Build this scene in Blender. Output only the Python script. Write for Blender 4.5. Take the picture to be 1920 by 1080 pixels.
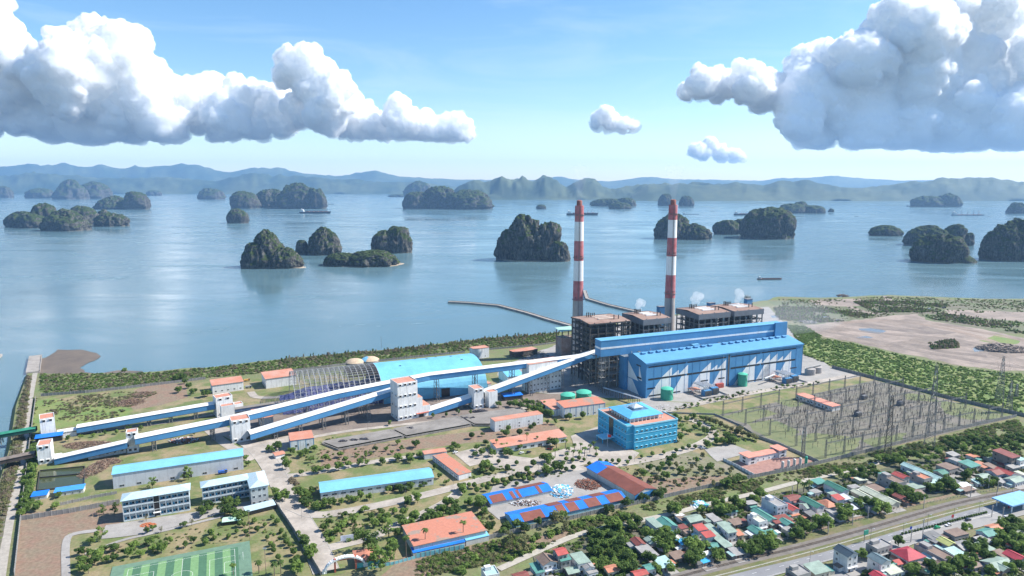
import bpy, math, random
import numpy as np
from math import radians, sin, cos, pi, sqrt, atan2
from mathutils import Vector
random.seed(7)
S = bpy.context.scene
for o in list(bpy.data.objects): bpy.data.objects.remove(o)
C = S.collection
# ---------------------------------------------------------------- camera
F = 1280.0; CH = 225.0; PITCH = math.atan(197 / F); SP, CP = sin(PITCH), cos(PITCH)
cd = bpy.data.cameras.new('camera'); cam = bpy.data.objects.new('camera', cd); C.objects.link(cam)
cam.location = (0, 0, CH); cam.rotation_euler = (pi / 2 - PITCH, 0, 0)
cd.sensor_width = 36; cd.lens = 36 * F / 1920; cd.clip_start = 1; cd.clip_end = 150000
S.camera = cam
# ---------------------------------------------------------------- light
SUN_EL = radians(44); SUN_AZ = radians(80)      # azimuth from +Y towards +X
w = bpy.data.worlds.new('World'); S.world = w; w.use_nodes = True
wn = w.node_tree; wn.nodes.clear(); WL = wn.links
sky = wn.nodes.new('ShaderNodeTexSky'); sky.sky_type = 'NISHITA'; sky.sun_disc = False
sky.sun_elevation = SUN_EL; sky.sun_rotation = SUN_AZ; sky.altitude = 200
sky.air_density = 1.0; sky.dust_density = 0.2; sky.ozone_density = 2.2
bg = wn.nodes.new('ShaderNodeBackground'); bg.inputs[1].default_value = 0.10
wo = wn.nodes.new('ShaderNodeOutputWorld')
# thin veils of high cloud mixed into the sky
tc = wn.nodes.new('ShaderNodeTexCoord'); mp = wn.nodes.new('ShaderNodeMapping')
mp.inputs['Scale'].default_value = (1.4, 1.4, 9.0)
nz = wn.nodes.new('ShaderNodeTexNoise'); nz.inputs['Scale'].default_value = 2.2; nz.inputs['Detail'].default_value = 9; nz.inputs['Roughness'].default_value = .62
nz.inputs['Distortion'].default_value = .6
cr = wn.nodes.new('ShaderNodeValToRGB'); cr.color_ramp.elements[0].position = .47; cr.color_ramp.elements[1].position = .82
cr.color_ramp.elements[1].color = (.3, .3, .3, 1)
mx = wn.nodes.new('ShaderNodeMix'); mx.data_type = 'RGBA'; mx.inputs[7].default_value = (5.6, 6.3, 7.0, 1)
WL.new(tc.outputs['Generated'], mp.inputs[0]); WL.new(mp.outputs[0], nz.inputs[0]); WL.new(nz.outputs[0], cr.inputs[0])
WL.new(cr.outputs[0], mx.inputs[0]); hsv = wn.nodes.new('ShaderNodeHueSaturation'); hsv.inputs['Saturation'].default_value = 1.22; WL.new(sky.outputs[0], hsv.inputs['Color']); WL.new(hsv.outputs[0], mx.inputs[6]); WL.new(mx.outputs[2], bg.inputs[0]); WL.new(bg.outputs[0], wo.inputs[0])
sl = bpy.data.lights.new('sun', 'SUN'); sl.energy = 5.0; sl.angle = radians(.53); sl.color = (1, .955, .88)
so = bpy.data.objects.new('sun', sl); C.objects.link(so)
sd = Vector((sin(SUN_AZ) * cos(SUN_EL), cos(SUN_AZ) * cos(SUN_EL), sin(SUN_EL)))
so.rotation_euler = sd.to_track_quat('Z', 'Y').to_euler(); so.location = (0, 0, 500)
S.view_settings.view_transform = 'Standard'; S.view_settings.look = 'None'; S.view_settings.gamma = 1
S.view_settings.use_curve_mapping = False; S.view_settings.exposure = 0.9
S.render.engine = 'CYCLES'
S.cycles.max_bounces = 8; S.cycles.diffuse_bounces = 3; S.cycles.glossy_bounces = 3; S.cycles.volume_bounces = 3
S.cycles.transparent_max_bounces = 32; S.cycles.use_denoising = True

# ---------------------------------------------------------------- helpers
def G(px, py, z=0.0):
    dx = (px - 960) / F; dy = (540 - py) / F
    t = (CH - z) / (SP - dy * CP)
    return Vector((t * dx, t * (CP + dy * SP), z))
def proj(p):
    y, z = p[1], p[2] - CH
    d = y * CP - z * SP; u = y * SP + z * CP
    return (960 + F * p[0] / d, 540 - F * u / d)
def hz(P, py):                       # height above the ground point P that shows at image row py
    dy = (540 - py) / F
    t = P[1] / (CP + dy * SP)
    return CH - t * (SP - dy * CP)
def _h(ix, iy, iz, s):
    n = (ix * 374761393 + iy * 668265263 + iz * 2147483647 + s * 1274126177) & 0xffffffff
    n = ((n ^ (n >> 13)) * 1274126177) & 0xffffffff
    n = (n ^ (n >> 16)) & 0xffffffff
    return n / 2147483647.5 - 1
def vn(p, s=0):
    p = np.asarray(p, float); i = np.floor(p).astype(np.int64); f = p - i; f = f * f * (3 - 2 * f)
    x, y, z = i[:, 0], i[:, 1], i[:, 2]; a, b, c = f[:, 0], f[:, 1], f[:, 2]
    r = 0
    for dx in (0, 1):
        for dy in (0, 1):
            for dz in (0, 1):
                r = r + _h(x + dx, y + dy, z + dz, s) * (a if dx else 1 - a) * (b if dy else 1 - b) * (c if dz else 1 - c)
    return r
def fbm(p, o=4, s=0, g=.5):
    p = np.asarray(p, float); r = 0; a = 1; n = 0
    for k in range(o): r = r + a * vn(p * 2 ** k, s + k * 17); n += a; a *= g
    return r / n
def tag(o, label=None, cat=None, group=None, kind=None):
    if label: o['label'] = label
    if cat: o['category'] = cat
    if group: o['group'] = group
    if kind: o['kind'] = kind
    return o
def empty(name, loc, rz=0, label=None, cat=None, group=None):
    o = bpy.data.objects.new(name, None); C.objects.link(o); o.location = loc; o.rotation_euler = (0, 0, rz)
    o.empty_display_size = 1
    return tag(o, label, cat, group)
def link(name, me, parent=None, loc=None, rz=0):
    o = bpy.data.objects.new(name, me); C.objects.link(o)
    if parent: o.parent = parent
    if loc is not None: o.location = loc
    if rz: o.rotation_euler = (0, 0, rz)
    return o
def mesh_np(name, v, f, mats, smooth=False, mi=None):
    v = np.asarray(v, np.float32); f = np.asarray(f, np.int32); k = f.shape[1]; n = len(f)
    me = bpy.data.meshes.new(name); me.vertices.add(len(v)); me.vertices.foreach_set('co', v.ravel())
    me.loops.add(n * k); me.loops.foreach_set('vertex_index', f.ravel())
    me.polygons.add(n); me.polygons.foreach_set('loop_start', np.arange(n, dtype=np.int32) * k)
    try: me.polygons.foreach_set('loop_total', np.full(n, k, np.int32))
    except Exception: pass
    if smooth: me.polygons.foreach_set('use_smooth', np.ones(n, bool))
    if mi is not None: me.polygons.foreach_set('material_index', np.asarray(mi, np.int32))
    me.update(calc_edges=True)
    for m in (mats if isinstance(mats, (list, tuple)) else [mats]): me.materials.append(m)
    return me
class MB:
    def __init__(s): s.v = []; s.f = []; s.m = []
    def add(s, vs, fs, mi=0):
        n = len(s.v); s.v += [tuple(p) for p in vs]; s.f += [tuple(i + n for i in f) for f in fs]; s.m += [mi] * len(fs); return s
    def box(s, x0, x1, y0, y1, z0, z1, mi=0):
        return s.add([(x0, y0, z0), (x1, y0, z0), (x1, y1, z0), (x0, y1, z0), (x0, y0, z1), (x1, y0, z1), (x1, y1, z1), (x0, y1, z1)],
                     [(0, 3, 2, 1), (4, 5, 6, 7), (0, 1, 5, 4), (1, 2, 6, 5), (2, 3, 7, 6), (3, 0, 4, 7)], mi)
    def prism(s, poly, z0, z1, mi=0):
        n = len(poly); z0s = z0 if hasattr(z0, '__len__') else [z0] * n; z1s = z1 if hasattr(z1, '__len__') else [z1] * n
        vs = [(p[0], p[1], z0s[i]) for i, p in enumerate(poly)] + [(p[0], p[1], z1s[i]) for i, p in enumerate(poly)]
        fs = [tuple(range(n))[::-1], tuple(range(n, 2 * n))] + [(i, (i + 1) % n, (i + 1) % n + n, i + n) for i in range(n)]
        return s.add(vs, fs, mi)
    def bar(s, p, q, w, h=None, mi=0):
        p = Vector(p); q = Vector(q); d = q - p
        if d.length < 1e-6: return s
        h = h or w; d.normalize(); up = Vector((0, 0, 1)) if abs(d.z) < .95 else Vector((0, 1, 0))
        a = d.cross(up).normalized() * w / 2; b = a.cross(d).normalized() * h / 2
        vs = [p - a - b, p + a - b, p + a + b, p - a + b, q - a - b, q + a - b, q + a + b, q - a + b]
        return s.add(vs, [(0, 1, 2, 3), (7, 6, 5, 4), (0, 4, 5, 1), (1, 5, 6, 2), (2, 6, 7, 3), (3, 7, 4, 0)], mi)
    def cyl(s, x, y, z0, z1, r0, r1=None, n=12, cap=True, mi=0):
        r1 = r0 if r1 is None else r1
        vs = [(x + r0 * cos(2 * pi * i / n), y + r0 * sin(2 * pi * i / n), z0) for i in range(n)] + [(x + r1 * cos(2 * pi * i / n), y + r1 * sin(2 * pi * i / n), z1) for i in range(n)]
        fs = [(i, (i + 1) % n, (i + 1) % n + n, i + n) for i in range(n)]
        if cap: fs += [tuple(range(n))[::-1], tuple(range(n, 2 * n))]
        return s.add(vs, fs, mi)
    def tube(s, p, q, r, n=8, mi=0):
        p = Vector(p); q = Vector(q); d = (q - p).normalized(); up = Vector((0, 0, 1)) if abs(d.z) < .95 else Vector((0, 1, 0))
        a = d.cross(up).normalized() * r; b = a.cross(d).normalized() * r
        vs = [c + a * cos(2 * pi * i / n) + b * sin(2 * pi * i / n) for c in (p, q) for i in range(n)]
        return s.add(vs, [(i, (i + 1) % n, (i + 1) % n + n, i + n) for i in range(n)] + [tuple(range(n))[::-1], tuple(range(n, 2 * n))], mi)
    def lathe(s, x, y, prof, n=16, mi=0):          # prof = [(r, z) ...] bottom to top
        k = len(prof); vs = [(x + r * cos(2 * pi * i / n), y + r * sin(2 * pi * i / n), z) for r, z in prof for i in range(n)]
        return s.add(vs, [(j * n + i, j * n + (i + 1) % n, (j + 1) * n + (i + 1) % n, (j + 1) * n + i) for j in range(k - 1) for i in range(n)], mi)
    def sphere(s, c, r, n=8, mi=0, sz=1):
        prof = [(max(r * sin(pi * j / (n // 2 + 1)), .001), c[2] - r * sz * cos(pi * j / (n // 2 + 1))) for j in range(n // 2 + 2)]
        return s.lathe(c[0], c[1], prof, n, mi)
    def mesh(s, name, mats, smooth=False):
        me = bpy.data.meshes.new(name); me.from_pydata(s.v, [], s.f)
        for m in (mats if isinstance(mats, (list, tuple)) else [mats]): me.materials.append(m)
        if any(s.m): me.polygons.foreach_set('material_index', s.m)
        if smooth: me.polygons.foreach_set('use_smooth', [True] * len(s.f))
        me.update(); return me
    def build(s, name, mats, parent=None, loc=None, rz=0, smooth=False):
        return link(name, s.mesh(name, mats, smooth), parent, loc, rz)
MATS = {}
def mat(name, col, rough=.85, var=.25, scale=.3, col2=None, metal=0, fine=None, bump=0, streak=0, spec=.3, thr=(.35, .65)):
    if name in MATS: return MATS[name]
    m = bpy.data.materials.new(name); m.use_nodes = True; nt = m.node_tree; L = nt.links; b = nt.nodes['Principled BSDF']
    b.inputs['Roughness'].default_value = rough; b.inputs['Metallic'].default_value = metal; b.inputs['Specular IOR Level'].default_value = spec
    geo = nt.nodes.new('ShaderNodeNewGeometry')
    def noise(sc, det=5, ro=.6, vec=None):
        n = nt.nodes.new('ShaderNodeTexNoise'); n.inputs['Scale'].default_value = sc; n.inputs['Detail'].default_value = det; n.inputs['Roughness'].default_value = ro
        L.new(vec if vec else geo.outputs['Position'], n.inputs['Vector']); return n.outputs[0]
    n1 = noise(scale); r = nt.nodes.new('ShaderNodeMapRange'); r.inputs[1].default_value = thr[0]; r.inputs[2].default_value = thr[1]; L.new(n1, r.inputs[0])
    mixn = nt.nodes.new('ShaderNodeMix'); mixn.data_type = 'RGBA'; L.new(r.outputs[0], mixn.inputs[0])
    c2 = col2 or tuple(c * (1 + var) for c in col); c1 = tuple(c * (1 - var) for c in col) if not col2 else col
    mixn.inputs[6].default_value = (*c1, 1); mixn.inputs[7].default_value = (*c2, 1); out = mixn.outputs[2]
    n2 = noise(fine or scale * 9, 4, .7)
    hs = nt.nodes.new('ShaderNodeHueSaturation'); r2 = nt.nodes.new('ShaderNodeMapRange'); r2.inputs[1].default_value = .3; r2.inputs[2].default_value = .7
    r2.inputs[3].default_value = 1 - var * .8; r2.inputs[4].default_value = 1 + var * .8; L.new(n2, r2.inputs[0]); L.new(r2.outputs[0], hs.inputs['Value']); L.new(out, hs.inputs['Color']); out = hs.outputs[0]
    if streak:
        mpn = nt.nodes.new('ShaderNodeMapping'); mpn.inputs['Scale'].default_value = (.9, .9, .06); L.new(geo.outputs['Position'], mpn.inputs[0])
        n3 = noise(1.0, 5, .7, mpn.outputs[0]); r3 = nt.nodes.new('ShaderNodeMapRange'); r3.inputs[1].default_value = .5; r3.inputs[2].default_value = .75
        r3.inputs[3].default_value = 0; r3.inputs[4].default_value = streak; L.new(n3, r3.inputs[0])
        m3 = nt.nodes.new('ShaderNodeMix'); m3.data_type = 'RGBA'; m3.inputs[7].default_value = (.11, .09, .075, 1); L.new(r3.outputs[0], m3.inputs[0]); L.new(out, m3.inputs[6]); out = m3.outputs[2]
    L.new(out, b.inputs['Base Color'])
    if bump:
        bn = nt.nodes.new('ShaderNodeBump'); bn.inputs['Strength'].default_value = .8; bn.inputs['Distance'].default_value = bump; L.new(n2, bn.inputs['Height']); L.new(bn.outputs[0], b.inputs['Normal'])
    MATS[name] = m; return m
ORD = 'first second third fourth fifth sixth seventh eighth ninth tenth eleventh twelfth thirteenth fourteenth fifteenth sixteenth seventeenth eighteenth nineteenth twentieth'.split()
TENS = {2: 'twenty', 3: 'thirty', 4: 'forty', 5: 'fifty', 6: 'sixty', 7: 'seventy', 8: 'eighty', 9: 'ninety'}
def nth(i):
    i += 1
    if i <= 20: return ORD[i - 1]
    if i % 10 == 0: return TENS[i // 10][:-1] + 'ieth'
    return TENS[i // 10] + '-' + ORD[i % 10 - 1]

# ---------------------------------------------------------------- water
WZ = -4.0
mw = bpy.data.materials.new('sea_water'); mw.use_nodes = True; nt = mw.node_tree; L = nt.links; b = nt.nodes['Principled BSDF']
b.inputs['Roughness'].default_value = .12; b.inputs['IOR'].default_value = 1.33; b.inputs['Specular IOR Level'].default_value = .5
geo = nt.nodes.new('ShaderNodeNewGeometry'); mpn = nt.nodes.new('ShaderNodeMapping'); mpn.inputs['Scale'].default_value = (.0016, .0045, 1); mpn.inputs['Rotation'].default_value = (0, 0, -.12)
L.new(geo.outputs['Position'], mpn.inputs[0])
n1 = nt.nodes.new('ShaderNodeTexNoise'); n1.inputs['Scale'].default_value = 1; n1.inputs['Detail'].default_value = 7; n1.inputs['Roughness'].default_value = .6; n1.inputs['Distortion'].default_value = 1.2; L.new(mpn.outputs[0], n1.inputs['Vector'])
r1 = nt.nodes.new('ShaderNodeMapRange'); r1.inputs[1].default_value = .35; r1.inputs[2].default_value = .65; r1.inputs[3].default_value = .10; r1.inputs[4].default_value = .30; L.new(n1.outputs[0], r1.inputs[0]); L.new(r1.outputs[0], b.inputs['Roughness'])
cm = nt.nodes.new('ShaderNodeMix'); cm.data_type = 'RGBA'; cm.inputs[6].default_value = (.075, .145, .175, 1); cm.inputs[7].default_value = (.11, .18, .20, 1); L.new(n1.outputs[0], cm.inputs[0]); L.new(cm.outputs[2], b.inputs['Base Color'])
n2 = nt.nodes.new('ShaderNodeTexNoise'); n2.inputs['Scale'].default_value = .35; n2.inputs['Detail'].default_value = 4; L.new(geo.outputs['Position'], n2.inputs['Vector'])
bn = nt.nodes.new('ShaderNodeBump'); bn.inputs['Strength'].default_value = .35; bn.inputs['Distance'].default_value = .25; L.new(n2.outputs[0], bn.inputs['Height']); L.new(bn.outputs[0], b.inputs['Normal'])
MATS['water'] = mw
tag(MB().add([(-19000, -1500, WZ), (19000, -1500, WZ), (19000, 24000, WZ), (-19000, 24000, WZ)], [(0, 1, 2, 3)]).build('sea_water', mw), 'calm pale blue bay water between the limestone islands', kind='structure')
# ---------------------------------------------------------------- haze
hm = bpy.data.materials.new('haze_air'); hm.use_nodes = True; hn = hm.node_tree; hn.nodes.clear()
pv = hn.nodes.new('ShaderNodeVolumePrincipled'); ho = hn.nodes.new('ShaderNodeOutputMaterial'); hn.links.new(pv.outputs[0], ho.inputs['Volume'])
pv.inputs['Density'].default_value = 3.4e-5; pv.inputs['Color'].default_value = (.36, .62, .98, 1); pv.inputs['Anisotropy'].default_value = .2
tag(MB().box(-20000, 20000, -2000, 25000, -6, 1000).build('haze', hm), 'pale blue haze over the bay', kind='stuff')
# ---------------------------------------------------------------- hills across the bay
def hillmat(name, a, b_, c_, sc):
    m = mat(name, a, col2=b_, scale=sc, var=.2, fine=sc * 8, thr=(.4, .62)); return m
hill_m = hillmat('hill_forest', (.025, .05, .032), (.075, .095, .05), None, .0012)
def ridge(name, prof, base, D, rough, seed, label, depth=1800, sub=260, karst=0):
    px = np.array([p[0] for p in prof], float); py = np.array([p[1] for p in prof], float)
    X = np.linspace(px[0], px[-1], sub); Yt = np.interp(X, px, py)
    t = (CH - WZ) / (SP - (540 - base) / F * CP) if D is None else D
    nj = 22; V = []
    yb = t * (CP)
    top = np.array([hz((0, yb + depth * .55, 0), y) for y in Yt])
    xs = (X - 960) / F * t; fr = fbm(np.c_[xs / 700, xs * 0, xs * 0 + seed], 5, seed) ; 
    for j in range(nj):
        a = j / (nj - 1)
        yy = yb + depth * (a * 1.25 - .0) + 120 * fbm(np.c_[xs / 900, xs * 0 + a * 2, xs * 0 + seed], 3, seed + 3)
        if j == 0: yy = yb + 160 * fbm(np.c_[xs / 600, xs * 0, xs * 0], 4, seed + 3)
        sh = min(1, a / .44); sh = (3 * sh * sh - 2 * sh ** 3) ** .8 if a < .45 else max(0, 1 - (a - .45) * .9)
        n = fbm(np.c_[xs / 420, yy / 420, xs * 0 + seed], 5, seed, .55)
        h = (top - WZ) * sh * (1 + rough * n * (1 - abs(sh - .5) * .6 if sh < .97 else .25))
        h = h + (top - WZ) * rough * .5 * fbm(np.c_[xs / 150, yy / 150, xs * 0], 4, seed + 9) * np.clip(sh * 2, 0, 1)
        z = WZ - 3 + np.maximum(h, 0)
        V.append(np.c_[xs * (yy / yb), yy, z])
    V = np.concatenate(V); I = np.arange(sub - 1)
    Fc = np.concatenate([np.c_[j * sub + I, j * sub + I + 1, (j + 1) * sub + I + 1, (j + 1) * sub + I] for j in range(nj - 1)])
    o = link(name, mesh_np(name, V, Fc, hill_m, True)); return tag(o, label, kind='structure')
ridge('far_hills', [(-300, 318), (0, 313), (60, 311), (85, 308), (100, 311), (120, 309), (147, 305), (165, 312), (190, 313), (200, 310), (215, 309), (225, 313), (260, 315), (270, 310), (290, 314), (330, 309), (360, 306), (395, 312), (440, 324), (490, 314), (530, 315), (580, 324), (640, 330), (680, 324), (710, 319), (750, 330), (810, 334), (870, 337), (960, 336), (1000, 338), (1042, 331), (1080, 337), (1140, 340), (1215, 331), (1260, 336), (1330, 337), (1420, 339), (1440, 335), (1500, 333), (1545, 329), (1600, 334), (1640, 337), (1700, 338), (1780, 337), (1900, 342), (2250, 340)], 356, 19500, .16, 3, 'farthest blue mountain range on the horizon', 3000, 420)
ridge('left_hills', [(-300, 330), (0, 322), (40, 330), (90, 322), (150, 330), (250, 336), (330, 332), (420, 340), (480, 326), (560, 330), (620, 336), (700, 338), (790, 343), (870, 350)], 359, 14500, .3, 11, 'long blue forested hills behind the left islands', 1500, 300)
ridge('centre_hills', [(840, 366), (870, 345), (890, 338), (910, 342), (940, 337), (965, 335), (985, 338), (1000, 342), (1020, 335), (1035, 340), (1060, 350), (1080, 340), (1095, 335), (1112, 337), (1125, 348), (1150, 354), (1200, 350), (1240, 346), (1290, 342), (1340, 348), (1420, 354), (1480, 351)], 373, 9600, .6, 23, 'low karst hills in the centre of the far shore', 900, 300)
ridge('right_hills', [(1180, 366), (1210, 348), (1270, 345), (1330, 348), (1370, 342), (1420, 347), (1450, 337), (1500, 339), (1560, 350), (1600, 352), (1650, 347), (1700, 340), (1740, 336), (1790, 334), (1850, 337), (1890, 341), (1930, 345), (2000, 340), (2200, 345)], 376, 8900, .3, 31, 'forested blue hills along the right shore', 1300, 320)
# ---------------------------------------------------------------- limestone islands
def island_mat():
    m = bpy.data.materials.new('karst'); m.use_nodes = True; nt = m.node_tree; L = nt.links; b = nt.nodes['Principled BSDF']; b.inputs['Roughness'].default_value = .95; b.inputs['Specular IOR Level'].default_value = .1
    N = nt.nodes.new; geo = N('ShaderNodeNewGeometry'); sep = N('ShaderNodeSeparateXYZ'); L.new(geo.outputs['Normal'], sep.inputs[0])
    def noise(sc, mpv=None, det=6):
        n = N('ShaderNodeTexNoise'); n.inputs['Scale'].default_value = sc; n.inputs['Detail'].default_value = det; n.inputs['Roughness'].default_value = .65
        if mpv: q = N('ShaderNodeMapping'); q.inputs['Scale'].default_value = mpv; L.new(geo.outputs['Position'], q.inputs[0]); L.new(q.outputs[0], n.inputs['Vector'])
        else: L.new(geo.outputs['Position'], n.inputs['Vector'])
        return n.outputs[0]
    a = N('ShaderNodeMath'); a.operation = 'MULTIPLY_ADD'; L.new(noise(.035), a.inputs[0]); a.inputs[1].default_value = 2.2; L.new(sep.outputs[2], a.inputs[2])
    r = N('ShaderNodeMapRange'); r.inputs[1].default_value = 1.45; r.inputs[2].default_value = 1.7; L.new(a.outputs[0], r.inputs[0])
    rock = N('ShaderNodeMix'); rock.data_type = 'RGBA'; rock.inputs[6].default_value = (.035, .033, .031, 1); rock.inputs[7].default_value = (.19, .185, .17, 1)
    rr = N('ShaderNodeMapRange'); rr.inputs[1].default_value = .42; rr.inputs[2].default_value = .72; L.new(noise(.22, (1, 1, .3)), rr.inputs[0]); L.new(rr.outputs[0], rock.inputs[0])
    veg = N('ShaderNodeMix'); veg.data_type = 'RGBA'; veg.inputs[6].default_value = (.022, .036, .013, 1); veg.inputs[7].default_value = (.065, .09, .03, 1)
    vr = N('ShaderNodeMapRange'); vr.inputs[1].default_value = .4; vr.inputs[2].default_value = .68; L.new(noise(.12), vr.inputs[0]); L.new(vr.outputs[0], veg.inputs[0])
    mx = N('ShaderNodeMix'); mx.data_type = 'RGBA'; L.new(r.outputs[0], mx.inputs[0]); L.new(rock.outputs[2], mx.inputs[6]); L.new(veg.outputs[2], mx.inputs[7])
    # pale tide line just above the water
    sp = N('ShaderNodeSeparateXYZ'); L.new(geo.outputs['Position'], sp.inputs[0]); tr = N('ShaderNodeMapRange'); tr.inputs[1].default_value = WZ + 1.2; tr.inputs[2].default_value = WZ + 3.2; tr.inputs[3].default_value = .8; tr.inputs[4].default_value = 0; L.new(sp.outputs[2], tr.inputs[0])
    m2 = N('ShaderNodeMix'); m2.data_type = 'RGBA'; m2.inputs[7].default_value = (.16, .13, .10, 1); L.new(tr.outputs[0], m2.inputs[0]); L.new(mx.outputs[2], m2.inputs[6]); L.new(m2.outputs[2], b.inputs['Base Color'])
    bp = N('ShaderNodeBump'); bp.inputs['Strength'].default_value = 1; bp.inputs['Distance'].default_value = 2.5; L.new(noise(.35, (1, 1, .5), 8), bp.inputs['Height']); L.new(bp.outputs[0], b.inputs['Normal'])
    return m
KM = island_mat()
def karst(peaks, label, seed, res=1.0, beach=None, parts=True, depth=.8):
    """peaks: (px centre, width px, base row, top row, steepness)"""
    V = []; Fs = []; n0 = 0
    p0 = peaks[0]; o0 = G(p0[0], p0[2], WZ)
    for k, (cx, wpx, by, ty, st) in enumerate(peaks):
        P = G(cx, by, WZ); t = P.length; R = wpx / 2 / F * P[1] * 1.0; P = P + Vector((0, R * depth, 0)); Hh = hz(P, ty) - WZ
        nt_ = int((64 if wpx < 60 else 110) * res); nv = int((30 if wpx < 60 else 60) * res)
        th = np.linspace(0, 2 * pi, nt_, endpoint=False); al = np.linspace(0, 1, nv)
        T, A = np.meshgrid(th, al)
        z = np.sin(A * pi / 2); r = np.maximum(1 - z ** (4.2 - 3.2 * st), 0) ** (st * .8)
        x = R * r * np.cos(T); y = R * depth * r * np.sin(T); zz = Hh * z
        pts = np.c_[(P[0] + x).ravel(), (P[1] + y).ravel(), zz.ravel()]
        sz = max(R, Hh * .6)
        big = fbm(pts / (sz * .8) + seed, 3, seed + k); med = .55 - 1.6 * np.abs(fbm(np.c_[pts[:, 0] / (sz * .34), pts[:, 1] / (sz * .34), pts[:, 2] / (sz * 1.1)], 4, seed + 5, .55))
        fin = .4 - 1.3 * np.abs(fbm(pts / (sz * .13), 4, seed + 8, .65))
        env = np.clip(zz.ravel() / (Hh * .12), .5, 1)
        rad = (.2 * big + .30 * med + .15 * fin - .03) * sz * env
        rad = np.maximum(rad, -np.hypot(x, y).ravel() * .8)
        ux, uy = np.cos(T).ravel(), np.sin(T).ravel(); rr = r.ravel()
        pts[:, 0] += ux * rad * (.25 + .75 * rr); pts[:, 1] += uy * rad * (.25 + .75 * rr)
        pts[:, 2] += (.12 * big + .17 * med - .09 + .11 * fin) * Hh * A.ravel()
        pts[:, 2] = pts[:, 2] + WZ - 3 * (A.ravel() < .01)
        V.append(pts - np.array([o0[0], o0[1], 0])); I = np.arange(nt_)
        for j in range(nv - 1):
            Fs.append(np.c_[j * nt_ + I, j * nt_ + (I + 1) % nt_, (j + 1) * nt_ + (I + 1) % nt_, (j + 1) * nt_ + I] + n0)
        n0 += len(pts)
    o = link('limestone_island', mesh_np('limestone_island', np.concatenate(V), np.concatenate(Fs), KM, True), loc=(o0[0], o0[1], 0))
    tag(o, label, 'island', 'limestone islands in the bay')
    if beach:
        bx0, bx1, bby = beach; A_ = G(bx0, bby, WZ); B_ = G(bx1, bby, WZ); mbb = MB(); n = 24; c = (A_ + B_) / 2; hw = (B_ - A_).length / 2
        poly = [(c.x - o0[0] + hw * cos(2 * pi * i / n) * (1 + .08 * sin(i * 2.7)), c.y - o0[1] + hw * .5 + (hw * .62) * sin(2 * pi * i / n) * (1 + .1 * sin(i * 1.9))) for i in range(n)]
        poly2 = [(p[0] * .93 + (c.x - o0[0]) * .07, p[1]) for p in poly]
        mbb.add([(p[0], p[1], WZ - .5) for p in poly] + [(p[0], p[1], WZ + 1.1) for p in poly2], [tuple(range(n, 2 * n))] + [(i, (i + 1) % n, (i + 1) % n + n, i + n) for i in range(n)])
        mbb.build('beach', mat('beach_rock', (.33, .27, .2), var=.3, scale=.2), o)
    return o
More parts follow.
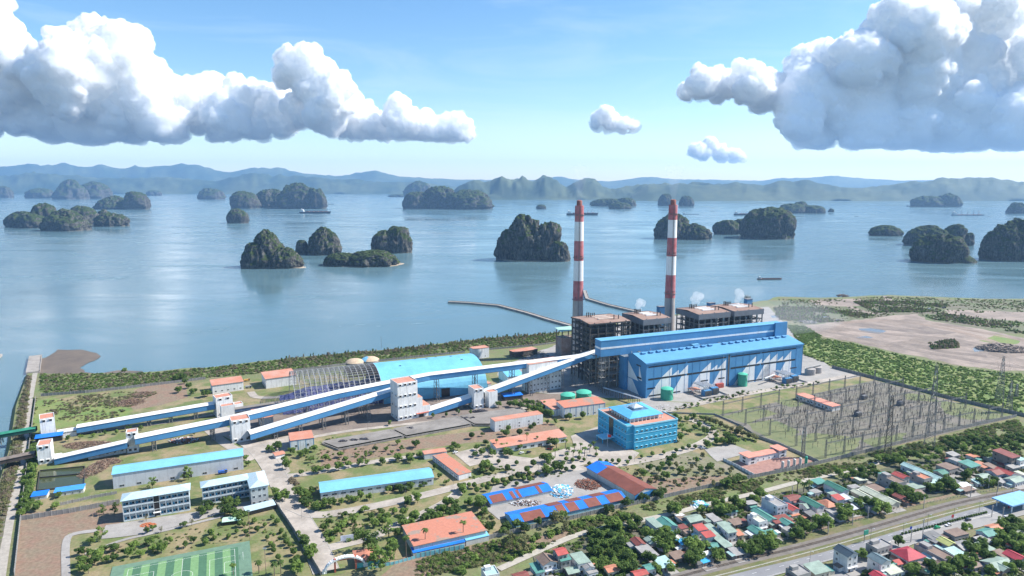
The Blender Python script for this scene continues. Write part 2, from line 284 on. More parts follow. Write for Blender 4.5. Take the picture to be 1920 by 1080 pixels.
IS = [
 ([(2, 26, 371, 350, .5)], 'small hazy island cut off by the left edge, farthest back'),
 ([(62, 48, 372, 353, .5)], 'low round hazy island near the left edge before the far hills'),
 ([(120, 58, 374, 337, .75), (166, 54, 373, 342, .6)], 'hazy twin-humped green island at the upper left'),
 ([(198, 64, 393, 366, .85), (246, 46, 393, 359, .5)], 'island with a low green left half and steep right knob'),
 ([(284, 24, 367, 357, .5)], 'tiny flat far island in the open water left of centre'),
 ([(388, 44, 374, 352, .5)], 'small far rocky island between the left group and the long ridge island'),
 ([(452, 50, 391, 358, .5), (502, 60, 390, 354, .55), (552, 76, 392, 343, .6), (590, 34, 392, 352, .5)], 'long jagged ridge island with pale cliffs behind the cargo barge'),
 ([(440, 37, 419, 392, .6)], 'small lone rock stack with a clear reflection left of the pointed island'),
 ([(28, 62, 427, 396, .6), (70, 54, 426, 380, .6), (104, 82, 434, 391, .75), (50, 50, 428, 400, .6)], 'cluster of rounded dark islands at the left edge'),
 ([(143, 54, 422, 385, .6), (196, 62, 425, 398, .6), (192, 22, 420, 392, .6)], 'two joined humps right of the left edge cluster with a pale cliff foot'),
 ([(490, 84, 504, 430, .9), (527, 62, 504, 463, .75), (472, 54, 504, 455, .7)], 'tall pointed dark island nearest on the left', (520, 570, 503)),
 ([(602, 60, 479, 426, .75), (564, 22, 477, 450, .5), (620, 30, 478, 440, .6)], 'grey-green pointed island behind the low reef'),
 ([(640, 76, 500, 474, .6), (692, 92, 501, 470, .6)], 'low long scrub-covered islet in front of two tall islands', (596, 752, 500)),
 ([(719, 44, 475, 431, .45), (744, 50, 475, 427, .5)], 'steep blocky dark island right of the low islet'),
 ([(956, 48, 488, 430, .5), (990, 74, 490, 404, .6), (1030, 50, 490, 421, .5), (1048, 42, 491, 452, .55)], 'big steep cliff island left of the left chimney', (936, 1062, 490)),
 ([(778, 50, 392, 358, .5), (822, 66, 392, 351, .5), (872, 92, 393, 357, .55), (800, 40, 391, 362, .5)], 'long humped island in the middle of the bay'),
 ([(782, 50, 371, 340, .65)], 'hazy peak rising behind the long middle island'),
 ([(745, 40, 369, 364, .5)], 'thin flat spit of land left of the hazy peak'),
 ([(1015, 17, 392, 383, .6)], 'tiny islet between the middle island and the left chimney top'),
 ([(1145, 62, 387, 372, .6), (1176, 36, 387, 370, .5)], 'low far islet between the two chimneys'),
 ([(1165, 40, 392, 379, .6)], 'smaller dark islet in front of the low far one between the chimneys'),
 ([(1249, 24, 386, 364, .45)], 'small far rock touching the right chimney top on its left'),
 ([(1289, 25, 387, 367, .5)], 'small round far rock just right of the right chimney top'),
 ([(1268, 66, 449, 401, .55), (1308, 64, 450, 418, .7)], 'two-step island partly behind the right chimney'),
 ([(1368, 44, 440, 412, .5), (1394, 44, 439, 411, .55)], 'low flat-topped island left of the big round one'),
 ([(1454, 96, 449, 391, .5)], 'big round dome island right of the right chimney'),
 ([(1492, 48, 400, 382, .5), (1530, 46, 400, 385, .5), (1505, 30, 399, 377, .6)], 'long low island with a small knob behind the round dome'),
 ([(1560, 10, 398, 391, .6)], 'tiny rock beside the long low island'),
 ([(1673, 55, 443, 422, .65)], 'low solitary hump island in the right bay'),
 ([(1756, 76, 462, 421, .7), (1800, 46, 461, 423, .5), (1820, 16, 461, 437, .5)], 'jagged island behind the near right islet'),
 ([(1783, 92, 494, 438, .45), (1815, 50, 494, 475, .9)], 'steep flat-topped island with a low rocky tail at the right'),
 ([(1905, 78, 490, 423, .5), (1940, 80, 490, 412, .5)], 'dark island cut by the right edge'),
 ([(1752, 56, 388, 367, .6), (1788, 42, 388, 362, .6)], 'faint hazy island before the right hills'),
 ([(1917, 34, 401, 380, .55)], 'small hazy island at the far right edge')]
for k, it in enumerate(IS): karst(it[0], it[1], 40 + k * 13, beach=it[2] if len(it) > 2 else None)

# ---------------------------------------------------------------- clouds
def cloud_mat():
    m = bpy.data.materials.new('cloud_white'); m.use_nodes = True; nt = m.node_tree; N = nt.nodes.new; L = nt.links; b = nt.nodes['Principled BSDF']
    b.inputs['Base Color'].default_value = (.985, .987, .99, 1); b.inputs['Roughness'].default_value = 1; b.inputs['Specular IOR Level'].default_value = 0
    b.inputs['Subsurface Weight'].default_value = 1; b.inputs['Subsurface Radius'].default_value = (1, 1, 1); b.inputs['Subsurface Scale'].default_value = 1500; b.inputs['Subsurface Anisotropy'].default_value = .3
    return m
VM = bpy.data.materials.new('cloud_vapour'); VM.use_nodes = True; n_ = VM.node_tree; n_.nodes.clear(); v_ = n_.nodes.new('ShaderNodeVolumePrincipled'); v_.inputs['Density'].default_value = .0034; v_.inputs['Color'].default_value = (1, 1, 1, 1); v_.inputs['Anisotropy'].default_value = .2; o_ = n_.nodes.new('ShaderNodeOutputMaterial'); n_.links.new(v_.outputs[0], o_.inputs['Volume'])
CM = cloud_mat()
def ico(sub):
    import bmesh
    bm = bmesh.new(); bmesh.ops.create_icosphere(bm, subdivisions=sub, radius=1); v = np.array([x.co[:] for x in bm.verts]); f = np.array([[q.index for q in x.verts] for x in bm.faces]); bm.free(); return v, f
ICO = {1: ico(1), 2: ico(2), 3: ico(3)}
def cloud(blobs, base, label, seed, D=32000, name='cumulus_cloud', kind=None, RM=True, vox=2.0):
    rg = np.random.RandomState(seed); V = []; Fs = []; n = 0
    px = D / F; items = []
    for bx, by, br in blobs:
        c = np.array([(bx - 960) * px, D + rg.uniform(-1.3, 1.0) * br * px, (343 - by) * px + CH]); R = br * px; items.append((c, R, 3))
        for i in range(20):
            d = rg.normal(size=3); d[1] -= .5; d[2] += .25; d /= np.linalg.norm(d); r1 = R * rg.uniform(.25, .52); c1 = c + d * R * .82; items.append((c1, r1, 2))
            for j in range(9):
                e = rg.normal(size=3); e[1] -= .5; e[2] += .2; e /= np.linalg.norm(e); r2 = r1 * rg.uniform(.22, .48); c2 = c1 + e * r1 * .9; items.append((c2, r2, 2 if r2 > 3 * px else 1))
    zb = (343 - base) * px + CH
    for c, R, sub in items:
        if R < .8 * px: continue
        v, f = ICO[sub]; pts = v * R
        nzs = fbm((pts + c) / (R * .55), 2, seed) ; pts = pts * (1 + .22 * nzs[:, None]) + c
        lowd = pts[:, 2] < zb; pts[lowd, 2] = zb + (pts[lowd, 2] - zb) * .4
        V.append(pts); Fs.append(f + n); n += len(v)
    c0 = np.array([(blobs[0][0] - 960) * px, D, zb])
    if RM:
        tmp = link('tmp', mesh_np('tmp', np.concatenate(V) - c0, np.concatenate(Fs), CM)); r = tmp.modifiers.new('r', 'REMESH'); r.mode = 'VOXEL'; r.voxel_size = vox * px
        s_ = tmp.modifiers.new('s', 'SMOOTH'); s_.iterations = 2; s_.factor = .5
        me = bpy.data.meshes.new_from_object(tmp.evaluated_get(bpy.context.evaluated_depsgraph_get())); bpy.data.objects.remove(tmp)
        k = len(me.vertices); co = np.empty(k * 3, np.float32); no = np.empty(k * 3, np.float32); me.vertices.foreach_get('co', co); me.vertices.foreach_get('normal', no); co = co.reshape(-1, 3).astype(float); no = no.reshape(-1, 3)
        d = -np.abs(fbm(co / (50 * px), 4, seed, .55)) * 2 + .5 + .55 * (.5 - 2 * np.abs(fbm(co / (15 * px), 3, seed + 4, .6))); q = np.clip((co[:, 2] / (30 * px)), .25, 1)
        co += no * (d * 4.2 * px * q)[:, None]; me.vertices.foreach_set('co', co.astype(np.float32).ravel()); me.polygons.foreach_set('use_smooth', np.ones(len(me.polygons), bool)); me.update(); 
        vm_ = me.copy(); no2 = np.empty(k * 3, np.float32); me.vertices.foreach_get('normal', no2); no2 = no2.reshape(-1, 3); d2 = .9 + 9.5 * np.abs(fbm(co / (11 * px), 4, seed + 7, .65)) + 2.2 * fbm(co / (45 * px), 2, seed + 9) + np.clip(1 - co[:, 2] / (28 * px), 0, 1) * 7 * np.clip(fbm(co / (30 * px), 3, seed + 2) + .25, 0, 1)
        vm_.vertices.foreach_set('co', (co + no2 * (np.maximum(d2, .8) * px)[:, None]).astype(np.float32).ravel()); vm_.materials.clear(); vm_.materials.append(VM); vm_.update()
        o = link(name, me, loc=c0.tolist()); link('vapour', vm_, o); return tag(o, label, 'cloud', 'cumulus clouds over the bay')
    o = link(name, mesh_np(name, np.concatenate(V) - c0, np.concatenate(Fs), CM, True), loc=c0.tolist())
    return tag(o, label, 'cloud', 'cumulus clouds over the bay')
cloud([(5, 150, 75), (40, 120, 55), (20, 75, 42), (60, 190, 60), (-60, 120, 90), (-40, 220, 60), (175, 105, 46), (205, 90, 34), (150, 160, 62), (110, 150, 44), (258, 92, 34), (275, 120, 42), (220, 160, 66), (300, 165, 40), (110, 215, 55), (180, 225, 55), (250, 215, 60), (310, 200, 50), (360, 200, 46), (340, 235, 38), (395, 185, 36), (420, 220, 40), (470, 190, 32), (455, 225, 36), (510, 200, 36), (530, 225, 28), (565, 215, 26), (490, 245, 22), (420, 258, 16), (320, 262, 18)], 262, 'massive white cumulus bank spreading over the left sky', 3)
cloud([(580, 145, 34), (600, 135, 28), (615, 170, 36), (640, 190, 38), (625, 225, 34), (660, 220, 34), (690, 235, 26), (720, 240, 24), (755, 208, 22), (765, 235, 30), (800, 240, 26), (835, 248, 24), (868, 250, 20), (860, 232, 14), (740, 225, 16)], 262, 'tall leaning cumulus with a tail left of the chimneys', 5)
cloud([(1120, 228, 12), (1132, 220, 12), (1145, 233, 14), (1165, 238, 12), (1180, 242, 8), (1112, 238, 8)], 246, 'small solitary puffy cloud between the two cloud banks', 8)
cloud([(1295, 285, 12), (1325, 275, 13), (1345, 288, 13), (1370, 292, 10), (1310, 290, 12), (1385, 296, 6)], 300, 'small low cloud right of the right chimney', 9, D=44000)
cloud([(1300, 170, 24), (1340, 165, 26), (1275, 178, 14), (1380, 152, 24), (1385, 175, 30), (1430, 175, 34), (1480, 190, 46), (1500, 140, 34), (1530, 130, 34), (1570, 130, 46), (1600, 170, 56), (1540, 200, 50), (1640, 60, 42), (1680, 85, 56), (1610, 85, 26), (1740, 60, 60), (1800, 35, 46), (1830, 55, 40), (1850, 35, 26), (1760, 130, 76), (1690, 160, 70), (1820, 140, 66), (1880, 120, 36), (1870, 190, 56), (1930, 180, 46), (1960, 230, 60), (1850, 240, 60), (1770, 230, 66), (1680, 240, 50), (1600, 240, 46), (1530, 245, 40), (1470, 235, 36), (1990, 150, 60)], 272, 'towering white cumulus mass filling the right sky', 12)
cloud([(62, 26, 8), (58, 22, 6)], 34, 'wisp of cloud at the top left corner', 15)
# ---------------------------------------------------------------- ground
scrub_m = mat('scrub_ground', (.17, .15, .085), col2=(.13, .17, .06), scale=.045, var=.35, fine=.5)
grass_m = mat('grass', (.12, .15, .05), col2=(.25, .20, .115), scale=.05, var=.25, fine=.5, thr=(.42, .60))
bright_m = mat('bright_grass', (.12, .19, .05), col2=(.20, .21, .075), scale=.05, var=.25, fine=.6)
dirt_m = mat('red_dirt', (.22, .14, .10), col2=(.20, .16, .11), scale=.09, var=.35, fine=.45)
sand_m = mat('pale_fill', (.30, .24, .20), col2=(.19, .155, .13), scale=.018, var=.22, fine=.12, thr=(.42, .62))
dark_m = mat('dark_fill', (.15, .12, .105), col2=(.22, .18, .15), scale=.05, var=.2)
conc_m = mat('concrete_road', (.29, .255, .22), col2=(.39, .345, .30), scale=.07, var=.14, fine=.5, thr=(.4, .6))
gravel_m = mat('gravel', (.25, .235, .22), col2=(.33, .31, .29), scale=.08, var=.16, fine=1.2)
slab_m = mat('slab_grey', (.17, .155, .14), col2=(.25, .23, .21), scale=.07, var=.12, fine=.5)
asph_m = mat('asphalt', (.19, .19, .20), col2=(.23, .23, .235), scale=.05, var=.07, fine=1.5)
mud_m = mat('mud', (.11, .09, .075), col2=(.15, .12, .095), scale=.05, var=.15)
rail_m = mat('rail_ballast', (.14, .125, .11), col2=(.19, .17, .155), scale=.15, var=.15)
pud_m = mat('puddle', (.16, .19, .22), rough=.08, var=.05)
white_m = mat('white_paint', (.72, .72, .70), var=.08, scale=.2)
coast = [(52, 700), (62, 699), (75, 700), (120, 701), (180, 700), (221, 700), (245, 700), (275, 698), (330, 692), (380, 689), (450, 682), (526, 673), (588, 667), (640, 662), (672, 660), (730, 656), (776, 651), (824, 644), (870, 639), (907, 634), (980, 629), (1051, 622), (1100, 612), (1160, 603), (1240, 594), (1330, 578), (1400, 568), (1440, 563), (1448, 558), (1460, 556), (1520, 558), (1575, 557.5), (1620, 555), (1665, 553), (1710, 555), (1770, 557), (1850, 560), (1920, 560), (2100, 558), (2600, 562)]
cw = []
for i in range(len(coast) - 1):
    a, b_ = G(*coast[i]), G(*coast[i + 1]); n = max(1, int((b_ - a).length / 9))
    for k in range(n):
        p = a.lerp(b_, k / n); q = fbm([[p.x / 22, p.y / 22, 0]], 3, 5)[0] * (5 if i > 4 else 1); cw.append((p.x - q * .3, p.y + q))
cw.append(tuple(G(2600, 562)[:2]))
left = [(30, 760), (18, 840), (0, 900), (-40, 1000), (-90, 1150)]
lw = [tuple(G(*p)[:2]) for p in left][::-1]
poly = [(lw[0][0] - 60, -300)] + lw + cw + [(2400, -300)]
n = len(poly); cx, cy = 0, 600
def outw(p, i):
    a = Vector(poly[i - 1]); b_ = Vector(poly[(i + 1) % n]); d = (b_ - a).normalized(); return (p[0] - d.y * 5, p[1] + d.x * 5)
outp = [outw(p, i) for i, p in enumerate(poly)]
tag(MB().add([(x, y, 0) for x, y in poly] + [(x, y, WZ - 2) for x, y in outp], [tuple(range(n))] + [(i, i + n, (i + 1) % n + n, (i + 1) % n) for i in range(n)]).build('ground', scrub_m), 'scrubby low coastal ground', kind='structure')
LAY = [0]
def zone(name, px, m, jit=0, kind='structure', world=False, z=None, seg=6, s=1):
    LAY[0] += 1; z = z if z is not None else .02 + .004 * LAY[0]
    P = [Vector((p[0], p[1], 0)) if world else G(*p) for p in px]; out = []
    for i in range(len(P)):
        a, b_ = P[i], P[(i + 1) % len(P)]; k = max(1, int((b_ - a).length / seg)) if jit else 1
        for j in range(k):
            p = a.lerp(b_, j / k)
            if jit:
                q = fbm([[p.x / 14, p.y / 14, 0], [p.x / 14, p.y / 14, 9]], 3, s); p = p + Vector((q[0], q[1], 0)) * jit
            out.append((p.x, p.y, z))
    return tag(MB().add(out, [tuple(range(len(out)))]).build(name, m), kind=kind)
def path(pts, smooth=3):
    P = [G(*p) if not isinstance(p, Vector) else p for p in pts]
    for _ in range(smooth):
        Q = [P[0]]
        for a, b_ in zip(P, P[1:]): Q += [a.lerp(b_, .25), a.lerp(b_, .75)]
        P = Q + [P[-1]]
    return P
def offs(P, d):
    out = []
    for i, p in enumerate(P):
        t = (P[min(i + 1, len(P) - 1)] - P[max(i - 1, 0)]); t.z = 0; t.normalize(); out.append(p + Vector((-t.y, t.x, 0)) * d)
    return out
def road(name, pts, w, m, kerb=False, smooth=2, z=None, jit=0, off=0):
    LAY[0] += 1; z = z if z is not None else .02 + .004 * LAY[0]; P = path(pts, smooth); A, B = offs(P, off + w / 2), offs(P, off - w / 2); n = len(P)
    o = MB().add([(p.x, p.y, z) for p in A + B], [(i, i + n, i + 1 + n, i + 1) for i in range(n - 1)]).build(name, m); tag(o, kind='structure')
    if kerb:
        k = MB()
        for Q in (A, B):
            for a, b_ in zip(Q, Q[1:]): k.bar((a.x, a.y, z + .07), (b_.x, b_.y, z + .07), .28, .14)
        tag(k.build('kerb', mat('kerb', (.42, .40, .36), var=.15)), kind='structure')
    return P
# natural zones
zone('mud_flat', [(71, 669), (88, 665), (108, 651), (154, 651), (181, 657), (188, 663), (179, 669), (162, 677), (149, 685), (158, 692), (187, 695), (221, 689), (269, 690), (240, 696), (223, 702), (71, 702)], mud_m, jit=3, z=WZ + .35)
zone('grass_field', [(72, 745), (240, 730), (420, 712), (640, 700), (700, 760), (480, 780), (60, 815)], grass_m, jit=4)
zone('grass_field', [(67, 752), (100, 745), (150, 765), (205, 750), (250, 770), (225, 795), (150, 795), (62, 812)], bright_m, jit=4)
zone('cleared_soil', [(255, 728), (300, 720), (345, 718), (352, 745), (300, 760), (250, 768), (235, 755)], dirt_m, jit=4)
zone('plant_yard', [(60, 830), (140, 812), (400, 770), (560, 780), (830, 730), (1060, 640), (1150, 625), (1500, 620), (1560, 690), (1650, 712), (1910, 783), (1545, 868), (1380, 905), (870, 1022), (760, 1050), (600, 1085), (20, 1085), (40, 965)], grass_m, jit=0)
zone('compound_ground', [(930, 690), (1060, 640), (1180, 600), (1440, 575), (1560, 690), (1620, 705), (1310, 755), (1050, 740), (940, 730)], gravel_m, jit=3)
zone('coal_yard', [(440, 780), (560, 750), (930, 735), (1090, 740), (1035, 760), (600, 815), (470, 815)], dark_m, jit=3)
zone('bare_soil', [(40, 962), (225, 945), (235, 975), (190, 1000), (128, 1000), (120, 1085), (25, 1085)], dirt_m, jit=2)
zone('bare_soil', [(600, 845), (1030, 790), (1060, 812), (800, 840), (600, 880)], dirt_m, jit=2)
zone('bare_soil', [(760, 1040), (960, 1010), (1110, 990), (1000, 1035), (760, 1085), (700, 1085)], dirt_m, jit=4)
zone('bare_soil', [(1195, 895), (1330, 880), (1370, 895), (1330, 912), (1230, 932)], dirt_m, jit=3)
zone('bare_soil', [(120, 870), (240, 840), (330, 825), (390, 830), (200, 905), (170, 900)], grass_m, jit=3)
zone('orchard_ground', [(1180, 865), (1290, 845), (1350, 862), (1400, 890), (1240, 900)], mat('orchard_soil', (.23, .2, .15), col2=(.14, .15, .07), scale=.08, var=.2), jit=3)
# construction land right of the plant
zone('far_scrub', [(1440, 565), (1520, 560), (1920, 563), (2200, 565), (2200, 640), (1920, 625), (1500, 610)], mat('dry_scrub', (.15, .13, .095), col2=(.11, .14, .06), scale=.02, var=.2, fine=.15), jit=12, seg=14)
zone('dirt_flat', [(1490, 612), (1580, 603), (1700, 590), (1720, 588), (1740, 600), (1830, 615), (1925, 635), (2200, 660), (2300, 720), (1925, 697), (1830, 690), (1740, 672), (1660, 655), (1590, 640), (1530, 628)], sand_m, jit=9, seg=10)
zone('dirt_flat', [(1770, 580), (1920, 585), (2200, 590), (2200, 610), (1920, 603), (1780, 592)], sand_m, jit=6, seg=10)
zone('dirt_flat', [(1520, 563), (1600, 560), (1660, 566), (1590, 575), (1530, 572)], sand_m, jit=7, seg=10)
for p in ([(1610, 616), (1640, 615), (1662, 621), (1650, 626), (1615, 621)], [(1605, 632), (1625, 630), (1638, 633), (1610, 635)], [(1825, 652), (1850, 652), (1856, 658), (1828, 660)], [(1446, 592), (1465, 591), (1470, 594), (1448, 596)], [(1527, 593), (1550, 592), (1552, 595), (1530, 597)]):
    zone('puddle', p, pud_m, jit=3, seg=5)
for p in ([(1610, 606), (1680, 613), (1780, 625), (1740, 627), (1650, 618), (1610, 612)], [(1730, 612), (1790, 624), (1770, 628), (1720, 616)], [(1770, 644), (1800, 640), (1830, 648), (1780, 652)]):
    zone('dirt_bank', p, dark_m, jit=5, seg=6)
zone('grass_patch', [(1835, 640), (1870, 627), (1915, 640), (1890, 648)], bright_m, jit=5, seg=8)
for i, tr_ in enumerate(([(1500, 615), (1560, 622), (1640, 640), (1720, 658), (1830, 678), (1925, 690)], [(1580, 606), (1650, 600), (1720, 606), (1800, 622), (1860, 640), (1925, 668)], [(1560, 612), (1620, 622), (1700, 630), (1780, 634), (1830, 646)], [(1740, 604), (1810, 618), (1880, 630), (1925, 640)], [(1660, 650), (1700, 640), (1760, 660), (1850, 668)])):
    for d_ in (-5, 0, 6): road('track', tr_, (3, 5, 2.5)[(i + d_) % 3], (dark_m, mat('brown_track', (.25, .19, .15), var=.2, scale=.05))[i % 2], off=d_)
for p in ([(1540, 618), (1580, 612), (1600, 620), (1560, 624)], [(1690, 640), (1720, 636), (1735, 642), (1700, 646)], [(1560, 628), (1620, 640), (1680, 648), (1660, 652), (1580, 638)], [(1850, 660), (1900, 655), (1930, 668), (1870, 672)], [(1640, 604), (1700, 598), (1740, 604), (1680, 610)]): zone('dirt_bank', p, mat('brown_spoil', (.17, .135, .11), col2=(.25, .2, .165), scale=.04, var=.25), jit=6, seg=6)
road('track', [(1530, 565), (1580, 570), (1620, 585), (1640, 588)], 12, sand_m); road('track', [(1660, 555), (1668, 562), (1655, 570), (1600, 573)], 12, sand_m)
# switchyard floor
yard_m = mat('yard_gravel', (.13, .125, .095), col2=(.19, .17, .145), scale=.05, var=.15, fine=.9)
zone('switchyard_floor', [(1340, 780), (1640, 713), (1900, 784), (1540, 868)], yard_m)
YG = mat('yard_grass', (.12, .145, .065), col2=(.17, .175, .085), scale=.08, var=.2, fine=.9)
for p in ([(1345, 781), (1420, 765), (1455, 775), (1400, 795)], [(1400, 795), (1450, 787), (1500, 810), (1470, 830), (1440, 822)], [(1450, 825), (1530, 812), (1620, 822), (1600, 850), (1540, 866)], [(1450, 752), (1500, 745), (1530, 753), (1480, 765)], [(1760, 752), (1800, 757), (1895, 784), (1820, 788), (1770, 775)], [(1690, 738), (1740, 740), (1760, 755), (1700, 750)], [(1620, 826), (1700, 812), (1690, 830), (1640, 846)]):
    zone('yard_grass', p, YG, jit=4, seg=4, s=4)
road('road', [(1180, 786), (1310, 757), (1420, 735), (1500, 722), (1600, 703)], 9, conc_m, kerb=True)
# plant roads and yards
road('road', [(612, 1072), (590, 1020), (565, 980), (545, 945), (525, 905), (505, 868), (480, 838), (440, 815), (395, 800)], 15, conc_m, kerb=True)
road('road', [(385, 800), (430, 840), (470, 850)], 9, conc_m)
zone('yard_concrete', [(455, 840), (500, 822), (560, 815), (590, 815), (560, 830), (530, 850), (545, 885), (520, 900), (480, 860), (460, 868)], conc_m, jit=1)
road('road', [(515, 893), (560, 892), (640, 878), (700, 866), (790, 855)], 7, conc_m, kerb=True)
road('road', [(545, 950), (585, 968), (640, 962), (720, 946), (800, 928), (860, 912), (930, 893), (1000, 880), (1090, 880), (1180, 869), (1260, 852), (1310, 836), (1345, 815), (1320, 796), (1290, 785)], 9, conc_m, kerb=True)
road('road', [(590, 1035), (640, 1022), (700, 1008), (745, 985), (800, 962), (850, 935), (868, 912)], 8, conc_m, kerb=True)
road('road', [(530, 838), (600, 815), (740, 798), (880, 783), (1035, 757), (1090, 745)], 6, conc_m)
road('road', [(380, 795), (470, 765), (540, 758)], 7, conc_m); road('road', [(560, 742), (480, 748), (470, 735)], 8, conc_m)
road('road', [(1085, 745), (1125, 770), (1160, 775)], 9, conc_m)
road('road', [(60, 830), (150, 812), (300, 795), (400, 778)], 6, conc_m)
zone('parking_yard', [(850, 850), (900, 838), (925, 850), (1000, 860), (1070, 838), (1105, 850), (1110, 868), (1040, 885), (940, 880), (900, 870), (880, 875)], conc_m, jit=1)
zone('forecourt', [(1070, 818), (1120, 800), (1160, 835), (1200, 850), (1180, 868), (1110, 868), (1080, 845)], conc_m, jit=1)
zone('scrap_yard', [(925, 912), (1020, 888), (1110, 880), (1160, 920), (1040, 950), (935, 975), (905, 950)], gravel_m, jit=1)
zone('gravel_yard', [(1320, 842), (1370, 832), (1410, 848), (1360, 862), (1345, 866)], gravel_m, jit=1); zone('gravel_yard', [(1180, 755), (1215, 750), (1300, 757), (1240, 775), (1190, 782)], gravel_m, jit=2)
zone('paved_court', [(200, 985), (355, 962), (520, 930), (530, 945), (410, 965), (285, 1000), (190, 1012)], gravel_m, jit=1)
road('footpath', [(160, 1040), (230, 1012), (290, 1000), (420, 968)], 3, gravel_m); road('footpath', [(124, 1085), (122, 1010), (140, 1000), (185, 995)], 4.5, gravel_m)
zone('red_paving', [(1370, 872), (1390, 865), (1475, 857), (1530, 864), (1440, 891), (1415, 889)], mat('red_paving', (.30, .17, .14), var=.15, scale=.3))
for q in ([(603, 830), (733, 807), (757, 819), (634, 842)], [(736, 806), (858, 782), (884, 797), (762, 819)], [(861, 781), (975, 766), (1000, 780), (917, 797), (890, 797)]):
    zone('storage_slab', q, slab_m, z=1.5)
    P = [G(*p, 1.5) for p in q]; k = MB()
    for a, b_ in zip(P, P[1:] + P[:1]): k.bar((a.x, a.y, .78), (b_.x, b_.y, .78), .5, 1.7)
    tag(k.build('slab_kerb_wall', mat('old_concrete', (.26, .24, .22), var=.2, scale=.3, streak=.6)), 'weathered low concrete wall round the ash storage slab', 'wall', 'low walls round the storage slabs')
# causeway and seawall
road('causeway_road', [(66, 700), (58, 740), (50, 790), (46, 850), (30, 920), (14, 1000), (0, 1090)], 5, mat('pale_track', (.33, .30, .26), var=.15))
zone('bank_scrub', [(50, 705), (60, 705), (48, 790), (40, 860), (18, 940), (-10, 1080), (-60, 1080), (5, 900), (22, 840), (34, 770)], mat('riprap', (.16, .13, .11), col2=(.10, .11, .06), scale=.15, var=.3), jit=1)
# highway and railway
hw = [(1280, 1110), (1380, 1085), (1480, 1059), (1600, 1026), (1690, 998), (1800, 968), (1925, 936), (2060, 905)]
RW = road('highway', hw, 12, asph_m, kerb=True, smooth=2)
RW2 = road('highway', [(1560, 1085), (1640, 1045), (1700, 1012), (1760, 998), (1830, 982), (1925, 955), (2060, 925)], 9, mat('pale_asphalt', (.27, .26, .25), var=.06, scale=.05), kerb=True)
mk = MB()
for Q, o_ in ((RW, 5.4), (RW, -5.4), (RW2, 4.2)):
    Q2 = offs(Q, o_)
    for a, b_ in zip(Q2, Q2[1:]): mk.add([(a.x, a.y - .07, .55), (b_.x, b_.y - .07, .55), (b_.x, b_.y + .05, .55), (a.x, a.y + .05, .55)], [(0, 1, 2, 3)])
Q = offs(RW, 0); acc = 0
for a, b_ in zip(Q, Q[1:]):
    L_ = (b_ - a).length; k = max(1, int(L_ / 3))
    for j in range(k):
        if acc % 3 == 0:
            p, q = a.lerp(b_, j / k), a.lerp(b_, (j + 1) / k); mk.add([(p.x, p.y - .08, .55), (q.x, q.y - .08, .55), (q.x, q.y + .1, .55), (p.x, p.y + .1, .55)], [(0, 1, 2, 3)])
        acc += 1
tag(mk.build('lane_markings', white_m), kind='structure')
rl = [(1200, 1105), (1317, 1070), (1400, 1050), (1500, 1027), (1600, 1000), (1690, 974), (1800, 942), (1925, 919), (2060, 890)]
verge = road('rail_verge', rl, 20, mat('verge_grass', (.10, .12, .04), col2=(.17, .14, .08), scale=.12, var=.25, fine=.9), smooth=2)
RP = road('railway_bed', rl, 8, rail_m, smooth=2)
steel_m = mat('rust_steel', (.16, .11, .08), var=.2, metal=.3, rough=.6)
for d in (-.55, .55):
    k = MB(); Q = offs(RP, d)
    for a, b_ in zip(Q, Q[1:]): k.bar((a.x, a.y, .75), (b_.x, b_.y, .75), .14, .16)
    tag(k.build('rail', steel_m), kind='structure')
k = MB()
for a, b_ in zip(RP, RP[1:]):
    t = (b_ - a).normalized(); nn = Vector((-t.y, t.x, 0)); m_ = int((b_ - a).length / .9)
    for j in range(m_): p = a + t * j * .9; k.bar(p + nn * 1.2 + Vector((0, 0, .62)), p - nn * 1.2 + Vector((0, 0, .62)), .28, .12)
tag(k.build('railway_sleepers', mat('sleeper', (.2, .18, .16), var=.2)), kind='stuff')
road('dirt_path', [(1880, 905), (1800, 925), (1720, 945), (1620, 968), (1560, 985), (1480, 1008), (1380, 1035)], 3, dirt_m)
road('lane', [(935, 1068), (975, 1050), (1040, 1020), (1090, 1000), (1160, 985), (1270, 962), (1320, 947), (1420, 925), (1500, 903), (1560, 890), (1620, 875), (1700, 855), (1780, 837)], 5, mat('lane_dust', (.36, .33, .28), var=.12))
road('lane', [(1430, 1010), (1350, 1000), (1290, 985)], 4, gravel_m)
zone('village_ground', [(1010, 1085), (1000, 1045), (1150, 990), (1280, 965), (1440, 930), (1600, 895), (1760, 850), (1930, 860), (1930, 905), (1700, 940), (1480, 1010), (1300, 1060), (1220, 1085)], mat('village_soil', (.13, .115, .09), col2=(.07, .085, .04), scale=.12, var=.25))
# football pitch, mown in stripes
c0, c1 = G(211, 1064), G(468, 1015); uu = (c1 - c0).normalized(); vv = Vector((uu.y, -uu.x, 0)); PL = (c1 - c0).length; PWd = 52
tf = [mat('turf_light', (.15, .27, .12), var=.1, scale=.5), mat('turf_dark', (.06, .14, .08), var=.1, scale=.5)]
def pt(a, b_, z=.5): q = c0 + uu * a + vv * b_; return (q.x, q.y, z)
tag(MB().add([pt(0, 0, .42), pt(PL, 0, .42), pt(PL, PWd, .42), pt(0, PWd, .42)], [(0, 3, 2, 1)]).build('football_pitch', mat('turf_edge', (.12, .20, .14), var=.1)), 'fenced striped green football pitch', kind='structure')
N_ = 14; st = (PL - 14) / N_
for i in range(N_):
    a0, a1 = 7 + i * st, 7 + (i + 1) * st
    tag(MB().add([pt(a0, 5, .43), pt(a1, 5, .43), pt(a1, 50, .43), pt(a0, 50, .43)], [(0, 3, 2, 1)]).build('turf_stripe', tf[i % 2]), kind='structure')
ml = MB()
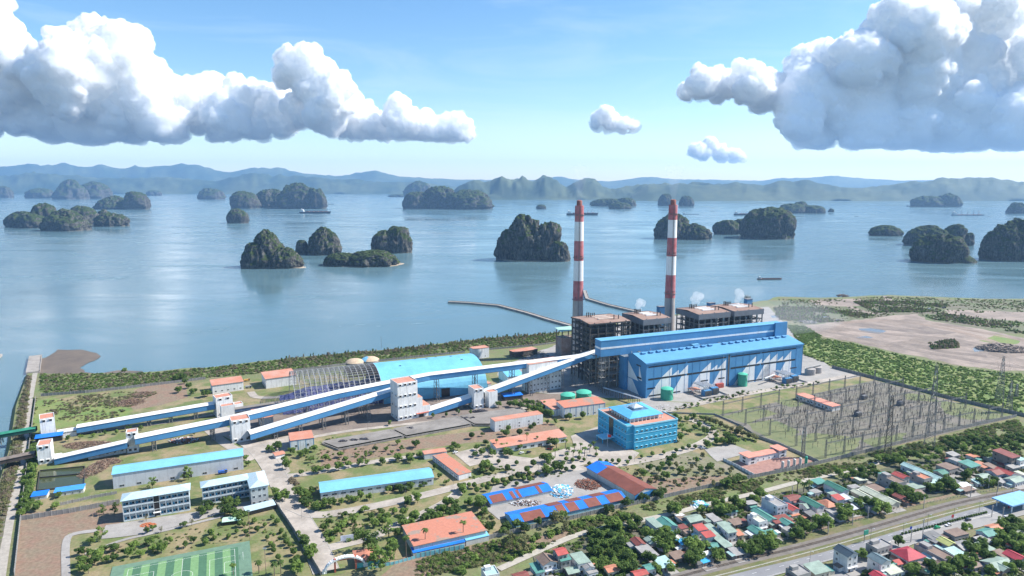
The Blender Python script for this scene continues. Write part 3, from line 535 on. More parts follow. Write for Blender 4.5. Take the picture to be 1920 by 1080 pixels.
def ln(a0, b0, a1, b1):
    d = Vector((a1 - a0, b1 - b0)).normalized() * .07; e = (-d.y, d.x); ml.add([pt(a0 + e[0], b0 + e[1], .45), pt(a0 - e[0], b0 - e[1], .45), pt(a1 - e[0], b1 - e[1], .45), pt(a1 + e[0], b1 + e[1], .45)], [(0, 1, 2, 3)])
x0, x1, y0, y1 = 9, PL - 9, 7, 47
for a in ((x0, y0, x1, y0), (x1, y0, x1, y1), (x1, y1, x0, y1), (x0, y1, x0, y0), ((x0 + x1) / 2, y0, (x0 + x1) / 2, y1), (x1, 15, x1 - 14, 15), (x1 - 14, 15, x1 - 14, 39), (x1 - 14, 39, x1, 39), (x1, 21, x1 - 6, 21), (x1 - 6, 21, x1 - 6, 33), (x1 - 6, 33, x1, 33), (x0, 15, x0 + 14, 15), (x0 + 14, 15, x0 + 14, 39), (x0 + 14, 39, x0, 39)): ln(*a)
for i in range(24):
    a = i * pi / 12; b_ = a + pi / 12; ln((x0 + x1) / 2 + 6 * cos(a), 27 + 6 * sin(a), (x0 + x1) / 2 + 6 * cos(b_), 27 + 6 * sin(b_))
tag(ml.build('pitch_markings', white_m), kind='structure')
# treatment basin beside the west wall
water2 = mat('pond_water', (.05, .06, .025), rough=.08, var=.1)
B0, B1, B2, B3 = G(70, 921), G(158, 913), G(159, 876), G(75, 884); e = empty('settling_basin', B0, label='rectangular basin of green water split by a dark wall beside the west wall', cat='basin')
k = MB(); r_ = [(p - B0) for p in (B0, B1, B2, B3)]
for a, b_ in zip(r_, r_[1:] + r_[:1]): k.bar((a.x, a.y, .6), (b_.x, b_.y, .6), .5, 1.2)
a, b_ = r_[0].lerp(r_[3], .62), r_[1].lerp(r_[2], .62); k.bar((a.x, a.y, .7), (b_.x, b_.y, .7), .5, 1.2)
k.build('basin_wall', mat('dark_wall', (.06, .055, .05), var=.2), e); MB().add([(p.x, p.y, .3) for p in r_], [(0, 1, 2, 3)]).build('basin_water', water2, e)
# ---------------------------------------------------------------- perimeter walls (panels and posts)
wm = mat('wall_panel', (.20, .195, .185), col2=(.28, .27, .255), var=.2, scale=.15, fine=1.5, streak=.75); wpost = mat('wall_post', (.34, .33, .31), var=.2, scale=.3, streak=.5)
def wall(pts, h, label, step=3.4, pm=None, name='perimeter_wall', posth=.25, group=None):
    P = [G(*p) for p in pts]; o = P[0]; e = empty(name, o, label=label, cat='wall', group=group); pm = pm or wm; me = None
    tot = sum((b_ - a).length for a, b_ in zip(P, P[1:])); step = max(step, tot / 290)
    pan = MB().box(0, 1, -.1, .1, 0, h).mesh('panel', pm); pos = MB().box(-.2, .2, -.2, .2, 0, h + posth).mesh('post', wpost)
    for a, b_ in zip(P, P[1:]):
        d = b_ - a; L_ = d.length; k = max(1, round(L_ / step)); ang = atan2(d.y, d.x)
        for i in range(k):
            q = a + d * i / k - o; t = link('panel', pan, e, q + Vector((cos(ang), sin(ang), 0)) * .2, ang); t.scale = (L_ / k - .4, 1, 1 + .03 * sin(i * 3.7)); link('post', pos, e, q, ang)
    return e
wall([(77, 743), (160, 737), (242, 728), (329, 718), (386, 711)], 3, 'dark stained panel wall between the north scrub and the grass field')
wall([(545, 697), (650, 684), (872, 661)], 2.6, 'dark wall hidden behind the coal storage vault')
wall([(918, 656), (1000, 649), (1048, 643)], 2.5, 'grey wall along the shore behind the small white building')
wall([(67, 747), (60, 800), (52, 860), (40, 962), (27, 1080)], 2.6, 'long pale wall running down the left edge beside the causeway')
wall([(40, 976), (130, 962), (225, 944)], 3.4, 'stained grey panel wall behind the bare soil lot')
wall([(517, 947), (545, 988), (575, 1035), (602, 1080)], 3, 'wall between the football ground and the entrance road')
wall([(871, 1022), (964, 1000), (1140, 958), (1242, 935), (1384, 902), (1500, 879), (1610, 852), (1717, 825), (1800, 805), (1906, 782)], 3, 'long panel wall along the front of the plant above the lane')
wall([(1560, 690), (1656, 715), (1780, 748), (1920, 781), (2010, 803)], 3.4, 'long grey wall between the switchyard and the mangrove')
wall([(1356, 864), (1384, 878), (1415, 895)], 2.6, 'short white fence wall left of the pink roofed pump station', pm=white_m)
wall([(1423, 822), (1463, 836), (1535, 868)], 2.6, 'pale wall between pump station and switchyard', pm=wpost)
wall([(1250, 775), (1340, 778), (1390, 800), (1423, 822)], 1.6, 'overgrown low wall on the left side of the switchyard', pm=wpost)
wall([(780, 1047), (825, 1038), (871, 1029)], 3, 'turquoise panel wall below the patched orange roof', pm=mat('teal_wall', (.16, .42, .46), var=.15, scale=.3, streak=.3), step=3)
wall([(690, 1068), (740, 1058), (780, 1047)], 1.8, 'low turquoise fence right of the entrance arch', pm=mat('teal_wall', (.16, .42, .46)), step=2.6)
wall([(105, 950), (170, 935), (220, 926)], 2.2, 'curved dark inner wall below the small blue roofed sheds')
# fence of thin posts along the railway
P = path([(1430, 1025), (1500, 1005), (1620, 973), (1700, 953), (1800, 932), (1925, 908)], 1); e = empty('railway_fence', P[0], label='thin post and rail fence along the path above the railway', cat='fence')
pm_ = MB().box(-.09, .09, -.09, .09, 0, 1.6).mesh('fence_post', wpost); k = MB()
for a, b_ in zip(P, P[1:]):
    d = b_ - a; m_ = max(1, int(d.length / 3))
    for i in range(m_): link('fence_post', pm_, e, a + d * i / m_ - P[0])
    for z in (.6, 1.3): k.bar(a - P[0] + Vector((0, 0, z)), b_ - P[0] + Vector((0, 0, z)), .06)
k.build('fence_rail', wpost, e)
# jetties and breakwaters in the bay
jm = mat('jetty_stone', (.30, .27, .24), var=.2, scale=.1, streak=.5)
def jetty(pts, w, label, h=2.5):
    P = path(pts, 1); P = [Vector((p.x, p.y, 0)) for p in [G(*q, WZ) for q in pts]]; A, B = offs(P, w / 2), offs(P, -w / 2); n = len(P); o = P[0]
    v = [(p.x - o.x, p.y - o.y, WZ + h) for p in A + B] + [(p.x - o.x, p.y - o.y, WZ - 2) for p in A + B]
    f = [(i, i + n, i + 1 + n, i + 1) for i in range(n - 1)] + [(i, i + 1, i + 1 + 2 * n, i + 2 * n) for i in range(n - 1)] + [(i + n, i + 3 * n, i + 1 + 3 * n, i + 1 + n) for i in range(n - 1)] + [(0, 2 * n, 3 * n, n), (n - 1, 2 * n - 1, 4 * n - 1, 3 * n - 1)]
    e = empty('breakwater', (o.x, o.y, 0), label=label, cat='jetty'); MB().add(v, f).build('jetty_body', jm, e); k = MB()
    for a, b_ in zip(A, A[1:]): k.bar((a.x - o.x, a.y - o.y, WZ + h + .4), (b_.x - o.x, b_.y - o.y, WZ + h + .4), .6, .8)
    k.build('parapet', jm, e)
jetty([(841, 568), (880, 570), (935, 575), (985, 588), (1030, 602), (1070, 613)], 7, 'long bent breakwater left of the left chimney', 3.2)
jetty([(1096, 547), (1101, 562), (1140, 574), (1200, 588)], 7, 'breakwater with a hooked tip behind the right boiler houses', 3.2)
jetty([(67, 671), (62, 702)], 14, 'broad concrete pier head at the tip of the causeway', 3.5)
jetty([(-30, 690), (-2, 668)], 8, 'end of another jetty at the left edge', 3)
# ---------------------------------------------------------------- materials of the plant
blue_m = mat('blue_cladding', (.075, .24, .45), var=.10, scale=.08, fine=1.2, streak=.12, rough=.5)
lblue_m = mat('light_blue_roof', (.17, .42, .60), var=.09, scale=.05, fine=.6, rough=.5, streak=.06)
vault_m = mat('vault_blue', (.15, .43, .62), var=.10, scale=.06, fine=.5, rough=.5, streak=.2)
hallroof_m = mat('hall_roof_blue', (.10, .29, .47), var=.08, scale=.05, fine=.5, rough=.5)
brightblue_m = mat('bright_blue_sheet', (.015, .16, .62), var=.12, scale=.15, fine=1.5, rough=.5)
brown_m = mat('brown_sheet', (.19, .065, .045), var=.15, scale=.15, fine=1.5, rough=.6)
wht_m = mat('white_roof_sheet', (.74, .74, .73), var=.06, scale=.05, fine=.5, rough=.5)
wall_m = mat('white_wall', (.68, .68, .67), var=.08, scale=.12, fine=.8, streak=.55)
cream_m = mat('cream_wall', (.55, .54, .50), var=.1, scale=.2, streak=.4)
orange_m = mat('orange_roof', (.45, .19, .125), col2=(.47, .27, .21), var=.12, scale=.07, fine=.8, thr=(.4, .7), streak=.0)
oldor_m = mat('patched_orange_roof', (.44, .18, .12), col2=(.28, .21, .17), var=.15, scale=.11, fine=.7, thr=(.56, .62))
steel2 = mat('grey_steel', (.20, .20, .195), var=.2, scale=.4, streak=.3, metal=.2, rough=.6)
dsteel = mat('dark_steel', (.07, .065, .06), var=.3, scale=.3, rough=.7)
rust_m = mat('rusty_roof', (.22, .135, .105), col2=(.30, .21, .17), var=.2, scale=.08, fine=.5)
grey_m = mat('grey_cladding', (.17, .175, .19), var=.12, scale=.12, streak=.4)
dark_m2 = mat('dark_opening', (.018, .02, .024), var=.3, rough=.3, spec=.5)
glass_m = mat('window_glass', (.03, .045, .06), var=.2, rough=.12, spec=.6)
green_m = mat('green_tank', (.05, .33, .22), var=.08, scale=.2, streak=.15, rough=.5)
coal_m = mat('coal', (.035, .035, .045), var=.4, scale=.3)
tarp_m = mat('blue_tarp_coal', (.05, .055, .14), col2=(.16, .17, .34), var=.3, scale=.25, fine=1)
pipe_m = mat('silver_pipe', (.55, .56, .57), var=.12, rough=.4, metal=.4)
red_m = mat('red_paint', (.42, .05, .05), var=.15, scale=.2, streak=.12)
conc2 = mat('chimney_concrete', (.36, .33, .31), var=.12, scale=.1, streak=.35)

def frame(A, B):
    P, Q = G(*A) if not isinstance(A, Vector) else A, G(*B) if not isinstance(B, Vector) else B
    d = Q - P; return P, d.length, atan2(d.y, d.x)
def winmesh(w, h, hood=0, fm=None, gm=None, depth=.08, mull=True):
    k = MB(); f = .09
    k.box(-w / 2, w / 2, -depth * .35, .02, 0, h, 1)
    for x in ((-w / 2 - f, -w / 2), (w / 2, w / 2 + f)): k.box(x[0], x[1], -depth, .02, -f, h + f)
    k.box(-w / 2, w / 2, -depth, .02, -f, 0); k.box(-w / 2, w / 2, -depth, .02, h, h + f)
    if mull: k.box(-.04, .04, -depth * .8, 0, 0, h)
    if hood: k.box(-w / 2 - .3, w / 2 + .3, -hood, 0, h + .12, h + .28)
    return k.mesh('window', [fm or wall_m, gm or glass_m])
def put(name, me, par, x, y, z, rz=0, sx=1, sz=1):
    o = link(name, me, par, (x, y, z), rz); o.scale = (sx, 1, sz); return o
def winrow(par, me, xs, zs, side, L, D, name='window'):
    for z in zs:
        for x in xs:
            if side == 'front': put(name, me, par, x, 0, z)
            elif side == 'left': put(name, me, par, 0, x, z, -pi / 2)
            elif side == 'right': put(name, me, par, L, x, z, pi / 2)
            elif side == 'back': put(name, me, par, x, D, z, pi)
def roofmb(kind, L, D, h, rh, ov=.5, th=.18):
    k = MB()
    if kind == 'flat':
        k.box(-ov, L + ov, -ov, D + ov, h, h + max(th, rh))
    elif kind == 'parapet':
        k.box(.25, L - .25, .25, D - .25, h, h + .12)
    elif kind == 'shed':     # high at the back
        k.prism([(-ov, -ov), (L + ov, -ov), (L + ov, D + ov), (-ov, D + ov)], [h, h, h + rh, h + rh], [h + th, h + th, h + rh + th, h + rh + th])
    elif kind == 'gable':    # ridge along x
        for s in (0, 1):
            a, b_ = (-ov, D / 2) if s == 0 else (D / 2, D + ov); za, zb = (h, h + rh) if s == 0 else (h + rh, h)
            k.prism([(-ov, a), (L + ov, a), (L + ov, b_), (-ov, b_)], [za, za, zb, zb], [za + th, za + th, zb + th, zb + th])
    elif kind == 'gabley':   # ridge along depth
        for s in (0, 1):
            a, b_ = (-ov, L / 2) if s == 0 else (L / 2, L + ov); za, zb = (h, h + rh) if s == 0 else (h + rh, h)
            k.prism([(a, -ov), (b_, -ov), (b_, D + ov), (a, D + ov)], [za, zb, zb, za], [za + th, zb + th, zb + th, za + th])
    elif kind == 'hip':
        r = min(L, D) / 2; e = [(-ov, -ov), (L + ov, -ov), (L + ov, D + ov), (-ov, D + ov)]
        if L >= D: a, b_ = (r, D / 2), (L - r, D / 2)
        else: a, b_ = (L / 2, r), (L / 2, D - r)
        vs = [(x, y, h) for x, y in e] + [(a[0], a[1], h + rh), (b_[0], b_[1], h + rh)] + [(x, y, h - th) for x, y in e]
        fs = [(0, 1, 5, 4), (1, 2, 5), (2, 3, 4, 5), (3, 0, 4)] if L >= D else [(0, 1, 4), (1, 2, 5, 4), (2, 3, 5), (3, 0, 4, 5)]
        fs += [(0, 6, 7, 1), (1, 7, 8, 2), (2, 8, 9, 3), (3, 9, 6, 0), (6, 9, 8, 7)]
        k.add(vs, fs)
    return k
def body(L, D, h, kind, rh, wm_):
    k = MB()
    if kind == 'gabley':
        k.add([(0, 0, 0), (L, 0, 0), (L, 0, h), (L / 2, 0, h + rh - .05), (0, 0, h), (0, D, 0), (L, D, 0), (L, D, h), (L / 2, D, h + rh - .05), (0, D, h)], [(0, 1, 2, 3, 4), (9, 8, 7, 6, 5), (0, 4, 9, 5), (1, 6, 7, 2), (4, 3, 8, 9), (3, 2, 7, 8)])
    elif kind == 'gable':
        k.add([(0, 0, 0), (0, D, 0), (0, D, h), (0, D / 2, h + rh - .05), (0, 0, h), (L, 0, 0), (L, D, 0), (L, D, h), (L, D / 2, h + rh - .05), (L, 0, h)], [(4, 3, 2, 1, 0), (5, 6, 7, 8, 9), (0, 5, 9, 4), (1, 2, 7, 6), (4, 9, 8, 3), (3, 8, 7, 2)])
    elif kind == 'shed':
        k.prism([(0, 0), (L, 0), (L, D), (0, D)], 0, [h - .02, h - .02, h + rh - .02, h + rh - .02])
    elif kind == 'parapet':
        k.box(0, L, 0, D, 0, h)
        for b_ in ((0, L, 0, .25), (0, L, D - .25, D), (0, .25, .25, D - .25), (L - .25, L, .25, D - .25)): k.box(*b_, h + .001, h + .7)
    else: k.box(0, L, 0, D, 0, h)
    return k
def bld(A, B, D, h, name, label, cat='building', kind='flat', rh=.3, wm_=None, rm=None, ov=.4, wins=(), door=None, group=None, trim=None):
    P, L, a = frame(A, B); h = hz(P, h[0]) if isinstance(h, tuple) else h
    e = empty(name, P, a, label, cat, group); e['L'] = L
    body(L, D, h, kind, rh, None).build('wall', wm_ or wall_m, e)
    roofmb(kind, L, D, h + .01, rh, ov).build('roof', rm or orange_m, e)
    for w_ in wins:          # (side, w, h, n, [z...], hood)
        side, ww, wh, nn, zs, hood = w_; me = winmesh(ww, wh, hood); S_ = L if side in ('front', 'back') else D
        winrow(e, me, [S_ * (i + .5) / nn for i in range(nn)], zs, side, L, D)
    if door: x, dw, dh = door; MB().box(x - dw / 2, x + dw / 2, -.06, .03, 0, dh).build('door', dark_m2, e)
    if trim:                 # painted frame lines on the walls
        k = MB(); n = max(2, round(L / 6))
        for i in range(n + 1): x = L * i / n; k.box(x - .2, x + .2, -.1, -.003, 0, h)
        k.box(-.1, L + .1, -.12, -.103, h - .5, h); n = max(1, round(D / 6))
        for i in range(n + 1): y = D * i / n; k.box(-.1, -.003, y - .2, y + .2, 0, h)
        k.build('trim', trim, e)
    return e, L, h
# ---------------------------------------------------------------- turbine hall
P, L, a = frame((1210, 747), (1502, 703)); D = 34.0; h = hz(P, 682)
e = empty('turbine_hall', P, a, 'huge blue turbine hall with white sawtooth triangles on its long front', 'power hall')
yr = D * .72; rz = h + 5.5
k = MB().add([(0, 0, 0), (0, D, 0), (0, D, h + 2.5), (0, yr, rz), (0, 0, h), (L, 0, 0), (L, D, 0), (L, D, h + 2.5), (L, yr, rz), (L, 0, h)], [(4, 3, 2, 1, 0), (5, 6, 7, 8, 9), (0, 5, 9, 4), (1, 2, 7, 6)]); k.build('wall', blue_m, e)
k = MB(); k.prism([(-.8, -.8), (L + .8, -.8), (L + .8, yr), (-.8, yr)], [h - .2, h - .2, rz, rz], [h + .15, h + .15, rz + .3, rz + .3]); k.prism([(-.8, yr), (L + .8, yr), (L + .8, D + .5), (-.8, D + .5)], [rz, rz, h + 2.3, h + 2.3], [rz + .3, rz + .3, h + 2.6, h + 2.6]); k.build('roof', hallroof_m, e)
MB().box(-.9, L + .9, -.98, -.82, h - 1.0, h + .5).build('eaves_trim', blue_m, e)
tri_m = mat('white_cladding', (.72, .73, .74), var=.06, scale=.15, streak=.3)
pan = L / 22
def tri(pts, par=e, side=0):
    v = [(x, -.04, z) for x, z in pts] if not side else [(-.04, x, z) for x, z in pts]
    v2 = [(x, -.004, z) for x, z in pts] if not side else [(-.004, x, z) for x, z in pts]
    n = len(v); f = [tuple(range(n)), tuple(range(n, 2 * n))[::-1]] + [(i, i + n, (i + 1) % n + n, (i + 1) % n) for i in range(n)]
    MB().add(v + v2, f).build('white_panel', tri_m, par)
zb1, zb2 = h * .53, h * .87
def teeth(x0, sc=1):
    for (a0, a1, top) in ((2.0, 3.3, .80), (3.3, 4.2, .70), (4.2, 5.4, .82), (0, 0, 0)):
        if a1: tri([(x0 + a0 * pan * sc, zb1 + 1), (x0 + a1 * pan * sc, zb1 + 1), (x0 + a1 * pan * sc, h * top)])
    tri([(x0 + .2 * pan, .3), (x0 + 3.2 * pan * sc, .3), (x0 + 3.2 * pan * sc, zb1 - 1), (x0 + 1.9 * pan * sc, zb1 - 1)])
    tri([(x0 + 3.35 * pan * sc, .3), (x0 + 5.5 * pan * sc, .3), (x0 + 5.5 * pan * sc, zb1 - 1), (x0 + 4.6 * pan * sc, zb1 - 1)])
teeth(0); teeth(pan * 5.2); teeth(pan * 11.6); teeth(pan * 14.8)
tri([(0.2 * D, h * .45), (.38 * D, h * .86), (.38 * D, h * .45)][::-1], side=1); tri([(.4 * D, h * .40), (D - .3, h * .40), (D - .3, h * .88)][::-1], side=1); tri([(.35 * D, .3), (D - .3, .3), (D - .3, h * .38), (.75 * D, h * .38)][::-1], side=1)
wb = MB().box(0, 1, -.12, -.045, 0, 1).mesh('window_band', dark_m2)
def band(x0, x1, z, hh=1.6, side=0):
    o = link('window_band', wb, e, (x0, 0, z) if not side else (0, x1, z), 0 if not side else -pi / 2); o.scale = (x1 - x0, 1, hh)
for x0, x1 in ((.3, 5.1), (5.3, 10.6), (11.3, 15.5), (15.7, 20.9)):
    band(x0 * pan, x1 * pan, zb1 - .9, 1.9); band(x0 * pan, x1 * pan, zb2, 1.3)
for x0, x1 in ((.2, 1.2), (7.2, 8.2), (9.6, 10.5), (13.1, 13.9), (20.2, 21.2)): band(x0 * pan, x1 * pan, h * .25, 1.4)
band(.4 * pan, 4.5 * pan, 1.2, 1.5); band(13 * pan, 16 * pan, 1.2, 1.5)
band(8, 16, h * .48, 2, 1); band(10, 18, h * .84, 1.5, 1)
rb = MB().box(-.12, .12, -.16, -.045, 0, 1).mesh('cladding_rib', mat('rib_blue', (.05, .19, .42)))
for i in range(23): o = link('cladding_rib', rb, e, (i * pan + .1, 0, 0)); o.scale = (1, 1, h)
vm = MB().prism([(-2.4, -1.5), (2.4, -1.5), (2.4, 1.5), (-2.4, 1.5)], -1, [.8, .8, 1.4, 1.4]).prism([(-2.6, -2.3), (2.6, -2.3), (2.6, 0), (-2.6, 0)], [.5, .5, 1.4, 1.4], [.7, .7, 1.6, 1.6]).mesh('roof_vent', blue_m)
for i in range(21):
    if i != 10: link('roof_vent', vm, e, (L * (.045 + .0455 * i), yr - 4 + (.2 if i % 2 else 0), rz))
MB().box(L * .495, L * .505, -.3, .2, 0, h).build('expansion_joint', dsteel, e)
k = MB()
for x in (pan * 10.2, pan * 10.9): k.box(x - .1, x + .1, -.5, -.3, 0, h)
k.build('drainpipe', pipe_m, e); MB().box(pan * 9.2, pan * 10.2, -3, -.2, 0, 5).build('entrance_porch', mat('porch_red', (.35, .07, .05)), e)
HP, HA, HL, HD, HH = P, a, L, D, h
def hall(x, y, z=0): return P_(HP, HA, x, y, z)
def P_(P, a, x, y, z=0): return Vector((P.x + x * cos(a) - y * sin(a), P.y + x * sin(a) + y * cos(a), z))
# lean-to strip and deaerator bay behind the hall (between hall and bunker)
e = empty('deaerator_bay', hall(-4, HD + .5), HA, 'blue lower bay sandwiched between the turbine hall and the coal bunker gallery', 'building')
MB().box(0, HL + 2, 0, 12, 0, HH - 1).build('wall', blue_m, e); MB().box(-.3, HL + 2.3, -.1, 12.3, HH - .99, HH - .4).build('roof', mat('dull_roof', (.18, .22, .26), var=.2, scale=.1), e)
k = MB()
for i in range(16): x = 8 + i * (HL - 14) / 15; k.box(x, x + 2.5, 3 + i % 3 * 2, 6 + i % 3 * 2, HH - .39, HH + .8 + (i % 2))
k.build('roof_unit', steel2, e); k = MB()
for i in range(9): x = 14 + i * (HL - 20) / 8; k.tube((x, 8, HH - .4), (x, 8, HH + 3 + i % 3), .3)
k.build('exhaust_pipe', pipe_m, e); MB().box(HL * .42, HL * .42 + 9, 1, 5, HH - .39, HH + 4).build('roof_cabin', lblue_m, e)
# ---------------------------------------------------------------- coal bunker gallery
BZ0, BZ1 = 37.5, 55.0
b0 = G(1127, 640, BZ1); b1 = G(1470, 606, BZ1); b0.z = b1.z = 0; d = b1 - b0; BL = d.length; BA = atan2(d.y, d.x)
e = empty('bunker_gallery', b0, BA, 'very long raised blue gallery with one white stripe behind the turbine hall', 'gallery')
BD = 13
MB().box(0, BL, 0, BD, BZ0, BZ1).build('gallery_cladding', blue_m, e); MB().box(-.3, BL + .3, -.3, BD + .3, BZ1 + .01, BZ1 + .5).build('roof', mat('gallery_roof', (.12, .33, .52), var=.1), e)
MB().box(-.05, BL + .05, -.16, -.004, BZ0 + 8.2, BZ0 + 10.2).build('white_stripe', tri_m, e); MB().box(-.16, -.004, -.05, BD, BZ0 + 8.2, BZ0 + 10.2).build('white_stripe', tri_m, e)
MB().box(BL * .94, BL + 3, -2.5, -.35, BZ0 + 2, BZ1 + 2).build('end_cabin', blue_m, e)
cm_ = MB().box(-.5, .5, -.5, .5, 0, BZ0).mesh('column', steel2)
for i in range(26):
    for y in (1, BD - 1): link('column', cm_, e, (1 + i * (BL - 2) / 25, y, 0))
k = MB()
for z in (8, 16, 24, 31):
    for y in (1, BD - 1): k.box(0, BL, y - .25, y + .25, z, z + .6)
    for i in range(26): x = 1 + i * (BL - 2) / 25; k.box(x - .2, x + .2, 1, BD - 1, z, z + .5)
for i in range(0, 25, 2):
    x0, x1 = 1 + i * (BL - 2) / 25, 1 + (i + 1) * (BL - 2) / 25
    for z in (0, 16): k.bar((x0, .8, z), (x1, .8, z + 16), .3)
tag(k.build('steel_beams', steel2, e), kind='stuff')
k = MB()
for z in (8, 16, 24): k.box(2, BL - 2, 2, BD - 2, z + .61, z + .8)
k.build('floor_slab', conc2, e)
k = MB()
for i in range(12): x = 10 + i * (BL - 20) / 11; k.lathe(x, BD / 2, [(.8, 22), (4.2, 31), (4.2, BZ0 - .1)], 10)
k.build('coal_hopper', steel2, e)
# stair tower at its left end
tw = P_(b0, BA, -3, -7); e2 = empty('stair_tower', tw, BA, 'open steel stair tower beside the left end of the bunker gallery', 'stair tower')
k = MB()
for x in (0, 5):
    for y in (0, 5): k.box(x - .18, x + .18, y - .18, y + .18, 0, 36)
k.build('column', steel2, e2); k = MB()
for i in range(9):
    z = i * 4; k.box(0, 5, 0, 5, z + 3.8, z + 3.95) if i % 2 else None; k.bar((.3, 1 + 3 * (i % 2), z), (4.7, 1 + 3 * (i % 2), z + 4), 1, .2)
    k.bar((0, 0, z + 1), (5, 0, z + 1), .08); k.bar((0, 0, z + 4), (0, 5, z + 4), .2)
k.build('stair_flight', steel2, e2)
# ---------------------------------------------------------------- four boiler houses
RZ = 70.0
def boiler(c, label, fasc, seed, hide=1):
    P = [G(x, y, RZ) for x, y in c]; P0, P1, P3 = P[3], P[2], P[0]; d = P1 - P0; L = d.length; a = BA; D = 44
    P0 = Vector((P0.x, P0.y, 0)); e = empty('boiler_house', P0, a, label, 'boiler house', 'four boiler houses in a row'); L -= 5
    rr = random.Random(seed)
    roofmb('gable', L, D, RZ - 1.5, 1.8, 1.2, .4).build('roof', rust_m, e)
    k = MB()
    for b_ in ((-1.3, L + 1.3, -1.45, -1.25), (-1.3, L + 1.3, D + 1.25, D + 1.45), (-1.45, -1.25, -1.25, D + 1.25), (L + 1.25, L + 1.45, -1.25, D + 1.25)): k.box(*b_, RZ - (7.5 if fasc else 2.2), RZ - .8)
    k.build('fascia', grey_m if fasc else dsteel, e)
    nx, ny = 6, 6; cme = MB().box(-.55, .55, -.55, .55, 0, RZ - 2).mesh('column', steel2 if fasc else dsteel)
    for i in range(nx):
        for j in range(ny):
            if i in (0, nx - 1) or j in (0, ny - 1): link('column', cme, e, (i * L / (nx - 1), j * D / (ny - 1), 0))
    k = MB(); zs = list(range(7, int(RZ) - 3, 7))
    for z in zs:
        for y in (0, D): k.box(0, L, y - .3, y + .3, z, z + .8)
        for x in (0, L): k.box(x - .3, x + .3, 0, D, z, z + .8)
        for i in range(nx * 2): x = i * L / (nx * 2 - 1); k.box(x - .05, x + .05, -.4, -.3, z + .8, z + 1.9)
        k.box(0, L, -.42, -.36, z + 1.8, z + 1.9); k.box(-.42, -.36, 0, D, z + 1.8, z + 1.9)
    for i in range(nx - 1):
        x0, x1 = i * L / (nx - 1), (i + 1) * L / (nx - 1)
        if i % 2 == 0:
            for z in zs[::2]: k.bar((x0, -.3, z), ((x0 + x1) / 2, -.3, z + 7), .45); k.bar((x1, -.3, z), ((x0 + x1) / 2, -.3, z + 7), .45)
    for j in range(ny - 1):
        y0, y1 = j * D / (ny - 1), (j + 1) * D / (ny - 1)
        if j % 2: 
            for z in zs[::2]: k.bar((-.3, y0, z), (-.3, y1, z + 7), .45)
    tag(k.build('steel_frame', steel2 if fasc else dsteel, e), kind='stuff')
    k = MB()
    for z in zs: k.box(2, L - 2, .5, 8, z + .81, z + .95); k.box(.5, 6, 8, D - 1, z + .81, z + .95)
    k.build('grating_floor', dsteel, e)
    MB().box(L * .2, L * .8, D * .28, D * .85, 12, RZ - 6).build('boiler_casing', mat('boiler_casing', (.10, .10, .105), var=.3, scale=.1, streak=.4), e)
    k = MB()
    for i in range(5): x = L * (.1 + .2 * i); k.tube((x, 4, 5), (x, 4 + i % 2 * 3, 55 + i * 2), .9); k.tube((x, 6, 20 + 5 * i), (L * .5, 14, 30 + 5 * i), .8)
    k.build('pipework', pipe_m if fasc else steel2, e)
    k = MB()
    for i in range(3): k.box(L * (.1 + .3 * i), L * (.1 + .3 * i) + 7, -1, 4, RZ - 24 - i % 2 * 6, RZ - 19 - i % 2 * 6)
    k.build('blue_box_duct', mat('steel_blue_box', (.10, .22, .32), var=.15) if fasc else dsteel, e)
    st = MB().cyl(0, 0, -1, 4.2, .55, n=8).cyl(0, 0, 4.2, 4.8, .8, n=8).mesh('roof_stack', dsteel)
    for i in range(8):
        x, y = (L * (.28 + .05 * (i % 4)), D * (.7 + .1 * (i // 4))) if i < 6 else (L * (.72 + .12 * (i - 6)), D * .25)
        link('roof_stack', st, e, (x, y, RZ))
    k = MB()
    for i in range(3): k.box(L * .35, L * .75, D * (.3 + .17 * i), D * (.36 + .17 * i), RZ - .6, RZ + 1.2)
    k.build('roof_skylight', mat('pale_sheet', (.55, .45, .38), var=.15) if not fasc else wht_m, e)
    return e
boiler([(1074, 593), (1136, 588), (1193, 601), (1107, 606)], 'bare dark steel boiler house at the left end with a rusty brown roof', 0, 1)
boiler([(1153, 586), (1207, 582), (1265, 594), (1207, 598)], 'second boiler house from the left with grey fascia in front of the right chimney', 1, 2)
boiler([(1265, 577), (1318, 572), (1375, 583), (1311, 588)], 'third boiler house from the left, just right of the right chimney', 1, 3)
boiler([(1334, 568), (1394, 566.5), (1440, 578), (1377.5, 582)], 'rightmost boiler house with smoke drifting off its right side', 1, 4)
for i, (px, py, ww) in enumerate(((1236, 606, 8), (1330, 598, 9), (1400, 590, 9))):
    q = G(px, py, 45); q.z = 0; e = empty('lift_tower', q, BA, ['narrow blue lift tower between second boiler house and right chimney', 'blue lift tower at the front of the third boiler house', 'blue lift tower at the front of the rightmost boiler house'][i], 'lift tower')
    MB().box(0, ww, 0, 7, 0, 66).build('tower_cladding', mat('dusty_blue', (.06, .19, .36), var=.15, scale=.1, streak=.3), e); MB().box(-.3, ww + .3, -.3, 7.3, 66.01, 66.6).build('roof', grey_m, e)
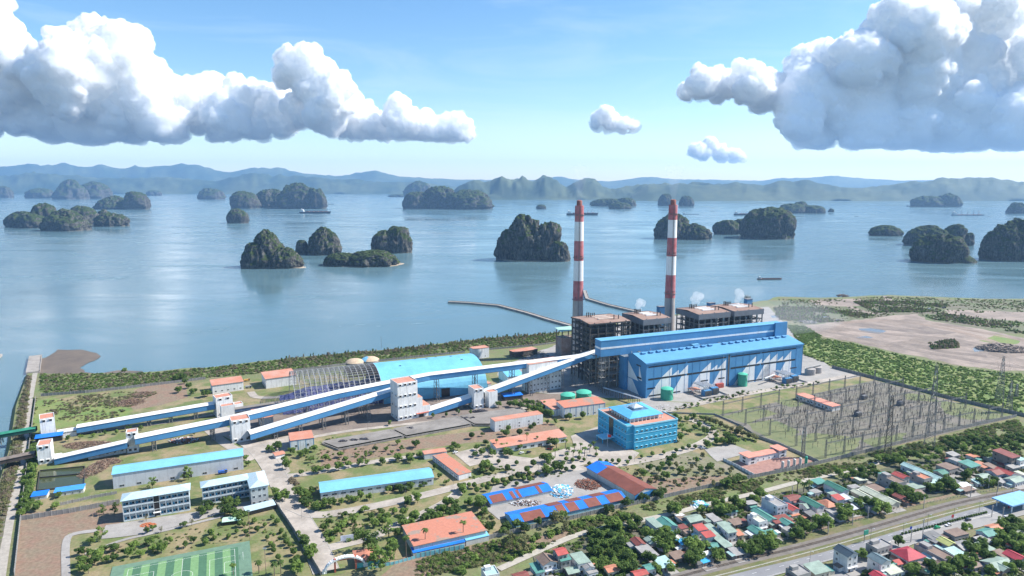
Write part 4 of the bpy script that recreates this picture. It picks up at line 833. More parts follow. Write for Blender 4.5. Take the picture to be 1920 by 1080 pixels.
# precipitators and fan ducts between boilers and chimneys
for i, (x, y) in enumerate(((60, 108), (130, 108), (200, 112), (262, 112))):
    e = empty('dust_precipitator', hall(x - 55, y), HA, nth(i) + ' dust precipitator from the left behind the boiler houses', 'precipitator', 'precipitators behind the boilers'); 
    MB().box(0, 30, 0, 22, 10, 28).build('casing', grey_m, e); k = MB()
    for q in range(4): k.lathe(4 + q * 7.3, 11, [(.6, 3), (3.4, 9.9)], 6); k.box(.3 + q * 9.6, .9 + q * 9.6, .2, .8, 0, 9.9); k.box(.3 + q * 9.6, .9 + q * 9.6, 21, 21.6, 0, 9.9)
    k.build('hopper', steel2, e); MB().box(-.5, 30.5, -.5, 22.5, 28.01, 28.6).build('roof', rust_m, e)
# old brown silo block with green roof at the left of boiler one
P, L, a = frame((1053, 668), (1084, 664)); e = empty('ash_silo_block', P, a, 'stained brown concrete block under a pale green roof at the far left of the boilers', 'silo block')
MB().box(0, 20, 0, 16, 0, 24).build('wall', mat('stained_brown', (.22, .15, .12), col2=(.32, .28, .26), var=.25, scale=.12, streak=.6), e)
k = MB(); [k.box(x - .4, x + .4, y - .4, y + .4, 24.01, 33) for x in (.5, 10, 19.5) for y in (.5, 15.5)]; [k.bar((0, 0, z), (20, 0, z), .5) for z in (27, 32)]; k.build('upper_frame', dsteel, e)
roofmb('shed', 22, 16, 33.1, 2, 1).build('roof', mat('pale_green_roof', (.30, .50, .42), var=.1), e)
# ---------------------------------------------------------------- chimneys
def chimney(px, t, rows, label, htop=200, r0=7.4, r1=5.6):
    dx = (px - 960) / F; y = t * .99; x = (px - 960) / F * (y * CP + 0) ; P = Vector((x, y, 0))
    for _ in range(6):
        q = proj((P.x, P.y, htop)); P.x += (px - q[0]) / F * y
    e = empty('chimney', P, 0, label, 'chimney', 'two striped chimneys'); zt = hz(P, rows[0]); 
    zz = [0] + [hz(P, r) for r in rows[::-1]]; mm = [conc2] + [mat('faded_red_paint', (.38, .095, .10), col2=(.45, .19, .20), var=.12, scale=.12, streak=.25, fine=.9), wht_m] * 3; names = ['concrete_shaft'] + ['red_band', 'white_band'] * 3
    R = lambda z: r0 + (r1 - r0) * z / zt
    for i in range(len(zz) - 1):
        n = 28; k = MB(); k.lathe(0, 0, [(R(zz[i]), zz[i]), (R((zz[i] + zz[i + 1]) / 2), (zz[i] + zz[i + 1]) / 2), (R(zz[i + 1]), zz[i + 1])], n)
        if i == len(zz) - 2: k.lathe(0, 0, [(R(zt), zt), (2.6, zt + .02)], n)
        k.build(names[i], mm[i], e, smooth=True)
    k = MB(); k.lathe(0, 0, [(3.6, zt + .05), (3.5, zt + 6), (2.4, zt + 7), (2.4, zt + .1)], 20); k.build('flue', mat('flue_brown', (.25, .10, .08), var=.2), e, smooth=True)
    pf = MB().lathe(0, 0, [(0, 0), (1.25, 0), (1.25, .35), (0, .35)], 28)
    for z in (zt - 12, zz[-3] - 22, zz[2] - 25):
        k = MB(); k.lathe(0, 0, [(R(z) + .02, z), (R(z) + 1.2, z), (R(z) + 1.2, z + .25), (R(z) + .02, z + .25)], 28); k.lathe(0, 0, [(R(z) + 1.15, z + .9), (R(z) + 1.2, z + 1.1), (R(z) + 1.15, z + 1.1)], 28); k.build('platform', steel2, e)
    k = MB()
    k.bar((-.4, -R(0) - .25, 0), (-.4, -R(zt) - .25, zt), .25); k.bar((.4, -R(0) - .25, 0), (.4, -R(zt) - .25, zt), .25); k.build('ladder', steel2, e)
    wn_ = MB().box(-.5, .5, -.12, .3, 0, 1.8).mesh('shaft_opening', dark_m2)  # dark boxes for the small dark openings in the shaft, no lamps
    for z in (zt - 14, zz[-3] - 22, zz[2] - 24):
        for ang in (-2.2, -1.25, -.9): link('shaft_opening', wn_, e, (R(z) * cos(ang), R(z) * sin(ang), z + 1.3), ang + pi / 2)
    return e, zt
chimney(1086.5, 885, (385.5, 415.5, 451.5, 488.5, 526, 563), 'left red and white striped chimney')
chimney(1262.5, 905, (384, 412, 445.5, 480, 515, 558), 'right red and white striped chimney')
# ---------------------------------------------------------------- coal conveyors
roofc = mat('conveyor_roof', (.64, .635, .61), col2=(.74, .73, .70), var=.12, scale=.12, fine=.9, rough=.5)
def conveyor(nodes, w, hh, label, sup=(), rm=None, sm=None, name='coal_conveyor', rise=1.1):
    N = [Vector(G(x, y, z)) if not isinstance(x, Vector) else x for x, y, z in nodes]; o = Vector((N[0].x, N[0].y, 0)); e = empty(name, o, 0, label, 'conveyor')
    nr = []
    for i in range(len(N)):
        t = N[min(i + 1, len(N) - 1)] - N[max(i - 1, 0)]; t.z = 0; t.normalize(); nr.append(Vector((-t.y, t.x, 0)))
    n = len(N); up = Vector((0, 0, 1)); A = [p - o + q * w / 2 for p, q in zip(N, nr)]; B = [p - o - q * w / 2 for p, q in zip(N, nr)]; M_ = [p - o for p in N]
    for s, Q in (('far', A), ('near', B)):
        k = MB()
        for i in range(n - 1):
            o2 = nr[i] * (.12 if s == 'far' else -.12); a, b_ = Q[i], Q[i + 1]
            vs = [a - up * hh, b_ - up * hh, b_ - up * .05, a - up * .05]; vs += [v - o2 for v in vs]; k.add(vs, [(0, 1, 2, 3), (7, 6, 5, 4), (0, 4, 5, 1), (3, 2, 6, 7), (0, 3, 7, 4), (1, 5, 6, 2)])
        k.build('side_cladding', sm or blue_m, e)
    k = MB()
    for i in range(n - 1): k.add([A[i] + nr[i] * .4, M_[i] + up * rise, M_[i + 1] + up * rise, A[i + 1] + nr[i] * .4, B[i] - nr[i] * .4, B[i + 1] - nr[i] * .4, A[i] + nr[i] * .4 - up * .15, M_[i] + up * (rise - .15), M_[i + 1] + up * (rise - .15), A[i + 1] + nr[i] * .4 - up * .15, B[i] - nr[i] * .4 - up * .15, B[i + 1] - nr[i] * .4 - up * .15],
        [(0, 3, 2, 1), (1, 2, 5, 4), (6, 7, 8, 9), (7, 10, 11, 8), (4, 5, 11, 10), (0, 6, 9, 3), (0, 1, 7, 6), (1, 4, 10, 7), (3, 9, 8, 2), (2, 8, 11, 5)])
    k.build('roof', rm or roofc, e)
    k = MB(); [k.add([A[i] - up * hh, A[i + 1] - up * hh, B[i + 1] - up * hh, B[i] - up * hh] + [v - up * (hh + .4) for v in (A[i], A[i + 1], B[i + 1], B[i])], [(0, 3, 2, 1)[::-1], (4, 5, 6, 7)[::-1], (0, 4, 5, 1), (2, 3, 7, 6)][::1]) for i in range(n - 1)]; k.build('floor_truss', dsteel, e)
    # small roof vents
    tot = [0]
    for i in range(n - 1): tot.append(tot[-1] + (N[i + 1] - N[i]).length)
    def at(f):
        s = f * tot[-1]
        for i in range(n - 1):
            if s <= tot[i + 1] + 1e-6: return M_[i].lerp(M_[i + 1], (s - tot[i]) / (tot[i + 1] - tot[i])), nr[i], (M_[i + 1] - M_[i]).normalized()
    # trestles
    for f in sup:
        p, q, t = at(f); hgt = p.z - hh - .4
        if hgt < 2: continue
        k = MB(); th = Vector((t.x, t.y, 0)).normalized()
        for s1 in (-1, 1):
            for s2 in (-1, 1):
                b0_ = Vector((p.x, p.y, 0)) + q * s1 * (w * .42 + hgt * .03) + th * s2 * 1.4; t0 = Vector((p.x, p.y, hgt)) + q * s1 * w * .38 + th * s2 * 1.2; k.bar(b0_, t0, .55)
            m_ = max(2, int(hgt / 5))
            for j in range(m_):
                za, zb = hgt * j / m_, hgt * (j + 1) / m_; c_ = Vector((p.x, p.y, 0)) + q * s1 * (w * .40)
                k.bar(c_ - th * 1.3 + up * za, c_ + th * 1.3 + up * zb, .22); k.bar(c_ - th * 1.3 + up * zb, c_ + th * 1.3 + up * zb, .25)
                if s1 == 1: k.bar(c_ + up * za, c_ - q * w * .8 + up * zb, .25); k.bar(c_ + up * zb, c_ - q * w * .8 + up * za, .25)
        k.build('trestle', steel2, e)
    return e
conveyor([(144, 799, 8), (402, 755, 13)], 10, 5, 'upper left blue conveyor from the west intake tower to the small tower cluster', (.15, .34, .5, .66, .85))
conveyor([(104, 857, 5.5), (240, 826, 12.5)], 9, 5, 'lowest left conveyor rising to the narrow white tower', ())
conveyor([(252, 819, 14), (421, 785, 17), (630, 735, 24.5), (803, 701, 29), (1074, 668, 34), (1120, 660, 36.5)], 11, 5.2, 'longest blue and white conveyor crossing above the coal storage to the boilers', (.03, .13, .22, .31, .42, .5, .6, .69, .78, .87))
conveyor([(466, 811, 9.5), (736, 729, 25)], 11, 5.2, 'middle conveyor climbing from the squat tower to the tall white transfer tower', (.16, .32, .48, .64, .8))
conveyor([(800, 768, 4.5), (886, 740, 12)], 11, 5.2, 'short conveyor between the tall transfer tower and the slim orange topped tower', (.7,))
conveyor([(905, 734, 12), (1112, 658, 38), (1130, 652, 39.5)], 11, 5.2, 'steep conveyor from the slim tower up into the bunker gallery', (.22, .36, .5, .62, .74, .86, .95))
conveyor([(-60, 823, 8), (68, 801, 11)], 7, 3, 'dark green covered conveyor entering from the left edge', (.45,), mat('green_roof_sheet', (.03, .20, .13), var=.15), mat('dark_green_side', (.015, .08, .06)))
conveyor([(-60, 874, 6), (66, 847, 10)], 7, 3, 'brown covered conveyor entering from the left edge below the green one', (.45,), mat('brown_roof_sheet', (.17, .14, .12)), mat('brown_side', (.08, .06, .05)))
conveyor([(440, 766, 6), (566, 747, 9)], 6, 3, 'low grey conveyor leading into the open end of the coal storage', (.3, .6), slab_m, mat('faded_blue_side', (.10, .17, .28)))
# ---------------------------------------------------------------- transfer towers
hood = lambda w, h: winmesh(w, h, 1.1, None, dark_m2, .12, False)
def tower(A, B, D, top, label, rows, cols, side=2, zs=None, annex=None):
    e, L, h = bld(A, B, D, (top,), 'transfer_tower', label, 'tower', 'flat', .25, wall_m, orange_m, -.4)
    k = MB()
    for b_ in ((0, L, 0, .35), (0, L, D - .35, D), (0, .35, .35, D - .35), (L - .35, L, .35, D - .35)): k.box(*b_, h + .011, h + .9)
    k.build('parapet', wall_m, e); me = hood(2.0, 2.1); zs = [1.6 + (h - 4) * i / max(1, rows - 1) for i in range(rows)]
    winrow(e, me, [L * (i + .6) / (cols + .2) for i in range(cols)], zs, 'front', L, D); winrow(e, me, [D * (i + .5) / side for i in range(side)], zs[:max(1, rows - 1)], 'left', L, D)
    return e, L, h
tower((78, 824), (106, 819), 16, 788, 'white intake tower with orange roof at the end of the green conveyor', 2, 2)
tower((72, 872), (98, 868), 14, 838, 'white intake tower at the end of the brown conveyor', 2, 2)
tower((239, 850), (260, 847), 9, 813, 'narrow white tower where the two lower left conveyors meet', 2, 2, 1)
tower((407, 783), (438, 777), 12, 748, 'white tower with orange roof at the end of the upper left conveyor', 2, 2)
tower((416, 790), (441, 786), 8, 764, 'small orange roofed block stepped in front of the tower cluster', 1, 1, 1)
tower((441, 776), (457, 773), 8, 760, 'small orange roofed lean-to block at the right of the tower cluster', 1, 1, 1)
tower((436, 832), (471, 826), 14, 791, 'squat white tower with three windows at the foot of the middle conveyor', 2, 3)
e, L, h = tower((747, 790), (784, 783), 19, 721, 'tallest white transfer tower with four rows of hooded windows', 4, 4)
MB().box(L + .003, L + 5, 0, 17, 0, h * .55).build('annex', wall_m, e); MB().box(L + .3, L + 4.8, .3, 16.8, h * .55 + .003, h * .55 + .2).build('annex_roof', orange_m, e)
MB().box(L + 5.003, L + 13, 0, 17, 0, h * .30).build('annex', wall_m, e); MB().box(L + 5.3, L + 12.8, .3, 16.8, h * .3 + .003, h * .3 + .2).build('annex_roof', orange_m, e); MB().box(L * .9, L + 11, -2, -.01, 4.2, 4.5).build('door_canopy', mat('red_canopy', (.4, .1, .06)), e); MB().box(L + 1, L + 6, -.06, -.004, 0, 3.2).build('door', dark_m2, e)
tower((889, 768), (907, 765), 14, 731, 'slim white tower with orange roof in the middle of the short conveyors', 2, 2, 2)
tower((917, 765), (933, 762), 9, 737, 'plain white pier block holding up the steep conveyor', 0, 1, 1)
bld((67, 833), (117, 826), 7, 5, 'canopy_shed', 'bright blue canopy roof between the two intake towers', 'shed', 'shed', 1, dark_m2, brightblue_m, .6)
bld((108, 823), (144, 817), 8, 5.5, 'gallery_base', 'low white link building with slot windows below the upper left conveyor', 'building', 'flat', .2, wall_m, wht_m, .1, [('front', 4, .8, 4, [4], 0)])
bld((166, 862), (237, 849), 8, 4.6, 'gallery_base', 'low white link building with five square windows under the lowest conveyor', 'building', 'flat', .2, wall_m, wht_m, -.1, [('front', 1.6, 1.4, 5, [2], 0)])
bld((98, 866), (116, 863), 8, 3.5, 'gallery_base', 'short white block between the brown conveyor tower and the lowest conveyor', 'building', 'flat', .2, wall_m, wht_m, -.1)
# ---------------------------------------------------------------- coal storage vault
P, L, a = frame((556, 778), (914, 734)); W, Hh = 84.0, 31.0; e = empty('coal_storage_vault', P, a, 'huge barrel vault coal store, right half light blue, left half stripped to its ribs', 'coal store')
xs = L * .43; NA = 26
def arc(i, r=0): t = pi * i / NA; return (W / 2 - (W / 2 + r) * cos(t), (Hh + r) * max(sin(t), 0) ** .82)
def shell(x0, x1, i0, i1, name, m, step=6, par=None):
    k = MB(); n = max(1, int((x1 - x0) / step))
    for j in range(n):
        a0, a1 = x0 + (x1 - x0) * j / n, x0 + (x1 - x0) * (j + 1) / n; z_ = .04 * (j % 2)
        for i in range(i0, i1):
            (y0, z0), (y1, z1) = arc(i, z_), arc(i + 1, z_); (y2, z2), (y3, z3) = arc(i, z_ - .15), arc(i + 1, z_ - .15)
            k.add([(a0, y0, z0), (a1, y0, z0), (a1, y1, z1), (a0, y1, z1), (a0, y2, z2), (a1, y2, z2), (a1, y3, z3), (a0, y3, z3)], [(0, 1, 2, 3), (7, 6, 5, 4)])
    return k.build(name, m, par or e)
shell(xs, L, 0, NA, 'roof_cladding', vault_m); shell(xs * .97, L * .62, 18, NA, 'roof_cladding', vault_m)
k = MB(); k.add([(L, arc(i)[0], arc(i)[1]) for i in range(NA + 1)], [tuple(range(NA + 1))]); k.build('end_wall', vault_m, e)
MB().box(L * .74, L * .74 + 9, -.6, 3, 0, 9).build('door', dark_m2, e); k = MB()
for q in ((.55, 11), (.66, 15), (.72, 14), (.78, 15), (.86, 14), (.9, 11)): y, z = arc(q[1], .1); k.box(L * q[0], L * q[0] + 2.5, y - 1.4, y + 1.4, z - .2, z + .02)
k.build('roof_hole', dark_m2, e)
rib_m = mat('white_rib', (.34, .34, .34), var=.2, metal=.2, rough=.6)
k = MB()
for i in range(NA): 
    (y0, z0), (y1, z1) = arc(i), arc(i + 1); (u0, w0), (u1, w1) = arc(i, -2.2), arc(i + 1, -2.2); k.bar((0, y0, z0), (0, y1, z1), .42); k.bar((0, u0, w0), (0, u1, w1), .32); k.bar((0, y0, z0), (0, u1, w1), .2)
rme = k.mesh('arch_rib', rib_m); nr_ = 17
for i in range(nr_): link('arch_rib', rme, e, (i * xs / (nr_ - 1), 0, 0))
k = MB()
for i in range(NA + 1): y, z = arc(i); k.bar((0, y, z), (xs, y, z), .3)
for i in range(NA + 1): y, z = arc(i, -2.2); k.bar((0, y, z), (xs, y, z), .12)
for j in range(nr_ - 1):
    x0, x1 = j * xs / (nr_ - 1), (j + 1) * xs / (nr_ - 1)
    for i in range(j % 2, NA, 2): y0, z0 = arc(i); y1, z1 = arc(i + 1, -2.2); k.bar((x0, y0, z0), (x1, y1, z1), .12); k.bar((x1, y0, z0), (x0, y1, z1), .12)
tag(k.build('purlins', rib_m, e), kind='stuff')
k = MB()
for i in range(8, 14):
    y0, z0 = arc(i, -.3); y1, z1 = arc(i + .75, -.3); k.add([(xs * .62, y0, z0), (xs, y0, z0), (xs, y1, z1), (xs * .62, y1, z1)], [(0, 1, 2, 3), (3, 2, 1, 0)])
k.build('interior_shade_sheet', dsteel, e)  # dark strips: shade of the interior seen through remaining roof, put into colour
# coal heap inside, with tarpaulins
nx, ny = 60, 26; X, Y = np.meshgrid(np.linspace(-12, L * .9, nx), np.linspace(5, W - 12, ny)); sy = np.sin(np.linspace(0, pi, ny))[:, None] ** .7; sx_ = np.clip((X + 12) / 26, 0, 1)
Z = 14 * sy * sx_ * (1 + .25 * fbm(np.c_[X.ravel() / 14, Y.ravel() / 14, X.ravel() * 0], 4, 3).reshape(X.shape)); V = np.c_[X.ravel(), Y.ravel(), Z.ravel() + .1]; I = np.arange(nx - 1); Fq = np.concatenate([np.c_[j * nx + I, j * nx + I + 1, (j + 1) * nx + I + 1, (j + 1) * nx + I] for j in range(ny - 1)])
o = link('coal_heap', mesh_np('coal_heap', V, Fq, tarp_m, True), None, P, a); tag(o, 'dark blue-grey coal heap under the bare ribs of the vault', 'coal heap')
# flat orange domes behind it
for i, (px, py) in enumerate(((665, 681), (684, 678), (694, 677))):
    if i == 1: continue
    q = G(px, py); e = empty('domed_tank', q, 0, ['plain orange shallow dome behind the coal store', 'shallow dome half orange half blue behind the coal store'][i > 0], 'dome'); MB().cyl(0, 0, 0, 2, 11.5, n=24).build('tank_wall', conc2, e); MB().lathe(0, 0, [(11.6, 2.01), (10, 3.4), (7, 4.9), (3.5, 5.8), (.01, 6)], 24).build('dome', mat('dome_orange', (.47, .36, .25), var=.12), e, smooth=True)
    if i: MB().lathe(0, 0, [(11.65, 2.05), (10.05, 3.45), (7.05, 4.95), (3.5, 5.86), (.01, 6.06)], 24).build('dome_patch', lblue_m, e).scale = (.999, .999, 1)
    if i: p_ = [o_ for o_ in e.children if o_.name.startswith('dome_patch')][0]; me = p_.data; import bmesh; bm = bmesh.new(); bm.from_mesh(me); bmesh.ops.delete(bm, geom=[f for f in bm.faces if f.calc_center_median().x > -2], context='FACES'); bm.to_mesh(me); bm.free()
# ---------------------------------------------------------------- tanks
def tank(px, py, wpx, top, label, dome=True, pipe=False):
    q = G(px, py); r = wpx / 2 / F * q.y; q.y += r * .8; h = hz(q, top) - (r * .12 if dome else 0); e = empty('storage_tank', q, 0, label, 'tank')
    MB().cyl(0, 0, 0, h, r, n=28, cap=False).build('tank_shell', green_m, e, smooth=True); MB().lathe(0, 0, [(r + .12, h), (r * .75, h + r * .14), (r * .4, h + r * .24), (.01, h + r * .28)], 28).build('tank_roof', mat('green_roof_tank', (.07, .40, .28), var=.08), e, smooth=True)
    k = MB(); k.lathe(0, 0, [(r + .1, h - .9), (r + .25, h - .9), (r + .25, h - .7), (r + .1, h - .7)], 28); k.build('rim', green_m, e); k = MB()
    for i in range(12): a0 = -pi / 2 + .3 + i * .1; a1 = a0 + .1; k.bar(((r + .4) * cos(a0), (r + .4) * sin(a0), h * (1 - i / 12)), ((r + .4) * cos(a1), (r + .4) * sin(a1), h * (1 - (i + 1) / 12)), .35, .25)
    k.build('spiral_stair', pipe_m, e)
tank(1065.5, 757, 29, 738, 'left one of the two domed green tanks behind the white pump hall')
tank(1095.5, 753, 30, 733, 'right one of the two domed green tanks behind the white pump hall')
tank(1252, 751, 24, 727, 'upright green tank before the left part of the turbine hall front'); tank(1394, 725, 18, 700, 'tall narrow green tank before the right part of the turbine hall')
# transformers and ducts in front of the hall
def ducts(x, label):
    e = empty('step_up_transformer', hall(x, -20), HA, label, 'transformer')
    MB().box(0, 9, 0, 6, 0, 6).build('transformer_body', blue_m, e); MB().box(11, 19, 1, 7, 0, 7.5).build('radiator_bank', blue_m, e); k = MB()
    for i in range(8): k.box(.3 + i * 1.1, .6 + i * 1.1, -1.6, -.01, .8, 5.5); k.box(11.2 + i, 11.5 + i, -.8, .99, 1, 6.8)
    k.build('cooling_fin', steel2, e); k = MB()
    for i in range(3):
        k.tube((1.5 + i * 2.6, 3, 6), (1.5 + i * 2.6, 3, 9.5), .8); k.tube((1.5 + i * 2.6, 3, 9.5), (-2 + i * 2.6, 17, 11), .8); k.tube((12 + i * 2.4, 4, 7.5), (10 + i * 2.4, 17, 9.5), .7)
    k.build('bus_duct', pipe_m, e)
    MB().box(-8, 3, 10, 19, 4.5, 5).build('orange_canopy', orange_m, e); k = MB(); [k.box(x_ - .2, x_ + .2, y_ - .2, y_ + .2, 0, 4.5) for x_ in (-7, 2) for y_ in (11, 18)]; k.build('canopy_post', steel2, e)
    k = MB()
    for b_ in ((-9, 24, -8.2, -8), (-9.2, -9, -8.2, 6), (24, 24.2, -8.2, 6)): k.box(*b_, 0, 1.6)
    k.build('enclosure_wall', conc2, e)
ducts(HL * .28, 'left blue step-up transformer group with silver ducts before the turbine hall'); ducts(HL * .80, 'right blue step-up transformer group with silver ducts before the turbine hall')
k = MB(); k.tube((HL * .69, -12, 7), (HL * .80, -6, 8), .9); o = k.build('overhead_pipe', pipe_m, None, HP, HA); tag(o, 'long silver pipe from the tall narrow green tank to the right transformer group', 'pipe')
e = empty('cooling_unit', hall(HL + 12, -2), HA, 'round grey clarifier drums at the right end of the turbine hall', 'clarifier'); MB().cyl(0, 0, 0, 7, 6, n=20).build('drum', conc2, e); MB().cyl(14, 3, 0, 7, 6, n=20).build('drum', conc2, e); MB().bar((-6, 0, 8), (20, 3, 8), 1).build('walkway', steel2, e)
# pipe rack below the bunker
k = MB(); e = empty('pipe_rack', P_(b0, BA, -4, -12), BA - 1.25, 'rusty pipe rack running from the boilers toward the pump hall', 'pipe rack')
for i in range(9): k = MB(); k.box(i * 6 - .2, i * 6 + .2, -.2, .2, 0, 6); k.box(i * 6 - .2, i * 6 + .2, 3, 3.4, 0, 6); k.box(i * 6 - .2, i * 6 + .2, 0, 3.4, 6, 6.4); k.build('rack_frame', steel_m, e)
k = MB(); [k.tube((0, .5 + j * .8, 6.7), (50, .5 + j * .8, 6.7), .3) for j in range(4)]; k.build('rack_pipe', pipe_m, e)
# ---------------------------------------------------------------- plant buildings
W_ = 'white walled'
bld((399, 739), (457, 731), 20, (723,), 'workshop', 'orange roofed workshop nearest the upper left conveyor with small square windows', 'workshop', 'shed', 1.2, wall_m, orange_m, .6, [('front', 1.8, 1.2, 5, [2], 0)])
bld((499, 729), (556, 721), 26, (711,), 'workshop', 'second orange roofed workshop touching the bare ribs of the coal store', 'workshop', 'shed', 1.5, wall_m, orange_m, .6, [('left', 2.6, 3.4, 5, [.1], 0)])
bld((545, 846), (589, 840), 20, (827,), 'office_block', 'small cube building with orange roof and blue trimmed walls beside the road junction', 'building', 'flat', .3, wall_m, orange_m, .2, [('front', 1.6, 1.8, 2, [3], 0), ('left', 1.6, 1.8, 4, [2, 5.5], 0)], trim=blue_m)
bld((517, 861), (534, 857), 7, 3, 'gatehouse', 'tiny white kiosk with a red roof beside the road junction', 'kiosk', 'gable', .8, wall_m, orange_m, .6)
bld((488, 799), (513, 795), 10, (785,), 'pump_house', 'small orange roofed hut under the middle conveyors', 'hut', 'shed', .5, wall_m, orange_m, .3)
bld((472, 778), (500, 774), 8, 4, 'pump_house', 'low orange roofed hut between the two long conveyors', 'hut', 'flat', .3, wall_m, orange_m, .3)
bld((889, 674), (917, 670), 13, (655,), 'office_block', 'white two storey building with orange roof between the coal store and the shore', 'building', 'flat', .3, wall_m, orange_m, .3, [('left', 1.2, 1.2, 6, [2, 5.5], 0), ('front', 1.2, 1.2, 2, [2], 0)])
bld((966, 671), (1008, 664), 14, 7, 'open_shed', 'open orange roofed pump shed among pipes left of the boilers', 'shed', 'flat', .3, dsteel, orange_m, .6)
bld((992, 738), (1052, 728), 16, (684,), 'office_block', 'tall white office with rows of windows behind the steep conveyor', 'building', 'flat', .3, wall_m, orange_m, .2, [('front', 1.8, 1.5, 9, [2, 8, 14, 20], 0), ('left', 1.8, 1.5, 3, [2, 8, 14], 0)])
bld((952, 720), (982, 716), 26, (707,), 'storage_shed', 'pale blue roofed shed between the two right conveyors', 'shed', 'gable', 3, wall_m, vault_m, .4)
bld((946, 752), (980, 748), 10, 4.5, 'storage_shed', 'dark blue roofed lean-to under the steep conveyor', 'shed', 'shed', .8, dsteel, brightblue_m, .5)
bld((915, 733), (921, 732), 8, 8, 'stair_block', 'narrow orange topped block at the right end of the coal store', 'block', 'flat', .3, wall_m, orange_m, .3)
bld((1058, 785), (1134, 775), 18, (765,), 'pump_hall', 'white pump hall with blue trim and orange roof in front of the green domed tanks', 'building', 'shed', 1.2, wall_m, oldor_m, .3, [('front', 1.6, 1.2, 6, [1.5], 0)], trim=mat('trim_blue', (.10, .22, .45)))
bld((1036, 781), (1055, 778), 18, (768,), 'annex_block', 'lower orange roofed annex at the left of the pump hall', 'building', 'flat', .3, wall_m, orange_m, .2, trim=mat('trim_blue', (.10, .22, .45)))
bld((1020, 766), (1046, 763), 10, 4.5, 'storage_shed', 'small orange roofed shed left of the domed tanks', 'shed', 'shed', 1, wall_m, orange_m, .3)
bld((928, 810), (1018, 795), 11, (791,), 'workshop', 'long white building with narrow orange roof below the ash slabs', 'building', 'flat', .3, wall_m, orange_m, -.1, [('front', 1.4, 1.2, 5, [1.5, 4.5], 0)])
bld((932, 851), (1062, 829), 15, (840,), 'canteen', 'long low building with faded orange roof facing the parked cars', 'building', 'shed', 1.4, wall_m, orange_m, .8, [('front', 3.4, 1.8, 9, [1], 0)], (40, 4, 2.6))
bld((602, 939), (813, 909), 18, (924,), 'warehouse', 'long white warehouse with light blue gabled roof in the middle foreground', 'warehouse', 'gable', 2.6, wall_m, lblue_m, .5, [('front', 3.4, 1.2, 13, [3], 0)], (52, 7, 4.6))
bld((213, 917), (457, 880), 17, (890,), 'warehouse', 'long grey walled warehouse with light blue roof at the left', 'warehouse', 'gable', 2.6, mat('ribbed_grey_wall', (.55, .57, .60), var=.08, scale=.15, streak=.3), lblue_m, .5, [('front', 3, 1.5, 8, [1], 0)], (50, 6, 5))
e, L, h = bld((920, 952), (1035, 927), 15, (944,), 'storage_shed', 'shorter patched blue and brown roofed shed beside the scrap heap', 'shed', 'gable', 2, cream_m, brightblue_m, .5)
def patches(e, L, D, h, rh, lst, m):      # brown replacement sheets laid on the near (0) or far (1) roof slope
    for x0, x1, s in lst:
        k = MB(); a, b_ = (-.55, D / 2 - .3) if s == 0 else (D / 2 + .3, D + .55); za, zb = (h + .2, h + rh + .2) if s == 0 else (h + rh + .2, h + .2)
        k.prism([(x0 * L, a), (x1 * L, a), (x1 * L, b_), (x0 * L, b_)], [za, za, zb, zb], [za + .07, za + .07, zb + .07, zb + .07]); k.build('roof_patch', m, e)
patches(e, L, 15, h, 2, [(.03, .25, 0), (.35, .41, 0), (.45, .50, 0), (.78, .84, 0), (.5, .97, 1)], brown_m)
e, L, h = bld((965, 990), (1175, 943), 16, (982,), 'storage_shed', 'longer patched blue and brown roofed shed along the front wall', 'shed', 'gable', 2.2, mat('pale_blue_wall', (.22, .42, .55), var=.1, streak=.3), brightblue_m, .5)
patches(e, L, 16, h, 2.2, [(.08, .26, 0), (.38, .45, 0), (.47, .56, 0), (.64, .76, 0), (.84, .98, 0), (.34, .46, 1), (.52, .64, 1), (.74, .86, 1)], brown_m)
P0, P1 = G(1190, 941), G(1100, 888); dd = P1 - P0; e, L, h = bld(Vector(P1), Vector(P0), 20, 5, 'storage_shed', 'steep brown and blue roofed shed running toward the front wall', 'shed', 'gable', 3, cream_m, brown_m, .5)
patches(e, L, 20, h, 3, [(-.005, .24, 0), (-.005, .16, 1)], brightblue_m); MB().box(L - .01, L + .12, .02, 19.98, 0, h).build('end_wall', mat('strong_blue_wall', (.03, .20, .48), var=.1), e)
P0, P1 = G(812, 864), G(860, 901); e, L, h = bld(P0, P1, 11, 4.2, 'workshop', 'narrow white block with orange flat roof pointing toward the viewer', 'building', 'flat', .3, wall_m, oldor_m, .2, [('front', 1.2, 1, 7, [1.5], 0)], trim=mat('trim_blue', (.10, .22, .45)))
bld((796, 862), (838, 856), 8, 4.4, 'workshop', 'small orange roofed cross wing at the far end of the narrow white block', 'building', 'flat', .3, wall_m, orange_m, .2)
bld((777, 1042), (911, 1012), 27, (1024,), 'repair_hall', 'large patched orange flat roof beside the turquoise wall', 'building', 'flat', .3, cream_m, oldor_m, .6)
bld((775, 1046), (872, 1025), 5.5, 3.2, 'lean_to', 'bright blue sheet lean-to along the front of the patched orange roof', 'lean-to', 'shed', .6, cream_m, brightblue_m, .2); bld((874, 1024), (917, 1014), 5, 3.6, 'lean_to', 'pale blue lean-to right of the bright blue one', 'lean-to', 'shed', .5, cream_m, lblue_m, .2)
bld((842, 986), (886, 978), 3, 4.8, 'lean_to', 'thin pale blue strip roof behind the patched orange roof', 'lean-to', 'flat', .2, cream_m, lblue_m, .2)
bld((59, 939), (88, 935), 7, 3, 'pump_hut', 'small square hut with bright blue roof by the green basin', 'hut', 'shed', .7, cream_m, brightblue_m, .4, [('front', 1, 1.4, 1, [.5], 0)])
bld((102, 932), (157, 924), 7, 3.2, 'pump_hut', 'longer hut with bright blue roof by the green basin', 'hut', 'shed', .7, cream_m, mat('blue_sheet_2', (.05, .25, .62), var=.12), .4, [('front', 1, 1.4, 4, [.5], 0)])
